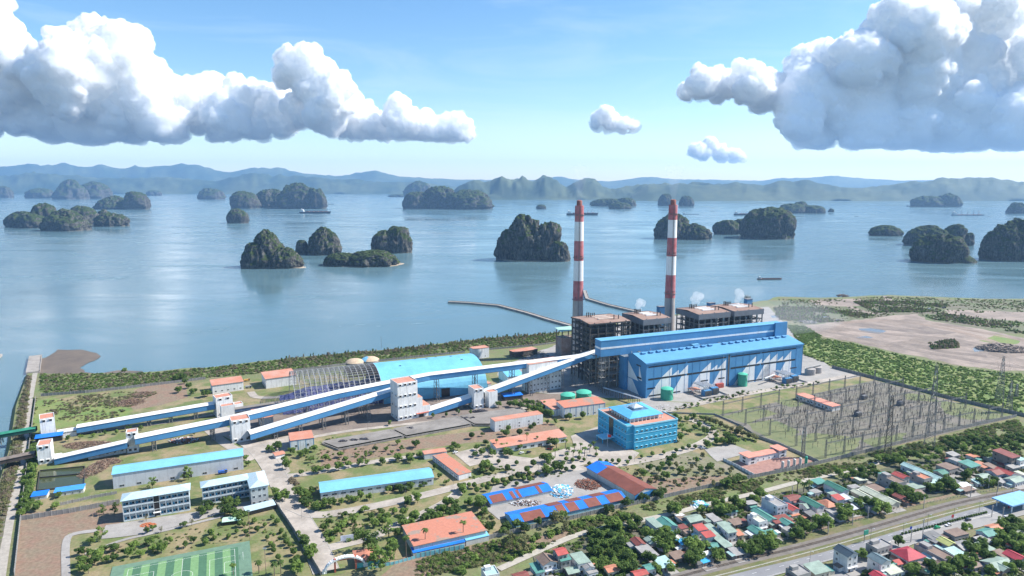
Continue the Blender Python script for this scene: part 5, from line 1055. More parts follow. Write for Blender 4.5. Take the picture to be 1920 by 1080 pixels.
bld((668, 1066), (712, 1058), 14, 3.6, 'guard_house', 'broken red roofed guard house right of the entrance arch', 'guard house', 'hip', 1.5, mat('teal_wall2', (.1, .38, .36)), oldor_m, .6)
# hostels
hos_m = mat('hostel_wall', (.50, .55, .57), var=.08, scale=.2, streak=.4); slate_b = mat('pale_blue_tin', (.36, .52, .60), col2=(.42, .50, .54), var=.12, scale=.12, fine=.8, streak=.2)
def hostel(A, B, D, top, label, n, stair=None, right=None):
    P, L, a = frame(A, B); h = hz(P, top); e = empty('hostel', P, a, label, 'hostel'); MB().box(0, L, 2.0, D, 0, h).build('wall', hos_m, e)
    roofmb('hip', L, D, h + .02, 2.2, .9).build('roof', slate_b, e); fl = h / 3
    k = MB()
    for i in range(4): k.box(0, L, 0, 2.0, i * fl - .1 + .1 * (i == 0), i * fl + .12)
    for i in range(n + 1): x = (L - .3) * i / n; k.box(x, x + .3, .05, 1.99, 0, h)
    k.build('balcony_frame', hos_m, e)
    rme = MB().box(0, 1, .02, .14, 0, .95).mesh('balcony_rail', mat('rail_white', (.6, .66, .68), var=.1)); dme = MB().box(-.5, .5, -.05, .02, 0, 2.2).mesh('door', mat('door_blue', (.05, .25, .38), var=.2)); wme = MB().box(-.7, .7, -.05, .02, .9, 2.2).mesh('window', glass_m)
    for f in range(3):
        for i in range(n):
            x = (L - .3) * i / n + .32; bw = (L - .3) / n - .35
            if stair == i: continue
            o = link('balcony_rail', rme, e, (x, 0, f * fl + .14)); o.scale = (bw, 1, 1)
            link('door', dme, e, (x + bw * .28, 2.0, f * fl + .13)); link('window', wme, e, (x + bw * .7, 2.0, f * fl + .13))
    sw = MB().box(-.6, .6, -.05, .02, .9, 2.3).mesh('side_window', mat('door_blue', (.05, .25, .38)))
    for f in range(3):
        for y in (4, 7): put('side_window', sw, e, L, y, f * fl + .1, pi / 2)
    if stair is not None:
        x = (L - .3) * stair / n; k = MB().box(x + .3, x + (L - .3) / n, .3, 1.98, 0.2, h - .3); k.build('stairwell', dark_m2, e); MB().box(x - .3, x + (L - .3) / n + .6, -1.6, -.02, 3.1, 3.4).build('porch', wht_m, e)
    return e, L, h
hostel((232, 979), (357, 957), 11, 939, 'three storey hostel with blue doors and a central stairwell', 11, 5)
e, L, h = hostel((381, 948), (470, 931), 10, 914, 'three storey L-shaped hostel, long wing with blue doors', 8)
P1 = P_(e.location, e.rotation_euler.z, L - 1, -16); P2 = P_(e.location, e.rotation_euler.z, L + 10, -16)
k = MB(); k.box(L - 1, L + 10.5, -16, 9.9, 0, h - .1); k.build('cross_wing', mat('hostel_wall_old', (.45, .47, .46), var=.15, streak=.7, scale=.3), e); o = roofmb('hip', 11.5, 26, h + .05, 2.4, .8).build('cross_wing_roof', slate_b, e, (L - 1, -16, 0))
wme = winmesh(1.6, 1.7)
for z in (1, 1 + h / 3, 1 + 2 * h / 3):
    for y in (-14, -10, -6, -2): put('window', wme, e, L - 1, y, z, -pi / 2)
    for x in (1.8, 5.8, 9): put('window', wme, e, L - 1 + x, -16, z)
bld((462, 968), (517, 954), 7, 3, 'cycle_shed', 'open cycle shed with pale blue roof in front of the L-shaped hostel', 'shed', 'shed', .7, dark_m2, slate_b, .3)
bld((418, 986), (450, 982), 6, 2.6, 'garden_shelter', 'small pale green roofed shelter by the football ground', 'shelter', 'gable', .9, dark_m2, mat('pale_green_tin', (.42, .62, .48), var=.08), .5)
# ---------------------------------------------------------------- blue administration building
P, L, a = frame((1178, 846), (1269, 829)); h = hz(P, 802); PB = G(1121, 808); D = (PB - P).length * .96
e = empty('admin_building', P, a, 'bright blue three storey administration building with a roof pavilion and glass pyramid', 'office building')
adm = mat('sky_blue_paint', (.055, .36, .56), var=.08, scale=.15, fine=.8, streak=.15); adt = mat('pale_trim', (.30, .62, .74), var=.08)
k = MB(); k.box(6, L, 0, D * .42, 0, h); k.box(0, L * .9, D * .42 + .002, D, 0, h); k.box(0, 5.99, 3, D * .42, 0, h); k.build('wall', adm, e)
k = MB()
for x0, x1, y0, y1 in ((6.3, L - .4, .4, D * .42), (.4, L * .9 - .4, D * .42 + .1, D - .4)): k.box(x0, x1, y0, y1, h + .01, h + .15)
k.build('roof_terrace', orange_m, e); k = MB()
for b_ in ((5.7, L + .2, -.25, .1), (L - .1, L + .25, .1, D * .42), (L * .9 - .1, L * .9 + .25, D * .42, D), (-.25, .1, 3, D), (-.25, L * .9 + .2, D - .1, D + .25), (5.7, 6, .1, 3), (-.2, 6, 2.8, 3.05)): k.box(*b_, h - .3, h + 1)
for z in (h / 3, 2 * h / 3):
    for b_ in ((5.8, L + .15, -.2, -.01), (L + .01, L + .2, 0, D * .42), (-.2, -.01, 3, D), (-.2, 6, 2.8, 2.99)): k.box(*b_, z - .2, z + .15)
k.build('cornice', adt, e)
wme = winmesh(1.7, 1.7, .6, adt)
for z in (1.2, 1.2 + h / 3, 1.2 + 2 * h / 3):
    for i in range(9): put('window', wme, e, 8.5 + i * (L - 11) / 8, 0, z)
    for i in range(10):
        y = 5 + i * (D - 8) / 9
        if not 4 <= i <= 6: put('window', wme, e, 0, y, z, -pi / 2)
    for i in range(3): put('window', wme, e, L, 3 + i * 5, z, pi / 2)
MB().box(-.25, -.01, D * .48, D * .62, 3, h).build('glass_front', glass_m, e); k = MB().box(-12, -.02, D * .44, D * .66, 4.2, 5); k.build('portico_roof', adt, e); k = MB()
for y in (D * .46, D * .64): k.box(-11.6, -10.8, y, y + .8, 0, 4.2)
k.build('portico_column', adm, e)
x0, x1, y0, y1 = L * .12, L * .82, D * .16, D * .86; zt = h + 4.2; k = MB(); k.box(x0 + 3, x1 - 3, y0 + 3, y1 - 3, h + .16, zt); k.build('pavilion_wall', wall_m, e); cme = MB().box(-.3, .3, -.3, .3, h + .16, zt).mesh('pavilion_column', wht_m)
for i in range(9): link('pavilion_column', cme, e, (x0 + 1 + (x1 - x0 - 2) * i / 8, y0 + 1, 0)); link('pavilion_column', cme, e, (x0 + 1, y0 + 1 + (y1 - y0 - 2) * i / 8, 0))
r2 = mat('pavilion_blue', (.10, .38, .66), var=.08, scale=.15, rough=.5); xi, xj, yi, yj = x0 + 9, x1 - 9, y0 + 9, y1 - 9; zr = zt + 2.6
o_ = [(x0, y0), (x1, y0), (x1, y1), (x0, y1)]; i_ = [(xi, yi), (xj, yi), (xj, yj), (xi, yj)]
MB().add([(x, y, zt + .01) for x, y in o_] + [(x, y, zr) for x, y in i_] + [(x, y, zt - .3) for x, y in o_] , [(q, (q + 1) % 4, (q + 1) % 4 + 4, q + 4) for q in range(4)] + [(q, q + 8, (q + 1) % 4 + 8, (q + 1) % 4) for q in range(4)]).build('pavilion_roof', r2, e)
MB().add([(x, y, zr) for x, y in i_] + [((xi + xj) / 2, (yi + yj) / 2, zr - 2)], [(0, 1, 4), (1, 2, 4), (2, 3, 4), (3, 0, 4)]).build('inner_roof', mat('dark_pavilion', (.10, .22, .34)), e)
cx_, cy_ = (xi + xj) / 2, (yi + yj) / 2; MB().add([(cx_ - 5, cy_ - 5, zr + 1.2), (cx_ + 5, cy_ - 5, zr + 1.2), (cx_ + 5, cy_ + 5, zr + 1.2), (cx_ - 5, cy_ + 5, zr + 1.2), (cx_, cy_, zr + 4)], [(0, 1, 4), (1, 2, 4), (2, 3, 4), (3, 0, 4), (3, 2, 1, 0)]).box(cx_ - 4.5, cx_ + 4.5, cy_ - 4.5, cy_ + 4.5, zr - 2, zr + 1.15).build('roof_lantern', mat('lantern_glass', (.45, .52, .56), rough=.25), e)
# flag in front
q = G(1139, 838); e = empty('flagpole', q, 0, 'flagpole with a red and white flag before the blue administration building', 'flagpole'); MB().cyl(0, 0, 0, 12, .12, n=8).build('pole', wht_m, e)
k = MB(); k.add([(.1, 0, 9), (1.6, .3, 8.4), (3.0, 0, 8.6), (3.0, 0, 11), (1.6, .3, 11), (.1, 0, 11.5)], [(0, 1, 4, 5), (1, 2, 3, 4)]); k.build('flag', mat('flag_red', (.65, .06, .05)), e)
# ---------------------------------------------------------------- pump station with pink roofs
pink = mat('pink_roof', (.55, .24, .18), var=.1, scale=.15, fine=.9)
P, L, a = frame((1403, 873), (1476, 857)); e = empty('pump_station', P, a, 'small white two-block station with pink roofs behind a low white wall', 'building'); k = MB(); k.box(0, 9, 0, 10, 0, 6.5); k.box(9.002, L - 8, 2, 10, 0, 5); k.box(L - 7.998, L, 1, 11, 0, 6.5); k.build('wall', wall_m, e)
roofmb('flat', 9, 10, 6.51, .4, .8).build('roof', pink, e); roofmb('gable', L - 18, 8, 5.01, .8, .5).build('roof', pink, e, (9.4, 2, 0)); roofmb('flat', 8, 10, 6.51, .4, .8).build('roof', pink, e, (L - 8, 1, 0))
wme = winmesh(3.2, 1.6)
for z in (1, 3.8): put('window', wme, e, 4.5, 0, z); put('window', wme, e, L - 4, 1, z); put('window', wme, e, 0, 5, z, -pi / 2)
for i in range(4): put('window', winmesh(1, 1.4), e, 12 + i * (L - 24) / 3, 2, 1.2)
for i in range(5):
    q = G(1467 + i * 11, 880 - i * 2.4); e = empty('vertical_tank', q, 0, ['pale upright tank nearest the white station', 'second pale upright tank from the station', 'third pale upright tank from the station', 'fourth pale upright tank, beside the green one', 'green upright tank at the right end of the tank row'][i], 'tank', 'upright tanks behind the station')
    MB().cyl(0, 0, .4, 6.2, 1.15, n=14).lathe(0, 0, [(1.15, 6.2), (.7, 6.7), (.01, 6.9)], 14).build('tank_shell', cream_m if i < 4 else green_m, e, smooth=False); MB().cyl(0, 0, 0, .4, 1.4, n=12).build('tank_foot', conc2, e)
# switchyard control house
bld((1492, 748), (1560, 772), 11, 5, 'control_house', 'long orange roofed control house at the back of the switchyard', 'building', 'flat', .4, wall_m, pink, .5, [('front', 1.8, 1.6, 10, [1.5], 0)])
# ---------------------------------------------------------------- switchyard
Q = [G(1345, 781), G(1640, 716), G(1888, 785), G(1543, 862)]
def yard(u, v): return Q[0].lerp(Q[1], u).lerp(Q[3].lerp(Q[2], u), v)     # u along the back edge, v toward the viewer
YA = atan2((Q[1] - Q[0]).y, (Q[1] - Q[0]).x)
lat = mat('galvanised', (.17, .17, .17), var=.15, metal=.3, rough=.55)
def lattice(h, w0, w1, n, t=.13, k=None, z0=0):
    k = k or MB(); c = lambda s1, s2, z: (s1 * (w0 + (w1 - w0) * z / h) / 2, s2 * (w0 + (w1 - w0) * z / h) / 2, z0 + z)
    for s1, s2 in ((-1, -1), (1, -1), (1, 1), (-1, 1)): k.bar(c(s1, s2, 0), c(s1, s2, h), t * 1.3)
    sd_ = [((-1, -1), (1, -1)), ((1, -1), (1, 1)), ((1, 1), (-1, 1)), ((-1, 1), (-1, -1))]
    for j in range(n):
        za, zb = h * j / n, h * (j + 1) / n
        for p, q in sd_:
            k.bar(c(*p, za), c(*q, zb), t * .8); k.bar(c(*q, za), c(*p, zb), t * .8); k.bar(c(*p, zb), c(*q, zb), t * .8)
    return k
gme = lattice(16, 1.5, .7, 6, .10).mesh('gantry_mast', lat); cnt = 0
rows = [(.02, 10), (.26, 11), (.5, 11), (.74, 11), (.985, 12)]
def beam(p, q, z, par, o):
    k = MB(); d = (q - p).normalized(); nn = Vector((-d.y, d.x, 0)) * .5; up = Vector((0, 0, .9)); a_, b_ = p - o + Vector((0, 0, z)), q - o + Vector((0, 0, z))
    for off_ in (nn, -nn): k.bar(a_ + off_, b_ + off_, .16); 
    k.bar(a_ + up, b_ + up, .16); m_ = max(2, int((q - p).length / 1.6))
    for j in range(m_): c0_, c1_ = a_.lerp(b_, j / m_), a_.lerp(b_, (j + 1) / m_); k.bar(c0_ + nn, c1_ + up, .1); k.bar(c0_ - nn, c1_ + up, .1)
    k.build('cross_beam', lat, par)
for ri, (v, n_) in enumerate(rows):
    pts = [yard(.02 + .96 * i / (n_ - 1), v) for i in range(n_)]; o = pts[0]
    e = empty('switchyard_gantry', o, 0, ['rearmost lattice gantry row along the switchyard road', 'second lattice gantry row from the back of the switchyard', 'middle lattice gantry row of the switchyard', 'fourth lattice gantry row, second from the front', 'frontmost lattice gantry row of the switchyard'][ri], 'gantry', 'lattice gantry rows in the switchyard')
    for p in pts: link('gantry_mast', gme, e, p - o, YA)
    for i in range(n_ - 1):
        if (i + ri) % 5 != 3: beam(pts[i], pts[i + 1], 12.5, e, o)
posts = []
im = mat('insulator_brown', (.06, .045, .04), var=.3, rough=.4); imp = MB().cyl(0, 0, 0, 2.6, .11, n=5).lathe(0, 0, [(.12, 2.6), (.26, 2.8), (.12, 3.0), (.26, 3.2), (.12, 3.4), (.26, 3.6), (.12, 3.8), (.24, 4.0), (.1, 4.3)], 6)
ipm = MB().cyl(0, 0, 0, 2.6, .13, n=5).mesh('post_leg', lat); ins = MB().lathe(0, 0, [(.12, 2.6), (.28, 2.85), (.13, 3.1), (.28, 3.35), (.13, 3.6), (.28, 3.85), (.13, 4.1), (.26, 4.4), (.1, 4.7)], 6).mesh('insulator', im)
rr = random.Random(4); rowsP = []
for ri in range(13):
    v = .07 + .9 * ri / 12; row = []; n_ = 28
    for i in range(n_):
        u = .05 + .92 * i / (n_ - 1)
        if (ri in (3, 9) and i % 2) or (.45 < u < .6 and ri in (5, 6)) or rr.random() < .12 or (u > .1 and u < .35 and ri < 2): continue
        row.append(yard(u + rr.uniform(-.006, .006), v))
    rowsP.append(row)
tot = sum(len(r_) for r_ in rowsP); rown = 'back second third fourth fifth sixth seventh eighth ninth tenth eleventh twelfth front'.split()
for ri, row in enumerate(rowsP):
    for i, p in enumerate(sorted(row, key=lambda p: proj(p)[0])):
        e = empty('insulator_post', p, 0, '%s insulator post from the left in the %s row of the switchyard' % (nth(i), rown[ri]), 'insulator post', 'insulator posts in the switchyard'); s_ = rr.uniform(.85, 1.25); e.scale = (1, 1, s_); link('post_leg', ipm, e); link('insulator', ins, e)
k = MB(); o = yard(0, 0)
for i in range(900):
    q = yard(rr.uniform(.16, .97), rr.uniform(.04, .9)) - o; k.cyl(q.x, q.y, 0, 2.6, .14, n=5, cap=False); k.cyl(q.x, q.y, 2.6, rr.uniform(3.6, 5), .22, .16, n=5, mi=1)
tag(k.build('small_insulators', [lat, im], None, o), 'crowd of smaller insulators and apparatus between the switchyard rows', 'insulators', kind='stuff')
k = MB()
for ri, row in enumerate(rowsP):
    for p, q in zip(row, row[1:]):
        if (q - p).length < 14 and ri % 3 != 1: k.bar(p - o + Vector((0, 0, 4.8)), q - o + Vector((0, 0, 4.8)), .07)
for ri in range(0, 12):
    for i in range(0, min(len(rowsP[ri]), len(rowsP[ri + 1])), 3):
        k.bar(rowsP[ri][i] - o + Vector((0, 0, 4.8)), rowsP[ri + 1][i] - o + Vector((0, 0, 4.8)), .06)
for i in range(9):
    for r0_, r1_ in ((0, 1), (1, 2), (2, 3), (3, 4)): k.bar(yard(.08 + .1 * i, rows[r0_][0]) - o + Vector((0, 0, 13)), yard(.08 + .1 * i, rows[r1_][0]) - o + Vector((0, 0, 13)), .06)
tag(k.build('busbar_wires', lat, None, o), 'tangle of thin busbars and wires over the switchyard', 'wires', kind='stuff')
for i, (u, v, lb) in enumerate(((.72, .25, 'grey transformer at the back right of the switchyard'), (.78, .48, 'round-topped grey transformer in the right middle of the switchyard'), (.5, .5, 'low grey breaker unit at the centre of the switchyard'))):
    q = yard(u, v); e = empty('yard_transformer', q, YA, lb, 'transformer'); MB().box(-3, 3, -2, 2, .4, 4.4).build('transformer_tank', grey_m, e); k = MB()
    for j in range(7): k.box(-2.9 + j * .9, -2.5 + j * .9, -3.2, -2.01, .8, 4)
    k.build('radiator', steel2, e); k = MB(); [k.cyl(x, 0, 4.4, 6.6, .22, n=6) for x in (-2, 0, 2)]; k.tube((-2.6, 1.2, 5.4), (2.6, 1.2, 5.4), .5); k.build('bushing', im, e)
# ---------------------------------------------------------------- transmission pylons
def pylon(px, py, top, label, w0=8, dark=0):
    q = G(px, py); h = hz(q, top); e = empty('transmission_pylon', q, YA + .4, label, 'pylon', 'steel transmission pylons'); m_ = dsteel if dark else lat
    lattice(h, w0, 1.6, 12, .2).build('mast', m_, e)
    for j, f in enumerate((.66, .79, .92)):
        for s in (-1, 1):
            z = h * f; ln_ = (7.5, 6.5, 5)[j]; k = MB(); k.bar((0, 0, z + 1.5), (s * ln_, 0, z), .2); k.bar((0, .8, z), (s * ln_, 0, z), .2); k.bar((0, -.8, z), (s * ln_, 0, z), .2)
            for i in range(4): k.bar((s * ln_ * i / 4, 0, z + 1.5 * (1 - i / 4)), (s * ln_ * (i + 1) / 4, 0, z), .12)
            c = k.build('crossarm', m_, e); MB().lathe(s * ln_, 0, [(.08, z - 2.4), (.22, z - 2), (.1, z - 1.6), (.22, z - 1.2), (.1, z - .8), (.2, z - .4), (.05, z)], 6).build('insulator_string', mat('glass_insulator', (.45, .55, .52), rough=.3), c)
    return q, h
pl = [pylon(1742, 838, 684, 'tallest pale pylon at the front right of the switchyard'), pylon(1664, 852, 742, 'dark pylon on the front wall of the switchyard', 5, 1), pylon(1873, 752, 668, 'pale pylon standing in the green scrub at the right'), pylon(1891, 772, 714, 'shorter pylon close to the right edge beyond the long wall', 6), pylon(1905, 745, 720, 'smallest pylon at the right edge', 4), pylon(1505, 858, 800, 'slim lattice mast beside the pale upright tanks', 2.5)]
k = MB(); o = pl[0][0]
def wire(a_, ha, b_, hb, sag):
    p, q = a_ + Vector((0, 0, ha)) - o, b_ + Vector((0, 0, hb)) - o; pv_ = p
    for i in range(1, 9): t = i / 8; c = p.lerp(q, t) - Vector((0, 0, sag * 4 * t * (1 - t))); k.bar(pv_, c, .09); pv_ = c
for f in (.66, .79, .92):
    for s in (-6, 6):
        for i, j in ((0, 2), (0, 1), (2, 3)): wire(pl[i][0] + Vector((s, 0, 0)), pl[i][1] * f - 2, pl[j][0] + Vector((s, 0, 0)), pl[j][1] * f - 2, 5)
        wire(pl[2][0] + Vector((s, 0, 0)), pl[2][1] * f - 2, G(2150, 790) + Vector((s, 0, 0)), 30, 8)
tag(k.build('power_lines', dsteel, None, o), 'sagging power lines strung between the pylons', 'power lines', kind='stuff')
# ---------------------------------------------------------------- ships and boats
hull_m = mat('dark_hull', (.05, .05, .06), var=.2); rhull = mat('rust_hull', (.22, .10, .08), var=.2); cab_m = mat('ship_white', (.62, .62, .60), var=.08)
def ship(px0, px1, py, label, kind='cargo', hm_=None, hh=None):
    A, B = G(px0, py, WZ), G(px1, py, WZ); L = (B - A).length; e = empty('cargo_ship' if kind != 'boat' else 'small_boat', Vector((A.x, A.y, WZ)), .04, label, 'ship' if kind != 'boat' else 'boat', 'ships at anchor' if kind != 'boat' else 'small boats'); w = L * .14; H = hh or L * .05
    n = 10; top = []; bot = []
    for i in range(n + 1):
        f = i / n; ww = w / 2 * (min(1, .75 + f * 3) if f < .6 else max(.02, 1 - ((f - .6) / .4) ** 2.2)); sh_ = H * (1 + .5 * max(0, f - .7) * 2); top.append((f * L, ww, sh_)); bot.append((f * L * .97 + L * .01, ww * .85, -.5))
    vs = [(x, y, z) for x, y, z in top] + [(x, -y, z) for x, y, z in top] + [(x, y, z) for x, y, z in bot] + [(x, -y, z) for x, y, z in bot]; m_ = n + 1
    fs = [(i + m_, i + 1 + m_, i + 1 + 3 * m_, i + 3 * m_) for i in range(n)] + [(i + 1, i, i + 2 * m_, i + 1 + 2 * m_) for i in range(n)] + [(i, i + 1, i + 1 + m_, i + m_) for i in range(n)] + [(0, m_, 3 * m_, 2 * m_)]
    MB().add(vs, fs).build('hull', hm_ or hull_m, e); k = MB(); sb = L * .1
    k.box(L * .04, L * .04 + sb, -w * .4, w * .4, H, H + L * .045); k.box(L * .05, L * .05 + sb * .7, -w * .35, w * .35, H + L * .045, H + L * .075); k.cyl(L * .07, 0, H + L * .075, H + L * .11, L * .012, n=8); k.build('superstructure', cab_m, e)
    if kind != 'boat':
        k = MB()
        for i in range(5): k.box(L * (.2 + .145 * i), L * (.2 + .145 * i) + L * .11, -w * .33, w * .33, H * 1.0, H * 1.35)
        k.build('hatch_cover', rhull if kind != 'barge' else coal_m, e)
    if kind == 'crane':
        for f in (.3, .48, .66, .8):
            k = MB(); k.box(f * L - L * .008, f * L + L * .008, -L * .008, L * .008, H, H + L * .1); k.bar((f * L, 0, H + L * .07), (f * L + L * .07, 0, H + L * .13), L * .006); k.build('deck_crane', cab_m, e)
    return e
ship(562, 620, 400, 'long dark bulk carrier at anchor before the jagged ridge island', 'cargo'); ship(1062, 1122, 403, 'dark cargo ship passing behind the left chimney', 'crane'); ship(1376, 1426, 403.5, 'loading ship with a crane left of the big round dome island', 'crane')
ship(1784, 1848, 404, 'bulk carrier with four deck cranes in the right bay', 'crane', mat('grey_hull', (.14, .16, .2)), 5); ship(1420, 1467, 524, 'brown river barge nearest the shore right of the right chimney', 'barge', rhull, 2.4)
ship(1280, 1312, 402, 'low flat barge train left of the loading ship', 'barge', None, 2)
for px0, px1, py, lb in ((1332, 1341, 396, 'small boat above the low flat barge train'), (1700, 1718, 387, 'small ship near the far hazy island in the right bay'), (1602, 1610, 406, 'lone small boat right of the long low island'), (1872, 1880, 420, 'tiny boat under the bulk carrier at the right'), (1850, 1857, 406, 'tug boat beside the stern of the bulk carrier'), (612, 626, 383, 'small boat above the bow of the long dark bulk carrier'), (545, 551, 472, 'white navigation boat left of the grey-green pointed island'), (286, 292, 393, 'small boat right of the steep knob island'), (370, 376, 391, 'tiny boat in the open water left of the lone rock'), (1211, 1219, 396, 'pair of small boats left of the right chimney top'), (706, 712, 514, 'little sampan below the low scrub-covered islet')): ship(px0, px1, py, lb, 'boat')
# steam
STM = bpy.data.materials.new('steam'); STM.use_nodes = True; n_ = STM.node_tree; n_.nodes.clear(); v_ = n_.nodes.new('ShaderNodeVolumePrincipled'); v_.inputs['Density'].default_value = .06; v_.inputs['Color'].default_value = (.96, .97, .98, 1); o_ = n_.nodes.new('ShaderNodeOutputMaterial'); n_.links.new(v_.outputs[0], o_.inputs['Volume'])
def puff(c, label, seed, n=16, dens=.35):
    rg = np.random.RandomState(seed); V = []; Fs = []; m_ = 0; o = c
    for i in range(n):
        f = i / n; R = 2.2 + 3.5 * f; cc = np.array([rg.normal() * 1.8 + 2.5 * f, rg.normal() * 1.5, f * 14]); v, fc = ICO[3]; p = v * R * (1 + .3 * fbm(v * 2.2 + seed + i, 3, i)[:, None]) + cc; V.append(p); Fs.append(fc + m_); m_ += len(p)
    tag(link('steam_plume', mesh_np('steam_plume', np.concatenate(V), np.concatenate(Fs), STM, True), loc=c), label, 'steam', 'white steam plumes over the boilers')
for (px, py, z, lb, n_) in ((1196, 584, 71, 'small low steam puff over the second boiler house', 7), (1303, 573, 72, 'tall wispy steam plume over the third boiler house', 15), (1383, 567, 73, 'fat round steam cloud over the rightmost boiler house', 13)): puff(G(px, py, z), lb, px, n_)
# thin smoke at the chimney tops and the dust drifting off the last boiler
smk = bpy.data.materials.new('thin_smoke'); smk.use_nodes = True; n_ = smk.node_tree; n_.nodes.clear(); v_ = n_.nodes.new('ShaderNodeVolumePrincipled'); v_.inputs['Density'].default_value = .008; v_.inputs['Color'].default_value = (.8, .82, .86, 1); o_ = n_.nodes.new('ShaderNodeOutputMaterial'); n_.links.new(v_.outputs[0], o_.inputs['Volume'])
smk2 = smk.copy(); smk2.node_tree.nodes['Principled Volume'].inputs['Density'].default_value = .0035
for q in [o for o in bpy.data.objects if o.name.startswith('flue')]:
    e_ = q.parent; zt = hz(e_.location, 379 if e_.location.x < 100 else 377); k = MB(); k.lathe(0, 0, [(.1, 0), (2.6, .1), (5, 14), (9, 30), (12, 44), (.1, 47)], 14); tag(k.build('smoke', smk, None, (e_.location.x, e_.location.y, zt), smooth=True), 'faint grey smoke rising from the ' + ('left' if e_.location.x < 140 else 'right') + ' chimney', 'smoke')
q = G(1440, 583, 60); k = MB(); k.lathe(0, 0, [(.1, -26), (34, -14), (46, 0), (30, 16), (.1, 24)], 18); o = k.build('dust_smoke', smk2, None, (q.x + 20, q.y, 52), smooth=True); o.scale = (1.9, .9, 1); tag(o, 'thin white dust drifting right of the rightmost boiler house', 'smoke')
# ---------------------------------------------------------------- village houses
VA = atan2((G(1925, 919) - G(1317, 1070)).y, (G(1925, 919) - G(1317, 1070)).x)
RC = {'teal': (.08, .23, .195), 'dgreen': (.05, .17, .13), 'ggreen': (.24, .31, .26), 'red': (.38, .075, .065), 'dred': (.20, .06, .05), 'crimson': (.36, .04, .06), 'orange': (.43, .18, .11), 'brown': (.20, .14, .11), 'grey': (.28, .27, .26), 'dgrey': (.15, .15, .15), 'white': (.62, .64, .64), 'cream': (.44, .46, .36), 'navy': (.035, .06, .085), 'slate': (.11, .16, .18), 'blue': (.05, .33, .60), 'yellow': (.40, .42, .15), 'lav': (.45, .47, .55), 'pteal': (.33, .48, .46)}
WC = {'w': (.60, .60, .60), 'g': (.30, .29, .28), 'c': (.50, .45, .36), 'b': (.36, .44, .50), 'd': (.20, .18, .17), 'l': (.5, .51, .55)}
NM = {'teal': 'teal', 'dgreen': 'dark green', 'ggreen': 'grey-green', 'red': 'bright red', 'dred': 'dark red', 'crimson': 'crimson', 'orange': 'orange', 'brown': 'brown', 'grey': 'grey', 'dgrey': 'dark grey', 'white': 'white', 'cream': 'cream', 'navy': 'navy', 'slate': 'slate blue', 'blue': 'bright blue', 'yellow': 'yellow-green', 'lav': 'lavender', 'pteal': 'pale teal'}
HW = {}; rh_ = random.Random(11)
tme = MB().cyl(0, 0, .6, 1.7, .55, n=10).box(-.5, .5, -.4, .4, 0, .6).mesh('water_tank', pipe_m); btm = MB().cyl(0, 0, .2, 1.6, .6, n=10).mesh('water_tank', brightblue_m)
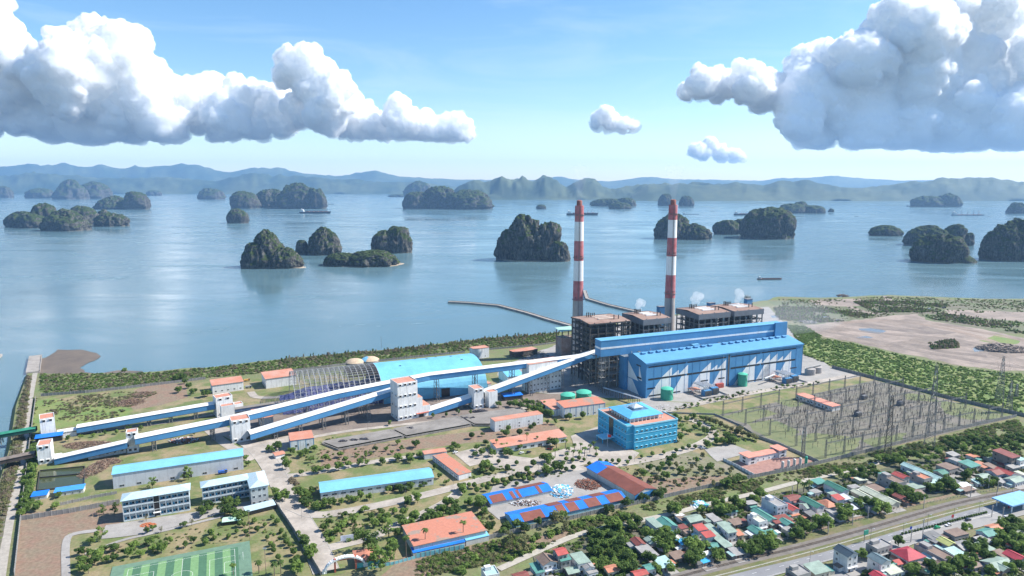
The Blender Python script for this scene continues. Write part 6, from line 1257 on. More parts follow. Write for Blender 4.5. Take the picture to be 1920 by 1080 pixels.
def house(px, py, w, d, h, kind, rc, wc, label, rot=0, tank=0, win=1):
    """px, py: middle of the roof in the photograph"""
    c = G(px, py, h); c.z = 0; a = VA + radians(rot) + rh_.uniform(-.05, .05); o = P_(c, a, -w / 2, -d / 2)
    e = empty('village_house', o, a, label, 'house', 'village houses'); rm_ = mat('roof_' + rc, RC[rc], var=.16, scale=.25, fine=1.6, rough=.65, streak=.22); wm_ = mat('hwall_' + wc, WC[wc], var=.12, scale=.3, streak=.5)
    rr_ = {'gabley': w * .22, 'gable': d * .2, 'hip': min(w, d) * .28, 'flat': .25, 'parapet': .2, 'shed': .9}[kind]
    body(w, d, h, kind, rr_, wm_).build('wall', wm_, e); roofmb(kind, w, d, h + .01, rr_, .55 if kind not in ('flat', 'parapet') else .15, .14).build('roof', rm_ if kind != 'parapet' else mat('roof_' + rc, RC[rc]), e)
    if kind in ('gable', 'gabley'):
        k = MB(); (k.box(-.5, w + .5, d / 2 - .2, d / 2 + .2, h + rr_ + .08, h + rr_ + .26) if kind == 'gable' else k.box(w / 2 - .2, w / 2 + .2, -.5, d + .5, h + rr_ + .08, h + rr_ + .26)); k.build('ridge_cap', rm_, e)
    if win:
        key = wc; 
        if key not in HW: HW[key] = (winmesh(1.3, 1.4, 0, wm_), MB().box(-.6, .6, -.06, .02, 0, 2.2).mesh('door', mat('door_brown', (.12, .07, .05), var=.3)))
        me, dm_ = HW[key]; fl = max(1, int(h / 3.1)); nn = max(1, int(w / 3))
        for f in range(fl):
            for i in range(nn):
                x = w * (i + .5) / nn
                if f == 0 and i == 0: link('door', dm_, e, (x, 0, 0))
                else: put('window', me, e, x, 0, f * h / fl + 1.0)
            for i in range(max(1, int(d / 5))):
                if rh_.random() < .75: put('window', me, e, 0, d * (i + .5) / max(1, int(d / 5)), f * h / fl + 1.0, -pi / 2)
        if fl > 1 and kind != 'shed': MB().box(.2, w - .2, -1.2, -.01, h / fl - .15, h / fl + .05).build('balcony', wm_, e)
    if tank or (kind == 'parapet' and rh_.random() < .7): link('water_tank', tme if rh_.random() < .7 else btm, e, (w * rh_.uniform(.3, .7), d * .75, h + .15))
    for s in (0, 1):      # lean-tos and yard against the sides
        if rh_.random() < .75:
            lw_, ld_, lh_ = rh_.uniform(2.2, 4), d * rh_.uniform(.35, .8), rh_.uniform(2.4, 3); y0_ = rh_.uniform(0, d - ld_); x0_ = -lw_ - .02 if s == 0 else w + .02; rc2 = rh_.choice(['grey', 'brown', 'ggreen', 'dgrey', 'teal', 'dred', 'pteal', 'orange', 'white'])
            MB().box(x0_, x0_ + lw_, y0_, y0_ + ld_, 0, lh_).build('lean_to', wm_, e); z_ = (lh_ + .05, lh_ + .6) if s == 0 else (lh_ + .6, lh_ + .05); k = MB(); k.prism([(x0_ - .4 * (s == 0), y0_ - .3), (x0_ + lw_ + .4 * s, y0_ - .3), (x0_ + lw_ + .4 * s, y0_ + ld_ + .3), (x0_ - .4 * (s == 0), y0_ + ld_ + .3)], [z_[0], z_[1], z_[1], z_[0]], [z_[0] + .1, z_[1] + .1, z_[1] + .1, z_[0] + .1]); k.build('lean_to_roof', mat('roof_' + rc2, RC[rc2], var=.16, scale=.25, fine=1.6, rough=.65, streak=.22), e)
    if rh_.random() < .7: MB().box(-1, w + 1, -4.5, -.02, 0, .62).build('yard_slab', gravel_m, e)
    if kind == 'parapet': MB().box(w * .15, w * .6, d * .6, d * .9, h + .13, h + 2.3).build('stair_head', wm_, e)
    return e
def Z8(x, y): return 1100 + x / 4.155, 820 + y / 4.155
def Y1(x, y): return 1480 + x / 4.1545, 820 + y / 4.1545
def Z7(x, y): return 740 + x / 4.155, 820 + y / 4.155
KN = {'gabley': 'gabled', 'gable': 'gabled', 'hip': 'hipped', 'flat': 'flat', 'parapet': 'flat terrace', 'shed': 'sloping'}
HS = [
 (Z8, 530, 665, 6, 13, 6, 'flat', 'ggreen', 'w', 'two storey white house left of the big teal gable'), (Z8, 625, 668, 8, 12, 6, 'gabley', 'teal', 'b', 'big steep teal gable at the left of the village'), (Z8, 830, 632, 10, 8, 4.5, 'gable', 'ggreen', 'g', 'detached low house below the lane behind the red sheds'),
 (Z8, 885, 705, 6.5, 6, 6, 'shed', 'red', 'w', 'upper one of the two stepped red sheds'), (Z8, 948, 760, 6.5, 5, 6, 'shed', 'red', 'w', 'lower one of the two stepped red sheds'), (Z8, 980, 718, 5, 11, 4.4, 'shed', 'ggreen', 'g', 'strip roof between the red sheds and the tall grey one'), (Z8, 1092, 705, 6, 12, 7, 'shed', 'ggreen', 'w', 'tall narrow white house right of the red sheds'),
 (Z8, 1052, 812, 5, 13, 4, 'shed', 'ggreen', 'd', 'long shed strip in front of the tall narrow white house'), (Z8, 998, 838, 6, 5, 3, 'gable', 'teal', 'd', 'small rounded shed below the lower red shed'), (Z8, 772, 812, 10, 7, 4, 'gable', 'blue', 'w', 'bright sky blue tin roof half under a tree'), (Z8, 400, 815, 6, 8, 4, 'gabley', 'dred', 'w', 'small dark red roof by the thicket'),
 (Z8, 505, 805, 6, 7, 4, 'gabley', 'ggreen', 'g', 'small grey-green roof next to the dark red one'), (Z8, 470, 890, 8, 12, 3.2, 'shed', 'grey', 'g', 'wide low concrete coloured shed'), (Z8, 600, 975, 8, 9, 3.2, 'shed', 'pteal', 'g', 'low pale shed by the railway'), (Z8, 708, 920, 8, 6, 3, 'shed', 'brown', 'd', 'brown patched hut between two trees'),
 (Z8, 190, 1022, 7, 6, 3.5, 'gable', 'orange', 'c', 'small orange roofed hut inside the banana thicket'), (Z8, 412, 1056, 8, 5, 3.5, 'gable', 'red', 'c', 'red roofed hut at the bottom edge'), (Z8, 487, 1010, 6, 5, 4, 'gable', 'teal', 'w', 'teal hut just above the bottom red hut'), (Z8, 5, 995, 6, 7, 5, 'gabley', 'grey', 'w', 'grey roof left of the banana thicket'),
 (Z8, 930, 905, 6, 4, 3, 'flat', 'white', 'w', 'white canopy beside the railway'), (Z8, 920, 962, 6, 4, 2.8, 'flat', 'blue', 'd', 'blue tarpaulin roof beside the railway'), (Z8, 1182, 748, 4, 5, 4, 'shed', 'orange', 'c', 'small orange tile roof right of the tall narrow white house'), (Z8, 1330, 632, 7, 11, 7, 'parapet', 'cream', 'w', 'white two storey house with a yellow tank'),
 (Z8, 1380, 605, 7, 16, 4.6, 'gabley', 'teal', 'w', 'long teal strip behind the yellow tank house'), (Z8, 1320, 722, 7, 8, 4, 'gabley', 'teal', 'w', 'teal gable in front of the yellow tank house'), (Z8, 1422, 750, 9, 5, 3, 'shed', 'teal', 'g', 'small teal porch roof above the big roadside trees'), (Z8, 1465, 500, 9, 15, 9.5, 'parapet', 'grey', 'l', 'big lavender-grey three storey block with a blue tank'),
 (Z8, 1590, 545, 6, 9, 6, 'gabley', 'red', 'w', 'red gable right of the lavender-grey block'), (Z8, 1510, 640, 13, 7, 4, 'shed', 'dred', 'd', 'wide dark red shed right of the teal houses'), (Z8, 1598, 470, 9, 7, 5, 'gable', 'dred', 'w', 'dark red roof behind the lavender-grey block'), (Z8, 1165, 660, 8, 6, 3, 'shed', 'brown', 'g', 'rusty patched shack by the lane'), (Z8, 1170, 890, 7, 7, 2.8, 'shed', 'grey', 'd', 'grey shack under the roadside trees'),
 (Z7, 1290, 890, 6, 7, 11, 'gable', 'red', 'g', 'tall grey tower house with a small red top at the bottom'), (Z7, 1320, 940, 6, 5, 8, 'shed', 'teal', 'g', 'teal terrace roof of the tall grey tower house'), (Z7, 1185, 955, 9, 9, 7, 'gabley', 'brown', 'l', 'beige-grey gable left of the tall tower house'), (Z7, 1445, 940, 8, 12, 6.5, 'flat', 'ggreen', 'w', 'two storey house right of the tall tower house'),
 (Z7, 745, 1045, 8, 9, 8, 'parapet', 'pteal', 'w', 'white rimmed terrace at the bottom edge'), (Z7, 1110, 1020, 5, 9, 4, 'shed', 'teal', 'b', 'teal lean-to at the bottom left of the village'), (Z7, 980, 1078, 8, 6, 3.5, 'gable', 'dred', 'c', 'dark roof cut by the bottom edge'),
 (Y1, 40, 478, 9, 9, 4, 'gable', 'dred', 'w', 'red-brown roof left of the long dark green gable'), (Y1, 175, 508, 7, 15, 6, 'gabley', 'dgreen', 'w', 'long dark green gable above the roadside trees'), (Y1, 230, 345, 9, 6, 5, 'shed', 'teal', 'd', 'teal shed by the lane behind the long dark green gable'), (Y1, 365, 385, 7, 16, 6, 'gabley', 'dgreen', 'w', 'second long dark green gable nearer the lane'),
 (Y1, 345, 440, 6, 6, 6.5, 'flat', 'ggreen', 'g', 'square flat topped house between the dark green gables'), (Y1, 378, 470, 6, 6, 6, 'shed', 'red', 'w', 'little bright red roof in the dense block'), (Y1, 428, 468, 6, 6, 5, 'shed', 'lav', 'w', 'pale lavender shed beside the little bright red roof'), (Y1, 295, 515, 8, 10, 5, 'hip', 'orange', 'w', 'orange cross gable above the roadside trees'), (Y1, 475, 550, 8, 5, 3.4, 'shed', 'lav', 'g', 'pale lavender canopy by the railway path'),
 (Y1, 520, 500, 7, 12, 4, 'gabley', 'ggreen', 'g', 'grey-green roof left of the cream sheds'), (Y1, 625, 475, 6, 27, 3.6, 'gabley', 'cream', 'c', 'left one of the two very long cream sheds'), (Y1, 702, 455, 8, 27, 4.2, 'gabley', 'cream', 'c', 'right one of the two very long cream sheds'), (Y1, 670, 392, 10, 10, 4.4, 'flat', 'brown', 'g', 'square roof behind the cream sheds'), (Y1, 738, 283, 7, 5, 9, 'flat', 'teal', 'g', 'teal capped stair tower at the lane'),
 (Y1, 800, 320, 9, 17, 8.6, 'parapet', 'brown', 'g', 'long grey three storey block with a brown terrace'), (Y1, 868, 298, 7, 9, 9.2, 'gabley', 'red', 'g', 'red tile gable on top of the long grey block'), (Y1, 985, 245, 7, 20, 4.5, 'gabley', 'pteal', 'w', 'long pale teal roof behind the orange topped block'), (Y1, 1125, 305, 7, 15, 4.5, 'gabley', 'pteal', 'w', 'second pale teal roof nearer the railway'), (Y1, 1025, 300, 9, 12, 8, 'parapet', 'orange', 'g', 'grey block with an orange terrace'),
 (Y1, 985, 378, 10, 8, 4.2, 'flat', 'ggreen', 'g', 'low flat roof in front of the orange terrace'), (Y1, 1180, 270, 7, 7, 4.5, 'gable', 'dgreen', 'g', 'dark green small roof right of the pale teal strips'), (Y1, 1235, 225, 12, 11, 5, 'flat', 'brown', 'g', 'wide brown roof on grey walls'), (Y1, 1275, 132, 8, 6, 4, 'shed', 'grey', 'g', 'grey shed at the tree line'), (Y1, 1405, 208, 11, 10, 6.5, 'shed', 'teal', 'c', 'large teal roof at the back of the right village'),
 (Y1, 1495, 215, 8, 9, 5, 'shed', 'orange', 'c', 'faded orange roof right of the large teal one'), (Y1, 1570, 225, 6, 8, 5, 'shed', 'brown', 'w', 'narrow brown roof right of the faded orange one'), (Y1, 1350, 370, 8, 6, 3.6, 'gable', 'white', 'w', 'gleaming white tin roof by the railway'), (Y1, 1468, 343, 7, 5, 3.6, 'shed', 'pteal', 'w', 'small mint roof right of the gleaming white one'), (Y1, 1385, 402, 10, 5, 3, 'shed', 'brown', 'd', 'long brown shack along the railway fence'),
 (Y1, 1600, 270, 8, 9, 4.5, 'gable', 'dred', 'w', 'dark red roof left of the bright red one'), (Y1, 1682, 268, 7, 12, 4.5, 'gabley', 'red', 'w', 'bright red gable near the right edge'), (Y1, 1755, 328, 12, 8, 4, 'gable', 'ggreen', 'w', 'wide grey-green shop roof by the railway at the right'), (Y1, 1690, 128, 10, 15, 10, 'shed', 'dred', 'd', 'tall dark block with a red roof at the upper right'), (Y1, 1790, 165, 8, 7, 8, 'flat', 'pteal', 'w', 'pale annex right of the tall dark block'), (Y1, 1510, 300, 9, 6, 3.6, 'gable', 'ggreen', 'g', 'small low roof behind the mint one'),
 (Y1, 1100, 348, 8, 7, 4, 'gable', 'pteal', 'g', 'pale teal porch by the big railway tree'), (Y1, 1270, 340, 8, 6, 4, 'shed', 'dgrey', 'g', 'dark grey roof beside the big railway tree'), (Y1, 1740, 225, 9, 6, 4, 'shed', 'grey', 'g', 'grey roof behind the bright red gable'), (Y1, 1650, 340, 6, 5, 3, 'shed', 'grey', 'w', 'small grey stall by the railway'),
 (Y1, 440, 888, 8, 10, 10.5, 'gabley', 'navy', 'w', 'tall white three storey house with navy gable south of the road'), (Y1, 700, 948, 8, 9, 8, 'gabley', 'slate', 'w', 'white house with a slate blue gable south of the road'), (Y1, 925, 905, 14, 12, 5, 'hip', 'crimson', 'w', 'large villa with a crimson hipped roof'), (Y1, 700, 835, 13, 8, 7.5, 'parapet', 'grey', 'g', 'grey unfinished terrace block behind the villa'), (Y1, 215, 1020, 11, 9, 4, 'shed', 'ggreen', 'c', 'green and red patched shed left of the tall white house'),
 (Y1, 70, 1040, 10, 9, 5, 'parapet', 'grey', 'g', 'cluttered concrete terrace at the bottom edge'), (Y1, 1115, 765, 9, 6, 4.2, 'shed', 'dgrey', 'b', 'dark green container shed at the roadside'), (Y1, 1225, 815, 7, 8, 4.5, 'gabley', 'yellow', 'c', 'small yellow-green gable south of the highway'), (Y1, 1130, 885, 9, 20, 5, 'parapet', 'brown', 'g', 'long unfinished concrete building right of the villa'), (Y1, 1350, 840, 10, 8, 4, 'gable', 'grey', 'g', 'grey gable right of the yellow-green one'),
 (Y1, 1300, 740, 12, 8, 4.4, 'flat', 'brown', 'g', 'flat brown roof beside the road'), (Y1, 1300, 900, 8, 9, 3.8, 'shed', 'pteal', 'w', 'pale teal canopy right of the unfinished building'), (Y1, 1545, 740, 10, 8, 4.8, 'gable', 'teal', 'w', 'teal cross roof near the canopy station'), (Y1, 1590, 700, 8, 6, 5, 'gable', 'orange', 'w', 'orange roof behind the teal cross roof'), (Y1, 1625, 985, 14, 11, 3.6, 'gable', 'ggreen', 'w', 'broad grey-green shed at the lower right'),
 (Y1, 1760, 925, 8, 9, 4.6, 'gabley', 'crimson', 'g', 'crimson gable at the lower right edge'), (Y1, 1665, 915, 6, 8, 4, 'shed', 'brown', 'g', 'brown lean-to beside the crimson gable'), (Y1, 1510, 800, 8, 6, 3.6, 'shed', 'grey', 'g', 'weathered grey shack under the teal cross roof'), (Y1, 800, 1035, 9, 6, 3.4, 'shed', 'cream', 'w', 'cream patio roof beside the slate blue gable'), (Y1, 690, 1075, 7, 5, 4, 'gabley', 'crimson', 'w', 'crimson gable peeping over the bottom edge'), (Y1, 1190, 960, 8, 6, 3.5, 'shed', 'grey', 'g', 'grey ruin in front of the unfinished building'), (Y1, 860, 975, 6, 3, 3, 'shed', 'red', 'w', 'red awning at the villa front')]
for f, x, y, w_, d_, h_, kd, rc, wc, lb in HS:
    px, py = f(x, y); house(px, py, w_, d_, h_, kd, rc, wc, lb, 90 if 'left one of the two' in lb and 0 else 0)
taken = [G(*f(x, y))[:2] for f, x, y, *_ in HS]; inf = []
for pg in ([(1190, 1000), (1440, 940), (1600, 905), (1760, 868), (1900, 850), (1915, 895), (1700, 938), (1480, 1000), (1300, 1048), (1225, 1072)], [(1640, 1060), (1720, 1030), (1790, 1010), (1900, 985), (1915, 1075), (1640, 1078)], [(1010, 1078), (1060, 1040), (1100, 1062), (1110, 1078)]):
    w_ = [G(*q)[:2] for q in pg]; x0, x1, y0, y1 = min(q[0] for q in w_), max(q[0] for q in w_), min(q[1] for q in w_), max(q[1] for q in w_)
    for _ in range(900):
        c = (rh_.uniform(x0, x1), rh_.uniform(y0, y1)); ok = False; j = len(w_) - 1
        for i in range(len(w_)):
            (xi, yi), (xj, yj) = w_[i], w_[j]
            if ((yi > c[1]) != (yj > c[1])) and c[0] < (xj - xi) * (c[1] - yi) / (yj - yi) + xi: ok = not ok
            j = i
        if ok and all((c[0] - t[0]) ** 2 + (c[1] - t[1]) ** 2 > 9.2 ** 2 for t in taken) and len(inf) < 75: inf.append(c); taken.append(c)
inf = sorted((proj((c[0], c[1], 3))[0], proj((c[0], c[1], 3))[1]) for c in inf)
for i, (px, py) in enumerate(inf):
    rc = rh_.choice(['grey', 'brown', 'ggreen', 'dgrey', 'teal', 'dred', 'pteal', 'orange', 'cream', 'grey', 'brown', 'ggreen']); kd = rh_.choice(['shed', 'gable', 'gabley', 'shed', 'flat'])
    e = house(px, py, rh_.uniform(4.5, 7.5), rh_.uniform(5, 9), rh_.uniform(2.8, 4.4), kd, rc, rh_.choice('wgcdl'), 'small %s roofed shack, %s from the left between the larger village houses' % (NM[rc], nth(i)), rh_.choice([0, 0, 90])); e['category'] = 'shack'; e['group'] = 'small shacks between the village houses'; e.name = 'shack'
# canopy of the fuel station
q = G(1915, 940, 6); e = empty('fuel_station_canopy', (q.x - 12, q.y - 8, 0), VA, 'flat blue canopy of the fuel station at the right edge', 'canopy'); MB().box(0, 30, 0, 14, 5.6, 6.5).build('canopy_roof', mat('canopy_blue', (.22, .42, .66), var=.08), e); cme = MB().box(-.3, .3, -.3, .3, 0, 5.6).mesh('canopy_column', wht_m)
for x in (3, 15, 27):
    for y in (2, 12): link('canopy_column', cme, e, (x, y, 0))
pmp = MB().box(-.5, .5, -.3, .3, 0, 1.8).mesh('fuel_pump', red_m)
for x in (8, 20): link('fuel_pump', pmp, e, (x, 7, 0))
# entrance arch
P, L, a = frame((608, 1076), (686, 1062)); e = empty('entrance_arch', P, a, 'white arched gateway with a red inner frame at the end of the entrance road', 'gateway'); k = MB(); n = 22
for i in range(n):
    t0, t1 = pi * i / n, pi * (i + 1) / n; p0, p1 = (L / 2 - L / 2 * cos(t0), 8.5 * sin(t0)), (L / 2 - L / 2 * cos(t1), 8.5 * sin(t1)); k.bar((p0[0], 0, p0[1]), (p1[0], 0, p1[1]), 2.6, .9); k.bar((p0[0], -1.2, p0[1] + .6), (p1[0], 1.2, p1[1] + .6), .3)
k.build('arch', wht_m, e); k = MB(); k.box(L * .24, L * .28, -1, 1, 0, 7); k.box(L * .74, L * .78, -1, 1, 0, 7); k.box(L * .24, L * .78, -1, 1, 7.001, 8.2); k.build('red_frame', mat('gate_red', (.38, .10, .06)), e)
q = G(651, 1016); e = empty('notice_board', q, .3, 'white notice board on the lawn of the road island', 'sign'); MB().box(-4, 4, -.1, .1, 1, 4.6).build('board', mat('board_white', (.6, .62, .7)), e); MB().box(-3.7, -3.5, -.05, .05, 0, 1).box(3.5, 3.7, -.05, .05, 0, 1).build('post', steel2, e)
for px, py, c, nm, sc_ in ((1785, 976, (.5, .04, .04), 'round red road sign on a pole in the highway median', 1.2), (1707, 998, (.03, .06, .35), 'round blue road sign on a pole in the highway median', 1.1)):
    q = G(px, py); e = empty('road_sign', q, VA, nm, 'road sign'); MB().cyl(0, 0, 0, 3.6, .1, n=6).build('pole', steel2, e); MB().tube((0, -.12, 3.2), (0, -.2, 3.2), sc_, 16).build('sign_disc', mat('sign' + str(px), c, var=.05), e)
P, L, a = frame((1619, 1019), (1627, 1017)); e = empty('shop_sign', P, a, 'green roadside sign above the grey unfinished terrace block', 'sign'); MB().box(0, L, 0, .4, 5.5, 8.5).build('board', green_m, e); MB().box(.4, .8, .1, .3, 0, 5.5).build('post', steel2, e)
# ---------------------------------------------------------------- vehicles
tyre = mat('tyre', (.02, .02, .02), rough=.9)
def car(px, py, ang, col, label, kind='car'):
    q = G(px, py, .5); e = empty('parked_car' if kind == 'car' else 'truck', q, ang, label, 'car' if kind == 'car' else 'truck', 'vehicles'); cm2 = mat('car_%s' % label.split()[0], col, var=.05, rough=.25, spec=.7)
    if kind == 'car':
        prof = [(-2.2, .35), (2.2, .35), (2.25, .75), (1.3, .92), (-2.2, .95)]; cab = [(-1.9, .95), (.9, .93), (.25, 1.45), (-1.4, 1.48)]; wx = (-1.4, 1.4); wd = .88
    else:
        prof = [(-3.4, .6), (3.4, .6), (3.4, 1.2), (1.4, 1.2), (-3.4, 1.15)]; cab = [(1.4, 1.15), (3.4, 1.15), (3.2, 2.5), (1.5, 2.55)]; wx = (-2.3, -1.2, 2.3); wd = 1.15
    def ext(p, w_, nm, m_):
        n = len(p); MB().add([(x, -w_, z) for x, z in p] + [(x, w_, z) for x, z in p], [tuple(range(n)), tuple(range(2 * n - 1, n - 1, -1))] + [(i, i + n, (i + 1) % n + n, (i + 1) % n) for i in range(n)]).build(nm, m_, e)
    ext(prof, wd, 'body', cm2); ext(cab, wd * .88, 'cabin_glass', glass_m); ext([(cab[3][0] + .1, cab[3][1] - .02), (cab[2][0] - .1, cab[2][1] - .02), (cab[2][0] - .15, cab[2][1] + .06), (cab[3][0] + .15, cab[3][1] + .06)], wd * .86, 'roof_panel', cm2)
    if kind != 'car': MB().box(-3.3, 1.3, -1.1, 1.1, 1.16, 2.2).build('cargo_bed', cm2, e)
    w_ = MB().tube((0, -.12, 0), (0, .12, 0), .36 if kind == 'car' else .5, 12).mesh('wheel', tyre)
    for x in wx:
        for s in (-1, 1): link('wheel', w_, e, (x, s * wd, .36 if kind == 'car' else .5))
    hl = MB().box(-.04, .04, -.18, .18, -.1, .1).mesh('headlight', wht_m)
    for s in (-1, 1): link('headlight', hl, e, (2.24 if kind == 'car' else 3.42, s * wd * .7, .66 if kind == 'car' else .95))
car(1757, 990, VA, (.02, .35, .12), 'green taxi driving on the near carriageway of the highway'); car(1778, 985.5, VA + pi, (.7, .7, .7), 'white hatchback close behind the green taxi'); car(1815, 975.5, VA, (.03, .03, .035), 'black pickup nearest the fuel station on the highway'); car(1886, 971, VA, (.68, .68, .7), 'silver car stopped under the edge of the fuel canopy')
car(854, 849, .6, (.71, .71, .72), 'bright-white car alone in the upper car park'); car(978, 850, .6, (.72, .72, .70), 'pearl-white car next to the jet-black one by the canteen'); car(991.5, 848.5, .6, (.02, .02, .022), 'jet-black car by the canteen'); car(1031, 842.5, 2.8, (.35, .02, .03), 'maroon car before the canteen'); car(1319, 841, .3, (.6, .62, .64), 'light-grey car at the bend right of the administration building')
car(418, 887, .4, (.03, .12, .45), 'cobalt lorry beside the left grey warehouse', 'truck'); car(466, 727, .2, (.3, .3, .3), 'gunmetal lorry between the two orange workshops', 'truck'); car(463, 714, .5, (.55, .30, .05), 'ochre digger lorry between the two orange workshops', 'truck'); car(1570, 602, .3, (.08, .08, .09), 'sooty lorry at the left of the fill area', 'truck'); car(1770, 578, .1, (.1, .1, .12), 'dusty lorry parked in the far fill area', 'truck'); car(1742, 580, .1, (.5, .5, .5), 'pale lorry parked in the far fill area', 'truck')
car(452, 865, 1.9, (.06, .1, .3), 'indigo lorry at the right end of the grey warehouse', 'truck') if 0 else None
# ---------------------------------------------------------------- poles along the roads
lp = MB().cyl(0, 0, 0, 8.5, .13, .08, n=6).mesh('pole', steel2); la = MB().bar((0, 0, 8.4), (1.6, 0, 8.8), .12).box(1.3, 2.3, -.18, .18, 8.72, 8.88).mesh('lamp_head', pipe_m)
def lamp(px, py, label, a=0, s=1): e = empty('street_lamp', G(px, py), a, label, 'street lamp', 'street lamps'); link('pole', lp, e); link('lamp_head', la, e); e.scale = (s, s, s)
for i, (x, y) in enumerate(((158, 985), (632, 800), (885, 760), (1075, 690), (1278, 640), (1478, 585), (1610, 470), (1735, 440))): px, py = Y1(x, y); lamp(px, py, '%s street lamp from the left along the highway' % nth(i), VA - pi / 2)
for i, (px, py) in enumerate(((463, 833), (530, 880), (566, 972), (622, 951), (548, 840), (700, 940), (850, 910), (1010, 880), (1190, 866), (1290, 846), (690, 806), (860, 783), (1100, 860), (960, 893), (760, 930))): lamp(px, py, '%s street lamp from the left on the plant roads' % nth(sorted([463, 530, 566, 622, 548, 700, 850, 1010, 1190, 1290, 690, 860, 1100, 960, 760]).index(px)), i * 1.3, .85)
cp = MB().box(-.18, .18, -.18, .18, 0, 9).mesh('pole', conc2); ca = MB().box(-1.1, 1.1, -.08, .08, 8.2, 8.4).box(-.9, .9, -.08, .08, 7.4, 7.55).mesh('crossarm', conc2); cps = []
for i, (x, y) in enumerate(((1035, 795), (1660, 640), (1575, 625), (945, 820), (490, 690), (300, 760), (1410, 470), (20, 470), (1620, 430), (610, 640), (1045, 560), (1550, 400))):
    px, py = Y1(x, y); e = empty('utility_pole', G(px, py), VA, 'concrete utility pole, %s from the left in the right village' % nth(sorted([1035, 1660, 1575, 945, 490, 300, 1410, 20, 1620, 610, 1045, 1550]).index(x)), 'utility pole', 'utility poles in the village'); link('pole', cp, e); link('crossarm', ca, e); s = 1.6 if i == 0 else 1; e.scale = (1, 1, s); cps.append((G(px, py), s))
k = MB(); o = cps[0][0]; cps.sort(key=lambda c: c[0].x)
for (a_, s1), (b_, s2) in zip(cps, cps[1:]):
    for u in (-.8, .8): wire(a_ + Vector((u, 0, 0)) - o + pl[0][0], 8.3 * s1, b_ + Vector((u, 0, 0)) - o + pl[0][0], 8.3 * s2, 1.5)
tag(k.build('village_wires', dsteel, None, o), 'thin wires strung between the village poles', 'wires', kind='stuff')
for i, (px, py) in enumerate(((1250, 632), (715, 652), (626, 680), (1580, 560), (1655, 557), (1728, 557), (1846, 560), (1509, 557))): e = empty('mast_pole', G(px, py), 0, 'slim mast on the shore, %s from the left' % nth(sorted([1250, 715, 626, 1580, 1655, 1728, 1846, 1509]).index(px)), 'pole', 'slim masts along the shore'); MB().cyl(0, 0, 0, 16, .25, .12, n=6).build('mast', steel2, e)
for px, py, tp, nm in ((499, 1078, 1030, 'tall floodlight mast at the right side of the football pitch'), (469, 1013, 958, 'thin mast at the far corner of the football pitch')): q = G(px, py); h = hz(q, tp); e = empty('floodlight', q, 0, nm, 'floodlight'); MB().cyl(0, 0, 0, h, .16, n=6).build('mast', rust_m, e); MB().box(-1, 1, -.2, .2, h, h + .8).build('lamp_head', pipe_m, e)
q = G(456, 1046); e = empty('football_goal', q, atan2(uu.y, uu.x) + pi / 2, 'white goal on the right end of the football pitch', 'goal'); MB().bar((-3, 0, 0), (-3, 0, 2.3), .12).bar((3, 0, 0), (3, 0, 2.3), .12).bar((-3, 0, 2.3), (3, 0, 2.3), .12).bar((-3, -1.5, 0), (3, -1.5, 0), .08).build('goal_frame', wht_m, e)
# ---------------------------------------------------------------- heaps of scrap, brush and debris
def heap(px, py, wpx, hgt, m_, label, n=260, seed=1, sz=(2.2, .3, .12), asp=.6, cols=None, name='debris_heap'):
    rg = np.random.RandomState(seed); q = G(px, py); R = wpx / 2 / F * q.y; k = MB()
    for i in range(n):
        r = sqrt(rg.rand()); t = rg.rand() * 2 * pi; x, y = R * r * cos(t), R * asp * r * sin(t) * 1.6; z = hgt * (1 - r ** 1.6) * rg.uniform(.6, 1) + .2; a = rg.rand() * pi; l_ = sz[0] * rg.uniform(.4, 1.3); d = Vector((cos(a), sin(a), rg.uniform(-.35, .35))) * l_ / 2
        k.bar(Vector((x, y, z)) - d, Vector((x, y, z)) + d, sz[1] * rg.uniform(.5, 1.5), sz[2], mi=rg.randint(0, len(m_)))
    return tag(k.build(name, m_, None, q), label, 'heap', kind='stuff')
br = [mat('dead_wood', (.20, .12, .08), var=.3), mat('dead_wood_pale', (.30, .22, .16), var=.2), mat('dead_wood_dark', (.09, .06, .05), var=.3)]
heap(243, 755, 55, 2.2, br, 'heap of brown cut branches at the right of the north grass field', 700, 1, (3, .25, .2)); heap(268, 740, 40, 2.2, br, 'smaller heap of cut branches above it', 400, 2, (3, .25, .2)); heap(170, 835, 105, 1.8, br, 'long heap of cut branches between the two intake conveyors', 900, 3, (3, .25, .2), .25); heap(178, 880, 42, 2, br, 'curved heap of cut branches left of the grey warehouse', 600, 4, (3, .25, .2), 1.3); heap(205, 866, 46, 1.5, br, 'thin heap of cut branches behind the grey warehouse corner', 350, 5, (3, .25, .2), .4)
sc_ = [mat('scrap_white', (.6, .63, .66), var=.1), mat('scrap_blue', (.10, .38, .60), var=.15), mat('scrap_grey', (.3, .3, .3), var=.2)]
heap(1052, 922, 44, 2.4, sc_, 'pile of torn white and light blue roofing sheets in the scrap yard', 420, 6, (3.6, 1.5, .08), .8); heap(1102, 909, 52, 2.2, [rust_m, br[2], mat('rust_red', (.25, .08, .04), var=.3)], 'rust brown scrap metal heap in the scrap yard', 500, 7, (2.6, .4, .25), .6); heap(984, 944, 70, 1.6, [sc_[0], rust_m, br[2]], 'line of mixed scrap between the two patched sheds', 300, 8, (2, .4, .25), .25)
heap(345, 826, 60, 1.2, [mat('drum_orange', (.4, .13, .06)), sc_[0], br[2], sc_[2]], 'scattered orange and grey machine scrap beside the lowest conveyor', 240, 9, (1.8, .7, .6), .35); heap(1150, 922, 12, 1, [mat('bush_g', (.06, .1, .03))], 'small green mound in the scrap yard', 60, 10)
heap(1310, 947, 34, 1.8, [sc_[0], mat('tarp_teal', (.12, .42, .38)), sc_[1]], 'teal and white tarpaulin pile beside the lane', 90, 11, (3, 2, .3)); heap(1395, 650, 10, 1, [steel2], 'small pile of steel at the hall end', 30, 12)
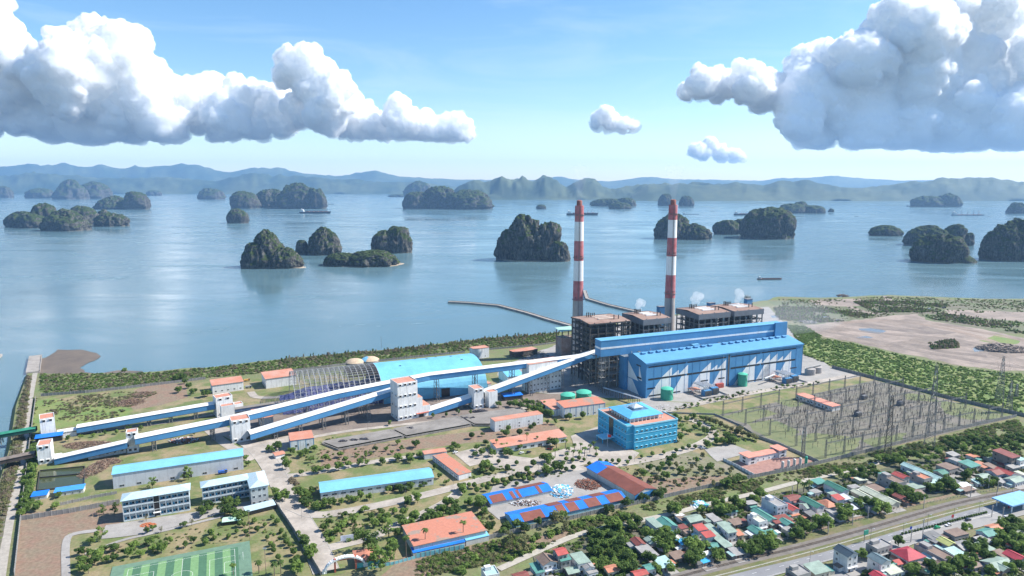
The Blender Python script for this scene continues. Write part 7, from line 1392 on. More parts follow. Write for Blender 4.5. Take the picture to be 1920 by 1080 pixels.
heap(1880, 655, 90, 7, [dark_m, sand_m], 'dark earth spoil bank in the fill area at the right', 700, 13, (5, 4, 2.5), .4); heap(1515, 604, 34, 2.5, [steel2, conc2], 'grey plant junk at the left edge of the fill area', 160, 14, (4, 1, .8)); heap(1580, 555, 20, 3, [br[2], dark_m], 'brown mound on the far shore point', 120, 15, (4, 2, 1)); heap(370, 762, 26, .8, br, 'row of dark crates beside the upper conveyor', 60, 16, (1.2, .9, .8), .3)
heap(1000, 667, 60, 2.5, [steel2, steel_m, dsteel], 'tangled pipework around the open orange pump shed', 260, 17, (4, .3, .3), .8); heap(940, 690, 50, 2, [steel2, steel_m], 'pipe racks behind the coal store end', 160, 18, (4, .3, .3), .6); heap(1240, 765, 50, .5, [sc_[0], conc2], 'scattered rubble below the turbine hall', 50, 19, (1.2, .5, .3)); heap(278, 985, 30, .7, [mat('rust_soil', (.4, .13, .06))], 'small orange soil heap before the hostel', 90, 20, (1.2, .8, .4), .4)
for i, (px, py, w_) in enumerate(((642, 830, 20), (663, 828, 24), (684, 826, 26), (900, 772, 26), (880, 786, 40), (770, 805, 16))): heap(px, py, w_, 1.9 if i < 3 else 1.65, [coal_m], '%s black ash pile on the storage slabs' % nth(i), 60, 30 + i, (3, 2.5, .4), .3)
# ---------------------------------------------------------------- vegetation
def leaf(name, a, b_, dark=.5):
    m = bpy.data.materials.new(name); m.use_nodes = True; nt = m.node_tree; L = nt.links; p = nt.nodes['Principled BSDF']; p.inputs['Roughness'].default_value = .75; p.inputs['Specular IOR Level'].default_value = .15
    oi = nt.nodes.new('ShaderNodeObjectInfo'); geo = nt.nodes.new('ShaderNodeNewGeometry'); n = nt.nodes.new('ShaderNodeTexNoise'); n.inputs['Scale'].default_value = .35; n.inputs['Detail'].default_value = 5; n.inputs['Roughness'].default_value = .7; L.new(geo.outputs['Position'], n.inputs['Vector'])
    ad = nt.nodes.new('ShaderNodeMath'); ad.operation = 'MULTIPLY_ADD'; ad.inputs[1].default_value = .45; ad.inputs[2].default_value = -.22; L.new(oi.outputs['Random'], ad.inputs[0]); a2 = nt.nodes.new('ShaderNodeMath'); L.new(ad.outputs[0], a2.inputs[0]); L.new(n.outputs[0], a2.inputs[1])
    r = nt.nodes.new('ShaderNodeMapRange'); r.inputs[1].default_value = .28; r.inputs[2].default_value = .75; L.new(a2.outputs[0], r.inputs[0]); mx_ = nt.nodes.new('ShaderNodeMix'); mx_.data_type = 'RGBA'; mx_.inputs[6].default_value = (*a, 1); mx_.inputs[7].default_value = (*b_, 1); L.new(r.outputs[0], mx_.inputs[0]); L.new(mx_.outputs[2], p.inputs['Base Color'])
    tr = nt.nodes.new('ShaderNodeBsdfTranslucent'); L.new(mx_.outputs[2], tr.inputs[0]); ms = nt.nodes.new('ShaderNodeMixShader'); ms.inputs[0].default_value = .5; L.new(p.outputs[0], ms.inputs[1]); L.new(tr.outputs[0], ms.inputs[2]); L.new(ms.outputs[0], nt.nodes['Material Output'].inputs[0]); return m
lf = leaf('leaf_green', (.075, .13, .035), (.23, .33, .08)); lfd = leaf('leaf_dark', (.055, .10, .03), (.16, .24, .06)); lfo = leaf('leaf_olive', (.14, .15, .07), (.28, .28, .13)); lfb = leaf('leaf_brown', (.19, .155, .11), (.31, .26, .18)); lfm = leaf('leaf_mangrove', (.10, .17, .04), (.25, .36, .10)); bark = mat('bark', (.14, .11, .085), var=.3, scale=2)
def leaves(cs, n, sz, seed, up=.7, flat=1.0):
    """cs: list of (centre, radii); leaf-clump quads spread over the lobes"""
    rg = np.random.RandomState(seed); w_ = np.array([c[1][0] * c[1][2] for c in cs]); w_ = w_ / w_.sum(); idx = rg.choice(len(cs), n, p=w_); d = rg.normal(size=(n, 3)); d /= np.linalg.norm(d, axis=1)[:, None]; rad = rg.uniform(.55, 1.05, n) ** .6
    C_ = np.array([c[0] for c in cs])[idx]; R_ = np.array([c[1] for c in cs])[idx]; p = C_ + d * R_ * rad[:, None]; nn = d + rg.normal(size=(n, 3)) * .55 + [0, 0, up]; nn /= np.linalg.norm(nn, axis=1)[:, None]
    a = np.cross(nn, rg.normal(size=(n, 3))); a /= np.linalg.norm(a, axis=1)[:, None]; b_ = np.cross(nn, a); s = (sz * rg.uniform(.6, 1.3, n))[:, None]
    V = np.stack([p - a * s - b_ * s * .7, p + a * s - b_ * s * .6, p + a * s * .8 + b_ * s, p - a * s * .9 + b_ * s * .8], 1).reshape(-1, 3); return V, np.arange(n * 4).reshape(-1, 4)
def crown_mesh(kind, seed):
    rg = np.random.RandomState(seed); H = {'round': 4.6, 'broad': 7, 'loose': 8, 'small': 4, 'shrub': 2.2, 'bigv': 9}[kind]
    if kind == 'round': cs = [((0, 0, 3.1), (1.9, 1.9, 1.7))]; V, Fq = leaves(cs, 420, .33, seed)
    elif kind == 'shrub': cs = [((rg.normal() * .6, rg.normal() * .6, .8), (.9, .9, .8)) for _ in range(4)]; V, Fq = leaves(cs, 150, .32, seed)
    elif kind == 'small': cs = [((rg.normal() * .7, rg.normal() * .7, 2.6 + rg.uniform(-.7, .9)), (.9, .9, .8)) for _ in range(6)]; V, Fq = leaves(cs, 260, .3, seed)
    elif kind == 'broad': cs = [((rg.normal() * 1.3, rg.normal() * 1.3, 4.4 + rg.uniform(-1.3, 1.5)), (1.5, 1.5, 1.2)) for _ in range(10)]; V, Fq = leaves(cs, 620, .42, seed)
    elif kind == 'bigv': cs = [((rg.normal() * 2.2, rg.normal() * 2.2, 5.2 + rg.uniform(-1.6, 1.8)), (2, 2, 1.5)) for _ in range(14)]; V, Fq = leaves(cs, 950, .48, seed)
    else: cs = [((rg.normal() * 1.4, rg.normal() * 1.4, 2.5 + 6 * i / 10), (1.2, 1.2, .8)) for i in range(11)]; V, Fq = leaves(cs, 330, .36, seed)
    return V, Fq, cs, H
PROT = {}
def proto(kind, seed, lm):
    key = (kind, seed, lm.name)
    if key in PROT: return PROT[key]
    if kind in ('palm', 'tallpalm'):
        rg = np.random.RandomState(seed); h = 6.5 if kind == 'palm' else 12; k = MB(); nf = 13
        for i in range(nf):
            a = 2 * pi * i / nf + rg.uniform(-.2, .2); el = rg.uniform(-.1, .9); L_ = rg.uniform(2.4, 3.2); pv_ = Vector((0, 0, h)); w_ = .5
            for s in range(5):
                el2 = el - s * .42; nx_ = pv_ + Vector((cos(a) * cos(el2), sin(a) * cos(el2), sin(el2))) * L_ / 5; sd_ = Vector((-sin(a), cos(a), 0)) * w_ * (1, 1.1, .9, .6, .15)[s]; sp = Vector((-sin(a), cos(a), 0)) * w_ * (.4, 1, 1.1, .9, .6)[s]; dn = Vector((0, 0, -.28))
                k.add([pv_, pv_ + sp + dn, nx_ + sd_ + dn, nx_], [(0, 1, 2, 3)]); k.add([pv_, pv_ - sp + dn, nx_ - sd_ + dn, nx_], [(3, 2, 1, 0)]); pv_ = nx_
        cm_ = k.mesh('crown', lm); tm = MB().cyl(0, 0, 0, h, .28, .16, n=7).mesh('trunk', bark)
    elif kind == 'bare':
        rg = np.random.RandomState(seed); k = MB()
        for i in range(16): a = rg.rand() * 6.3; z0 = rg.uniform(1.2, 4); k.bar((0, 0, z0), (cos(a) * 1.4, sin(a) * 1.4, z0 + rg.uniform(.8, 2)), .09)
        V, Fq = leaves([((0, 0, 3.8), (1.5, 1.5, 1.6))], 60, .22, seed); cm_ = mesh_np('crown', V, Fq, lm); tm = k.cyl(0, 0, 0, 4.6, .16, .05, n=6).mesh('trunk', bark)
    else:
        V, Fq, cs, H = crown_mesh(kind, seed); cm_ = mesh_np('crown', V, Fq, lm); k = MB(); top = min(c[0][2] for c in cs) + .4; k.cyl(0, 0, 0, top, .07 * H / 3 + .06, .1, n=6)
        for c in cs[:7]: k.bar((0, 0, top * .8), (c[0][0], c[0][1], c[0][2]), .12)
        tm = k.mesh('trunk', bark)
    PROT[key] = (cm_, tm); return PROT[key]
rt = random.Random(21); TN = 0
def tree(px, py, kind, lm, s, label, group, z=0):
    cm_, tm = proto(kind, rt.randint(1, 4 if kind in ('broad', 'bigv', 'small', 'loose') else 2), lm); q = G(px, py)
    nm = {'palm': 'palm_tree', 'tallpalm': 'palm_tree', 'shrub': 'shrub', 'bare': 'bare_tree', 'round': 'clipped_tree', 'bigv': 'large_tree', 'loose': 'airy_tree', 'small': 'young_tree'}.get(kind, 'broadleaf_tree')
    e = empty(nm, q, rt.uniform(0, 6.28), label, 'shrub' if kind == 'shrub' else 'palm' if 'palm' in kind else 'tree', group); s *= rt.uniform(.95, 1.35); e.scale = (s * rt.uniform(.9, 1.1), s, s * rt.uniform(.9, 1.12)); link('crown', cm_, e); link('trunk', tm, e)
TR = [  # region scale/offset, kind, leaf, size, where, points
 ('Z5', 'broad', lf, .72, 'tree', 'in the grove behind the football pitch', '700,930 800,905 835,975 905,965 1000,935 1090,935 1195,890 1260,905 1165,850 885,890 690,1060 740,1000 640,920 645,1000 620,1050 1050,880 760,950'),
 ('Z5', 'small', lf, 1.0, 'small tree', 'on the path edge before the hostels', '1240,850 1325,830 1445,860 1510,825 1595,835 1655,780 1440,700 1150,750 1190,735 700,840'),
 ('Z5', 'loose', lf, .95, 'loose airy tree', 'near the left hostel', '780,815 1470,330 806,600 895,600 1190,400'),
 ('Z5', 'broad', lf, .68, 'bushy tree', 'in the row along the west wall', '235,210 190,290 240,330 185,390 230,420 180,470 160,560 205,590 280,580 430,560 190,520 250,280 215,160 260,140 170,620 300,560 460,470 215,450 200,340 245,250'),
 ('Z5', 'bare', lfo, .8, 'nearly leafless tree', 'on the forecourt of the left hostel', '1255,745 1495,690 1140,655'),
 ('Z6', 'round', lf, .72, 'clipped round tree', 'on the football lawn', '25,840 95,800 205,790 265,750 340,760 425,740 405,670 325,700 485,700 580,680 545,640 505,800 530,850 615,750 640,790 655,840 550,870 555,905 710,920 740,965 590,960 745,770 680,860 60,760 290,700'),
 ('Z6', 'broad', lf, .85, 'leafy tree', 'along the wall between pitch and entrance road', '740,1060 790,820 830,950 705,1010 860,930 800,860 575,500 610,500 640,490 570,460'),
 ('Z6', 'palm', lfd, .95, 'small palm', 'beside the right side of the football pitch', '610,1060 440,1060 240,1075 560,1078'),
 ('Z6', 'bigv', lfd, .72, 'big dark tree', 'in the courtyard of the L-shaped hostel', '235,620 300,640 190,600 180,520 45,560 20,600 260,560'),
 ('Z6', 'broad', lf, .8, 'leafy tree', 'between the road junction and the white warehouse', '360,225 340,180 540,120 590,100 640,210 650,250 705,135 770,160 800,140 870,110 960,180 1080,160 1060,260 1140,240 1220,220 1400,210 1530,190 1620,200 905,280 865,280 975,260 580,90 515,110'),
 ('Z6', 'small', lf, 1.0, 'small tree', 'on the soil strip below the ash slabs', '1280,220 1270,160 1205,150 1350,110 1430,110 1545,100 1480,130 1110,200 775,300 840,200 1640,160 1520,60 1310,140'),
 ('Z6', 'shrub', lfb, 1.4, 'brownish shrub', 'beside the entrance road', '675,340 720,370 700,350 740,400'),
 ('Z6', 'bigv', lfd, .62, 'dense dark tree', 'at the corner before the white warehouse', '760,460 820,540 930,560 880,570 800,480 850,440 790,530 960,540'),
 ('Z6', 'broad', lf, .7, 'leafy tree', 'in front of the long white warehouse', '1015,540 1080,520 1230,490 1300,490 1180,510 1540,430 1590,430 1620,400 1510,410 1130,500 1450,430'),
 ('Z6', 'broad', lf, .66, 'tree', 'on the road island with the notice board', '985,690 940,730 1050,760 1110,620 1180,680 1340,700 1400,680 1440,650 1305,640 1390,600 1560,610 1600,540 1260,580 1490,600 1380,640'),
 ('Z6', 'shrub', lf, 1.5, 'shrub', 'on the road island with the notice board', '980,770 1190,610 1205,780 1150,810 1110,680 960,760 1000,800 1240,760 1100,690'),
 ('Z6', 'loose', lf, 1.25, 'tall airy tree', 'around the entrance guard house', '1320,900 1390,1040 1460,960 1250,880 1340,1000 1450,780'),
 ('Z6', 'broad', lf, .8, 'leafy tree', 'left of the patched orange hall', '1500,900 1620,690 1640,660 1550,680 1480,870 1580,720 1520,780'),
 ('Z7', 'broad', lf, .78, 'leafy tree', 'in the garden above the upper car park', '165,80 195,160 35,180 110,180 440,110 490,105 640,100 680,140 760,150 870,130 980,100 620,150 710,60 460,80 930,60 1010,70'),
 ('Z7', 'round', lfd, .95, 'round dark tree', 'in the garden between the car parks', '760,280 880,270 950,220 1080,230 1050,300 1110,310 1335,270 1390,260 960,330 1000,330 845,360 905,355 810,210 1030,280 1300,260'),
 ('Z7', 'round', lf, .8, 'clipped tree', 'along the road behind the patched blue shed', '770,370 730,380 685,400 620,400 720,420 860,390 950,380 1050,350 640,440 800,370 880,370 1010,340 580,390 540,400'),
 ('Z7', 'broad', lf, .85, 'leafy tree', 'between the road and the patched orange hall', '530,440 580,540 690,600 500,600 440,550 380,600 430,630 350,640 240,660 160,650 105,520 180,510 520,420 660,560 650,520 400,540 130,690 280,640 700,540 360,590 480,580'),
 ('Z7', 'small', lf, 1.0, 'young tree', 'at the right end of the white warehouse', '345,320 400,370 310,250 130,410 50,430 200,400 230,380 20,400'),
 ('Z7', 'bigv', lf, .78, 'big tree', 'before the canteen', '1190,200 1250,70 1255,270 1180,290 700,250 690,270 830,100 900,150'),
 ('Z7', 'palm', lf, .95, 'palm', 'on the forecourt of the administration building', '1450,100 1250,160 1340,180 1440,180 1520,120 1570,140 1390,160 1330,90 1480,150 1400,110 1260,90 1550,90 1350,140'),
 ('Z7', 'tallpalm', lfd, 1.0, 'tall palm', 'before the patched orange hall', '240,870 535,815 90,945'),
 ('Z7', 'tallpalm', lfd, .75, 'slim palm', 'before the canteen roof', '795,100 1030,75 1110,60 730,160'),
 ('Z7', 'broad', lfd, .85, 'dark tree', 'along the front wall below the patched sheds', '735,740 870,740 1010,740 1120,690 850,760 1300,640 960,720 1240,660'),
 ('Z7', 'loose', lfo, 1.15, 'tall thin tree', 'on the waste ground before the front wall', '890,870 1010,900 1250,690 1320,730'),
 ('Z7', 'shrub', lf, 1.6, 'bush', 'on the waste ground before the front wall', '1060,800 1130,790 1200,760 1280,740 1380,700 1450,690 1150,850 1090,870 980,820 760,870 640,950 540,1000 500,1060 880,960 1570,660 1620,650 1500,640'),
 ('Z8', 'round', lf, .72, 'clipped round tree', 'in the row along the office drive', '20,225 75,150 105,205 155,205 200,200 250,205 338,182 428,165 318,215 512,150 600,135 697,118 748,105 795,92 845,90 935,78 1008,55 -20,190 -60,180 -110,200 -160,190'),
 ('Z8', 'broad', lf, .72, 'tree', 'in the orchard right of the brown shed', '490,265 445,315 590,235 640,235 680,175 625,330 730,290 855,200 880,270 950,260 970,240 600,320 650,200 560,280'),
 ('Z8', 'small', lfo, 1.0, 'sparse small tree', 'in the orchard right of the brown shed', '545,345 690,375 760,365 905,165 1060,280 1120,280 915,335 855,320 985,385 410,285 870,400 390,300 820,250 700,240 1040,300 780,290 500,350 940,290'),
 ('Z8', 'bigv', lfd, .68, 'big dark tree', 'along the front wall near the brown shed', '1090,385 1190,345 560,475 440,500 310,540 160,590 1110,370 600,460'),
 ('Z8', 'broad', lf, .8, 'tree', 'by the gravel yard right of the offices', '1110,55 1060,60 1130,30 1080,20 1160,50'),
 ('Z8', 'bigv', lf, .95, 'huge leafy tree', 'beside the railway in the left village', '1230,895 1330,885 1390,870 1290,910 1440,860'),
 ('Z8', 'bigv', lf, .8, 'big tree', 'among the roofs of the left village', '620,900 620,790 800,880 800,990 580,850 560,800 640,860 900,880 860,960 1020,960'),
 ('Z8', 'broad', lf, .9, 'tree', 'behind the left village along the lane', '340,720 370,745 300,670 180,710 460,800 700,610 1040,610 1100,570 890,600 1150,540 1280,510 1000,560 1080,620 230,690 400,700 250,730 700,580 650,600 1200,560 1120,600 960,610 1350,480 1310,520 1050,540'),
 ('Z8', 'broad', lf, .75, 'bushy tree', 'in the thicket at the bottom left of the village', '500,980 650,1060 300,960 240,910 60,860 450,960 540,1060 340,1060 200,940 100,920 40,920 150,870 260,860 100,1050 280,1060 30,760 90,800 180,790'),
 ('Y1', 'bigv', lf, .95, 'big tree', 'along the railway path in the middle village', '110,750 260,705 420,655 60,800 450,620 900,490 860,470 1230,420 1200,400 700,600'),
 ('Y1', 'broad', lf, .85, 'tree', 'among the roofs of the middle village', '560,340 640,270 1000,500 680,330 780,470 820,460 590,540 740,500 960,520 1130,430 1090,420 940,470 1300,420 620,560 540,560 1550,390 1420,290 1380,330 1600,380 1480,380 560,300 500,320 440,330 620,310 860,230 380,310 650,560 1180,430'),
 ('Y1', 'palm', lf, 1.1, 'palm', 'at the lane behind the long dark green gables', '110,430 60,430 150,440'),
 ('Y1', 'broad', lfd, .95, 'tree', 'in the tree line between the lane and the right village', '1240,90 1300,60 1350,110 1400,80 1450,120 1500,90 1550,150 1600,110 1650,70 1700,60 1750,90 1800,60 1280,110 1420,150 1480,160 1530,180 1580,180 1330,50 1480,50 1560,70 1620,40 1720,30 1790,30 1240,40 1200,120 1160,150 1100,120 1050,150 1000,180 950,170 900,160 860,190 820,200 780,210 1380,30 1290,30 1640,160 1130,190 1070,200 1440,30 730,180 690,200 1520,30'),
 ('Y1', 'broad', lf, .9, 'tree', 'south of the highway', '560,950 850,850 1370,740 1460,930 1340,1020 1400,1040 1300,1050 940,1075 1560,1070 1200,1060 1500,900 980,1060 1100,1060 1250,1020 1420,990 1640,800 1700,770 1750,830 1800,760 1660,700 1720,700 1690,830 1770,900 1820,850 1600,860 1500,860 1450,900 1530,960 1720,1060 1790,1040 1240,1075 1380,900 1780,700 1650,740 1600,800 1740,760 1810,900 1730,860'),
 ('Y2', 'broad', lf, .8, 'tree', 'between the administration building and the switchyard', '70,720 100,640 60,560 200,520 210,620 130,540 270,540 300,660 400,700 410,750 320,780 520,750 80,600 150,660 500,700 370,640 250,600 30,520 540,730'),
 ('Y2', 'broad', lfo, .75, 'scrubby tree', 'along the overgrown wall of the switchyard', '350,560 400,580 450,600 500,620 550,640 600,660 650,680 700,700 740,710 780,720 320,540 620,640'),
 ('Y2', 'small', lf, .9, 'small tree', 'on the lawn strip before the turbine hall', '350,370 420,360 460,340 500,340 560,330 600,300 650,290 700,300 960,250 1010,230 1060,230 1200,210 1270,220 1340,200 1130,230 240,400 180,410 120,420'),
 ('Z1', 'broad', lf, .85, 'tree', 'at the right end of the north grass field', '1610,560 1660,480 1580,450 1700,520 1730,580 1840,600 1870,590 1760,560 1120,380 1640,440'),
 ('Z1', 'small', lf, 1.0, 'small tree', 'in the row between the two left conveyors', '615,1000 720,980 840,960 945,940 1050,930 1165,900 1270,900 1560,960 1750,940'),
 ('Z3', 'broad', lf, .85, 'tree', 'left of the pump hall below the steep conveyor', '1230,800 1280,770 1330,780 1380,800 1430,820 1180,790 1460,860 1400,850 1500,870 1350,830 1440,780 1300,810 1030,790 1130,780'),
 ('Z3', 'round', lfd, 1.15, 'large round tree', 'around the long white orange roofed building', '1120,1000 1350,970 1640,900 1670,900 1790,890 1600,1010 1220,1040 1100,1050 790,1070 1320,990'),
 ('Z3', 'small', lf, 1.0, 'small tree', 'along the coal yard road', '440,880 560,870 670,850 780,850 1060,1030 880,1050 50,950 1470,940 1540,940'),
 ('Z4', 'bare', lfb, 2.2, 'dead-looking tree', 'on the shore right of the boilers', '1400,105 1420,100')]
FAR = []
REG = {'Z1': (0, 620, 4.8), 'Z3': (720, 600, 4.8), 'Z4': (1020, 540, 3.692), 'Z5': (0, 820, 4.155), 'Z6': (380, 820, 4.155), 'Z7': (740, 820, 4.155), 'Z8': (1100, 820, 4.155), 'Y1': (1480, 820, 4.1545), 'Y2': (1260, 680, 4.909)}
for reg, kind, lm, s, what, where, pts in TR:
    ox, oy, sc2 = REG[reg]; pp = sorted([tuple(map(float, p.split(','))) for p in pts.split()])
    if 'tree line' in where or 'thicket at' in where: FAR.append((where, [(ox + x / sc2, oy + y / sc2) for x, y in pp])); continue
    for i, (x, y) in enumerate(pp): tree(ox + x / sc2, oy + y / sc2, kind, lm, s, '%s %s from the left %s' % (nth(i), what, where), what + 's ' + where)
# median hedge shrubs
P = path([(1692, 1003), (1745, 990), (1800, 975), (1853, 962)], 1); pts = []
for a_, b_ in zip(P, P[1:]):
    m_ = max(1, int((b_ - a_).length / 2.3)); pts += [a_.lerp(b_, i / m_) for i in range(m_)]
hm2 = mesh_np('crown', *leaves([((0, 0, .7), (.85, .85, .7))], 90, .22, 5), lfd)
for i, p in enumerate(pts): e = empty('hedge_shrub', p + Vector((0, 0, .5)), i, '%s clipped shrub from the left in the highway median' % nth(i), 'shrub', 'clipped shrubs in the highway median'); link('crown', hm2, e)
# mass vegetation: one instanced object per patch
def scatter(name, label, polys, n, protos, smin, smax, seed, dens=None, cat='bushes', fixed=None):
    rg = np.random.RandomState(seed); P = []
    for poly in polys:
        w_ = np.array([G(*p)[:2] for p in poly]); lo, hi = w_.min(0), w_.max(0); cnt = 0; k = 0
        while cnt < n and k < 60:
            k += 1; c = rg.uniform(lo, hi, (n, 2)); ins_ = np.zeros(len(c), bool); j = len(w_) - 1
            for i in range(len(w_)):
                xi, yi = w_[i]; xj, yj = w_[j]; cnd = ((yi > c[:, 1]) != (yj > c[:, 1])) & (c[:, 0] < (xj - xi) * (c[:, 1] - yi) / (yj - yi + 1e-9) + xi); ins_ ^= cnd; j = i
            c = c[ins_]
            if dens is not None: c = c[(fbm(np.c_[c / dens, c[:, 0] * 0], 3, seed) + rg.uniform(-.3, .3, len(c))) > -.05]
            c = c[:n - cnt]; P.append(c); cnt += len(c)
    P = np.concatenate(P) if polys else np.array(fixed); m_ = len(P); o = P[0]; me = bpy.data.meshes.new(name); me.vertices.add(m_); me.vertices.foreach_set('co', np.c_[P - o, np.zeros(m_)].astype(np.float32).ravel())
    at = me.attributes.new('sc', 'FLOAT', 'POINT'); at.data.foreach_set('value', rg.uniform(smin, smax, m_).astype(np.float32)); at = me.attributes.new('rz', 'FLOAT', 'POINT'); at.data.foreach_set('value', rg.uniform(0, 6.28, m_).astype(np.float32)); at = me.attributes.new('pk', 'INT', 'POINT'); at.data.foreach_set('value', rg.randint(0, len(protos), m_).astype(np.int32)); me.update()
    ob = link(name, me, None, (o[0], o[1], 0)); ng = bpy.data.node_groups.new(name, 'GeometryNodeTree'); ng.interface.new_socket('Geometry', in_out='INPUT', socket_type='NodeSocketGeometry'); ng.interface.new_socket('Geometry', in_out='OUTPUT', socket_type='NodeSocketGeometry'); N = ng.nodes.new; Lk = ng.links.new
    gi, go_ = N('NodeGroupInput'), N('NodeGroupOutput'); ip = N('GeometryNodeInstanceOnPoints'); gj = N('GeometryNodeGeometryToInstance'); Lk(gi.outputs[0], ip.inputs['Points'])
    for pr in protos[::-1]: oi = N('GeometryNodeObjectInfo'); oi.inputs[0].default_value = pr; Lk(oi.outputs['Geometry'], gj.inputs[0])
    def na(nm, t): q = N('GeometryNodeInputNamedAttribute'); q.data_type = t; q.inputs[0].default_value = nm; return [s for s in q.outputs if s.enabled][0]
    ip.inputs['Pick Instance'].default_value = True; Lk(gj.outputs[0], ip.inputs['Instance']); Lk(na('pk', 'INT'), ip.inputs['Instance Index']); Lk(na('sc', 'FLOAT'), ip.inputs['Scale']); cx = N('ShaderNodeCombineXYZ'); Lk(na('rz', 'FLOAT'), cx.inputs[2]); Lk(cx.outputs[0], ip.inputs['Rotation']); Lk(ip.outputs[0], go_.inputs[0])
    ob.modifiers.new('scatter', 'NODES').node_group = ng; return tag(ob, label, cat, kind='stuff')
def po(kind, seed, lm, sz=1):
    rg = np.random.RandomState(seed)
    if kind == 'bush': V, Fq = leaves([((rg.normal() * .7, rg.normal() * .7, .9 + rg.uniform(0, .5)), (1, 1, .9)) for _ in range(5)], 110, .36, seed)
    elif kind == 'low': V, Fq = leaves([((rg.normal() * 1, rg.normal() * 1, .3), (1.1, 1.1, .35)) for _ in range(4)], 60, .3, seed)
    elif kind == 'spike': V, Fq = leaves([((0, 0, 1 + i * .8), (.7 - .06 * i, .7 - .06 * i, .6)) for i in range(4)], 80, .3, seed)
    return bpy.data.objects.new('proto_' + kind, mesh_np('proto', V * sz, Fq, lm))
B1 = [po('bush', 1, lf), po('bush', 2, lfm), po('bush', 3, lfo), po('bush', 4, lfd), po('low', 5, lf), po('bush', 6, lfb), po('low', 7, lfm), po('low', 8, lfo)]
B2 = [po('bush', 11, lfm), po('bush', 12, lfm), po('bush', 13, lf), po('low', 14, lfm), po('low', 15, lfm), po('low', 16, lfo)]
B3 = [po('low', 21, lf), po('low', 22, lfo), po('low', 23, lfb), po('bush', 24, lfo)]
B4 = [po('bush', 31, lfb), po('spike', 32, lfb), po('bush', 33, lfo), po('spike', 34, lfd)]
scatter('shore_scrub', 'tangled green and brown scrub along the shore behind the plant', [[(75, 702), (275, 700), (380, 691), (526, 675), (672, 662), (776, 653), (907, 636), (1050, 624), (1045, 641), (918, 654), (870, 659), (650, 682), (545, 696), (386, 709), (242, 726), (77, 741)]], 5200, B1, .45, 1.05, 1)
scatter('withered_scrub', 'withered brown brush on the water edge behind the plant', [[(526, 674), (672, 661), (776, 652), (907, 635), (1050, 623), (1048, 628), (907, 642), (776, 659), (672, 668), (526, 681)]], 500, B4, .6, 1.5, 2)
zone('thicket_floor', [(1508, 642), (1530, 634), (1600, 647), (1660, 662), (1740, 680), (1830, 696), (1930, 705), (2200, 732), (2200, 850), (1930, 779), (1780, 743), (1656, 710), (1560, 685), (1505, 663)], bright_m)
scatter('mangrove_thicket', 'dense bright green thicket right of the plant', [[(1508, 640), (1530, 632), (1600, 645), (1660, 660), (1740, 678), (1830, 694), (1930, 703), (2200, 730), (2200, 850), (1930, 780), (1780, 744), (1656, 711), (1560, 686), (1505, 665)]], 9000, B2, .5, 1.0, 3)
scatter('mangrove_thicket', 'green thicket wedge between turbine hall and fill area', [[(1475, 610), (1510, 612), (1540, 630), (1508, 640), (1506, 655)]], 900, B2, .5, 1.0, 33)
scatter('far_brush', 'dark dead brush belts in the fill area', [[(1710, 583), (1780, 590), (1925, 603), (2200, 610), (2200, 640), (1925, 628), (1840, 612), (1750, 600)], [(1450, 575), (1560, 580), (1640, 592), (1620, 602), (1540, 605), (1460, 600)], [(1600, 566), (1700, 565), (1780, 572), (1760, 585), (1640, 586)], [(1740, 644), (1790, 640), (1800, 652), (1750, 655)]], 1500, B4 + B1[:2], .6, 1.3, 4, 40)
scatter('field_weeds', 'weeds in the north grass field', [[(80, 750), (230, 735), (300, 735), (240, 765), (210, 790), (90, 790)]], 900, B3 + B1[5:6] + B1[2:3], .35, .8, 5, 12)
scatter('far_grass', 'patchy scrub on the far shore point', [[(1460, 562), (1520, 562), (1660, 557), (1925, 563), (2100, 565), (2100, 600), (1925, 586), (1700, 590), (1490, 608)]], 2600, B1[:3] + B3 + B4[:1], .35, 1.0, 15, 50)
scatter('front_weeds', 'weeds and rough grass between the front wall and the village', [[(780, 1052), (964, 1006), (1140, 963), (1384, 907), (1610, 857), (1717, 830), (1906, 787), (1930, 820), (1760, 845), (1600, 880), (1440, 915), (1270, 955), (1090, 995), (960, 1050), (780, 1085)]], 4200, B3 + B1[:1], .4, .9, 6, 16)
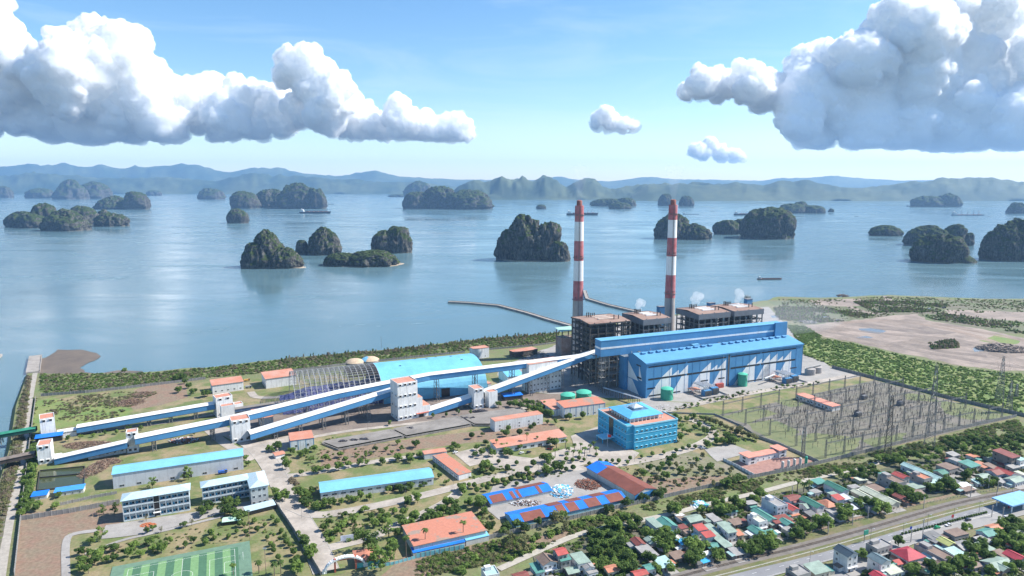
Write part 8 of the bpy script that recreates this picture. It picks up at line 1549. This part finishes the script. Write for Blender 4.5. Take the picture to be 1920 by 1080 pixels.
scatter('village_bushes', 'green bushes filling the gaps between village houses', [[(1000, 1085), (1010, 1040), (1150, 990), (1280, 970), (1440, 930), (1600, 898), (1740, 868), (1760, 850), (1930, 820), (1930, 900), (1700, 945), (1480, 1005), (1300, 1055), (1220, 1085)], [(1600, 1085), (1700, 1040), (1800, 1010), (1930, 975), (1960, 1085)]], 1500, B1[:5], .5, 1.1, 7, 9)
scatter('banana_thicket', 'lush pale green thicket at the bottom left of the village', [[(1100, 1000), (1150, 985), (1180, 1010), (1195, 1050), (1190, 1085), (1100, 1085), (1115, 1040)]], 900, B2, .6, 1.2, 8)
scatter('bank_brush', 'dry brush on the causeway bank', [[(52, 706), (58, 706), (46, 800), (36, 870), (10, 960), (-20, 1080), (-50, 1080), (8, 900), (24, 840), (36, 770)]], 1300, B3 + B4[:1], .5, 1.2, 9); scatter('wall_scrub', 'green undergrowth inside the west wall', [[(62, 830), (75, 835), (62, 900), (60, 945), (42, 960), (50, 880)]], 500, B1[:2] + B1[3:5], .6, 1.1, 10)
scatter('garden_shrubs', 'low garden shrubs and ground cover around the plant buildings', [[(600, 965), (690, 955), (750, 965), (680, 1010), (610, 1015)], [(900, 870), (1000, 885), (1080, 890), (1000, 900), (900, 905), (870, 890)], [(1150, 870), (1280, 850), (1380, 890), (1230, 925)], [(560, 860), (620, 820), (800, 840), (560, 885)], [(1280, 775), (1340, 785), (1420, 830), (1340, 830), (1290, 800)], [(60, 740), (70, 745), (50, 960), (38, 960)], [(1180, 790), (1300, 762), (1480, 722), (1320, 748), (1190, 782)], [(840, 965), (920, 960), (930, 985), (880, 1000)], [(950, 745), (1050, 755), (1045, 770), (1000, 765)], [(300, 1000), (520, 965), (560, 1040), (470, 1010), (210, 1055), (200, 1030)]], 130, B3 + B1[:2], .35, .75, 12)
BT = [bpy.data.objects.new('proto_tree', mesh_np('proto', *crown_mesh('broad', 50 + i)[:2], (lf, lfd)[i % 2])) for i in range(4)]
for i, (wh, pp) in enumerate(FAR): scatter('tree_mass', 'mass of bushy trees ' + wh, [], 0, BT, .8, 1.15, 60 + i, fixed=[tuple(G(*q)[:2]) for q in pp], cat='trees')
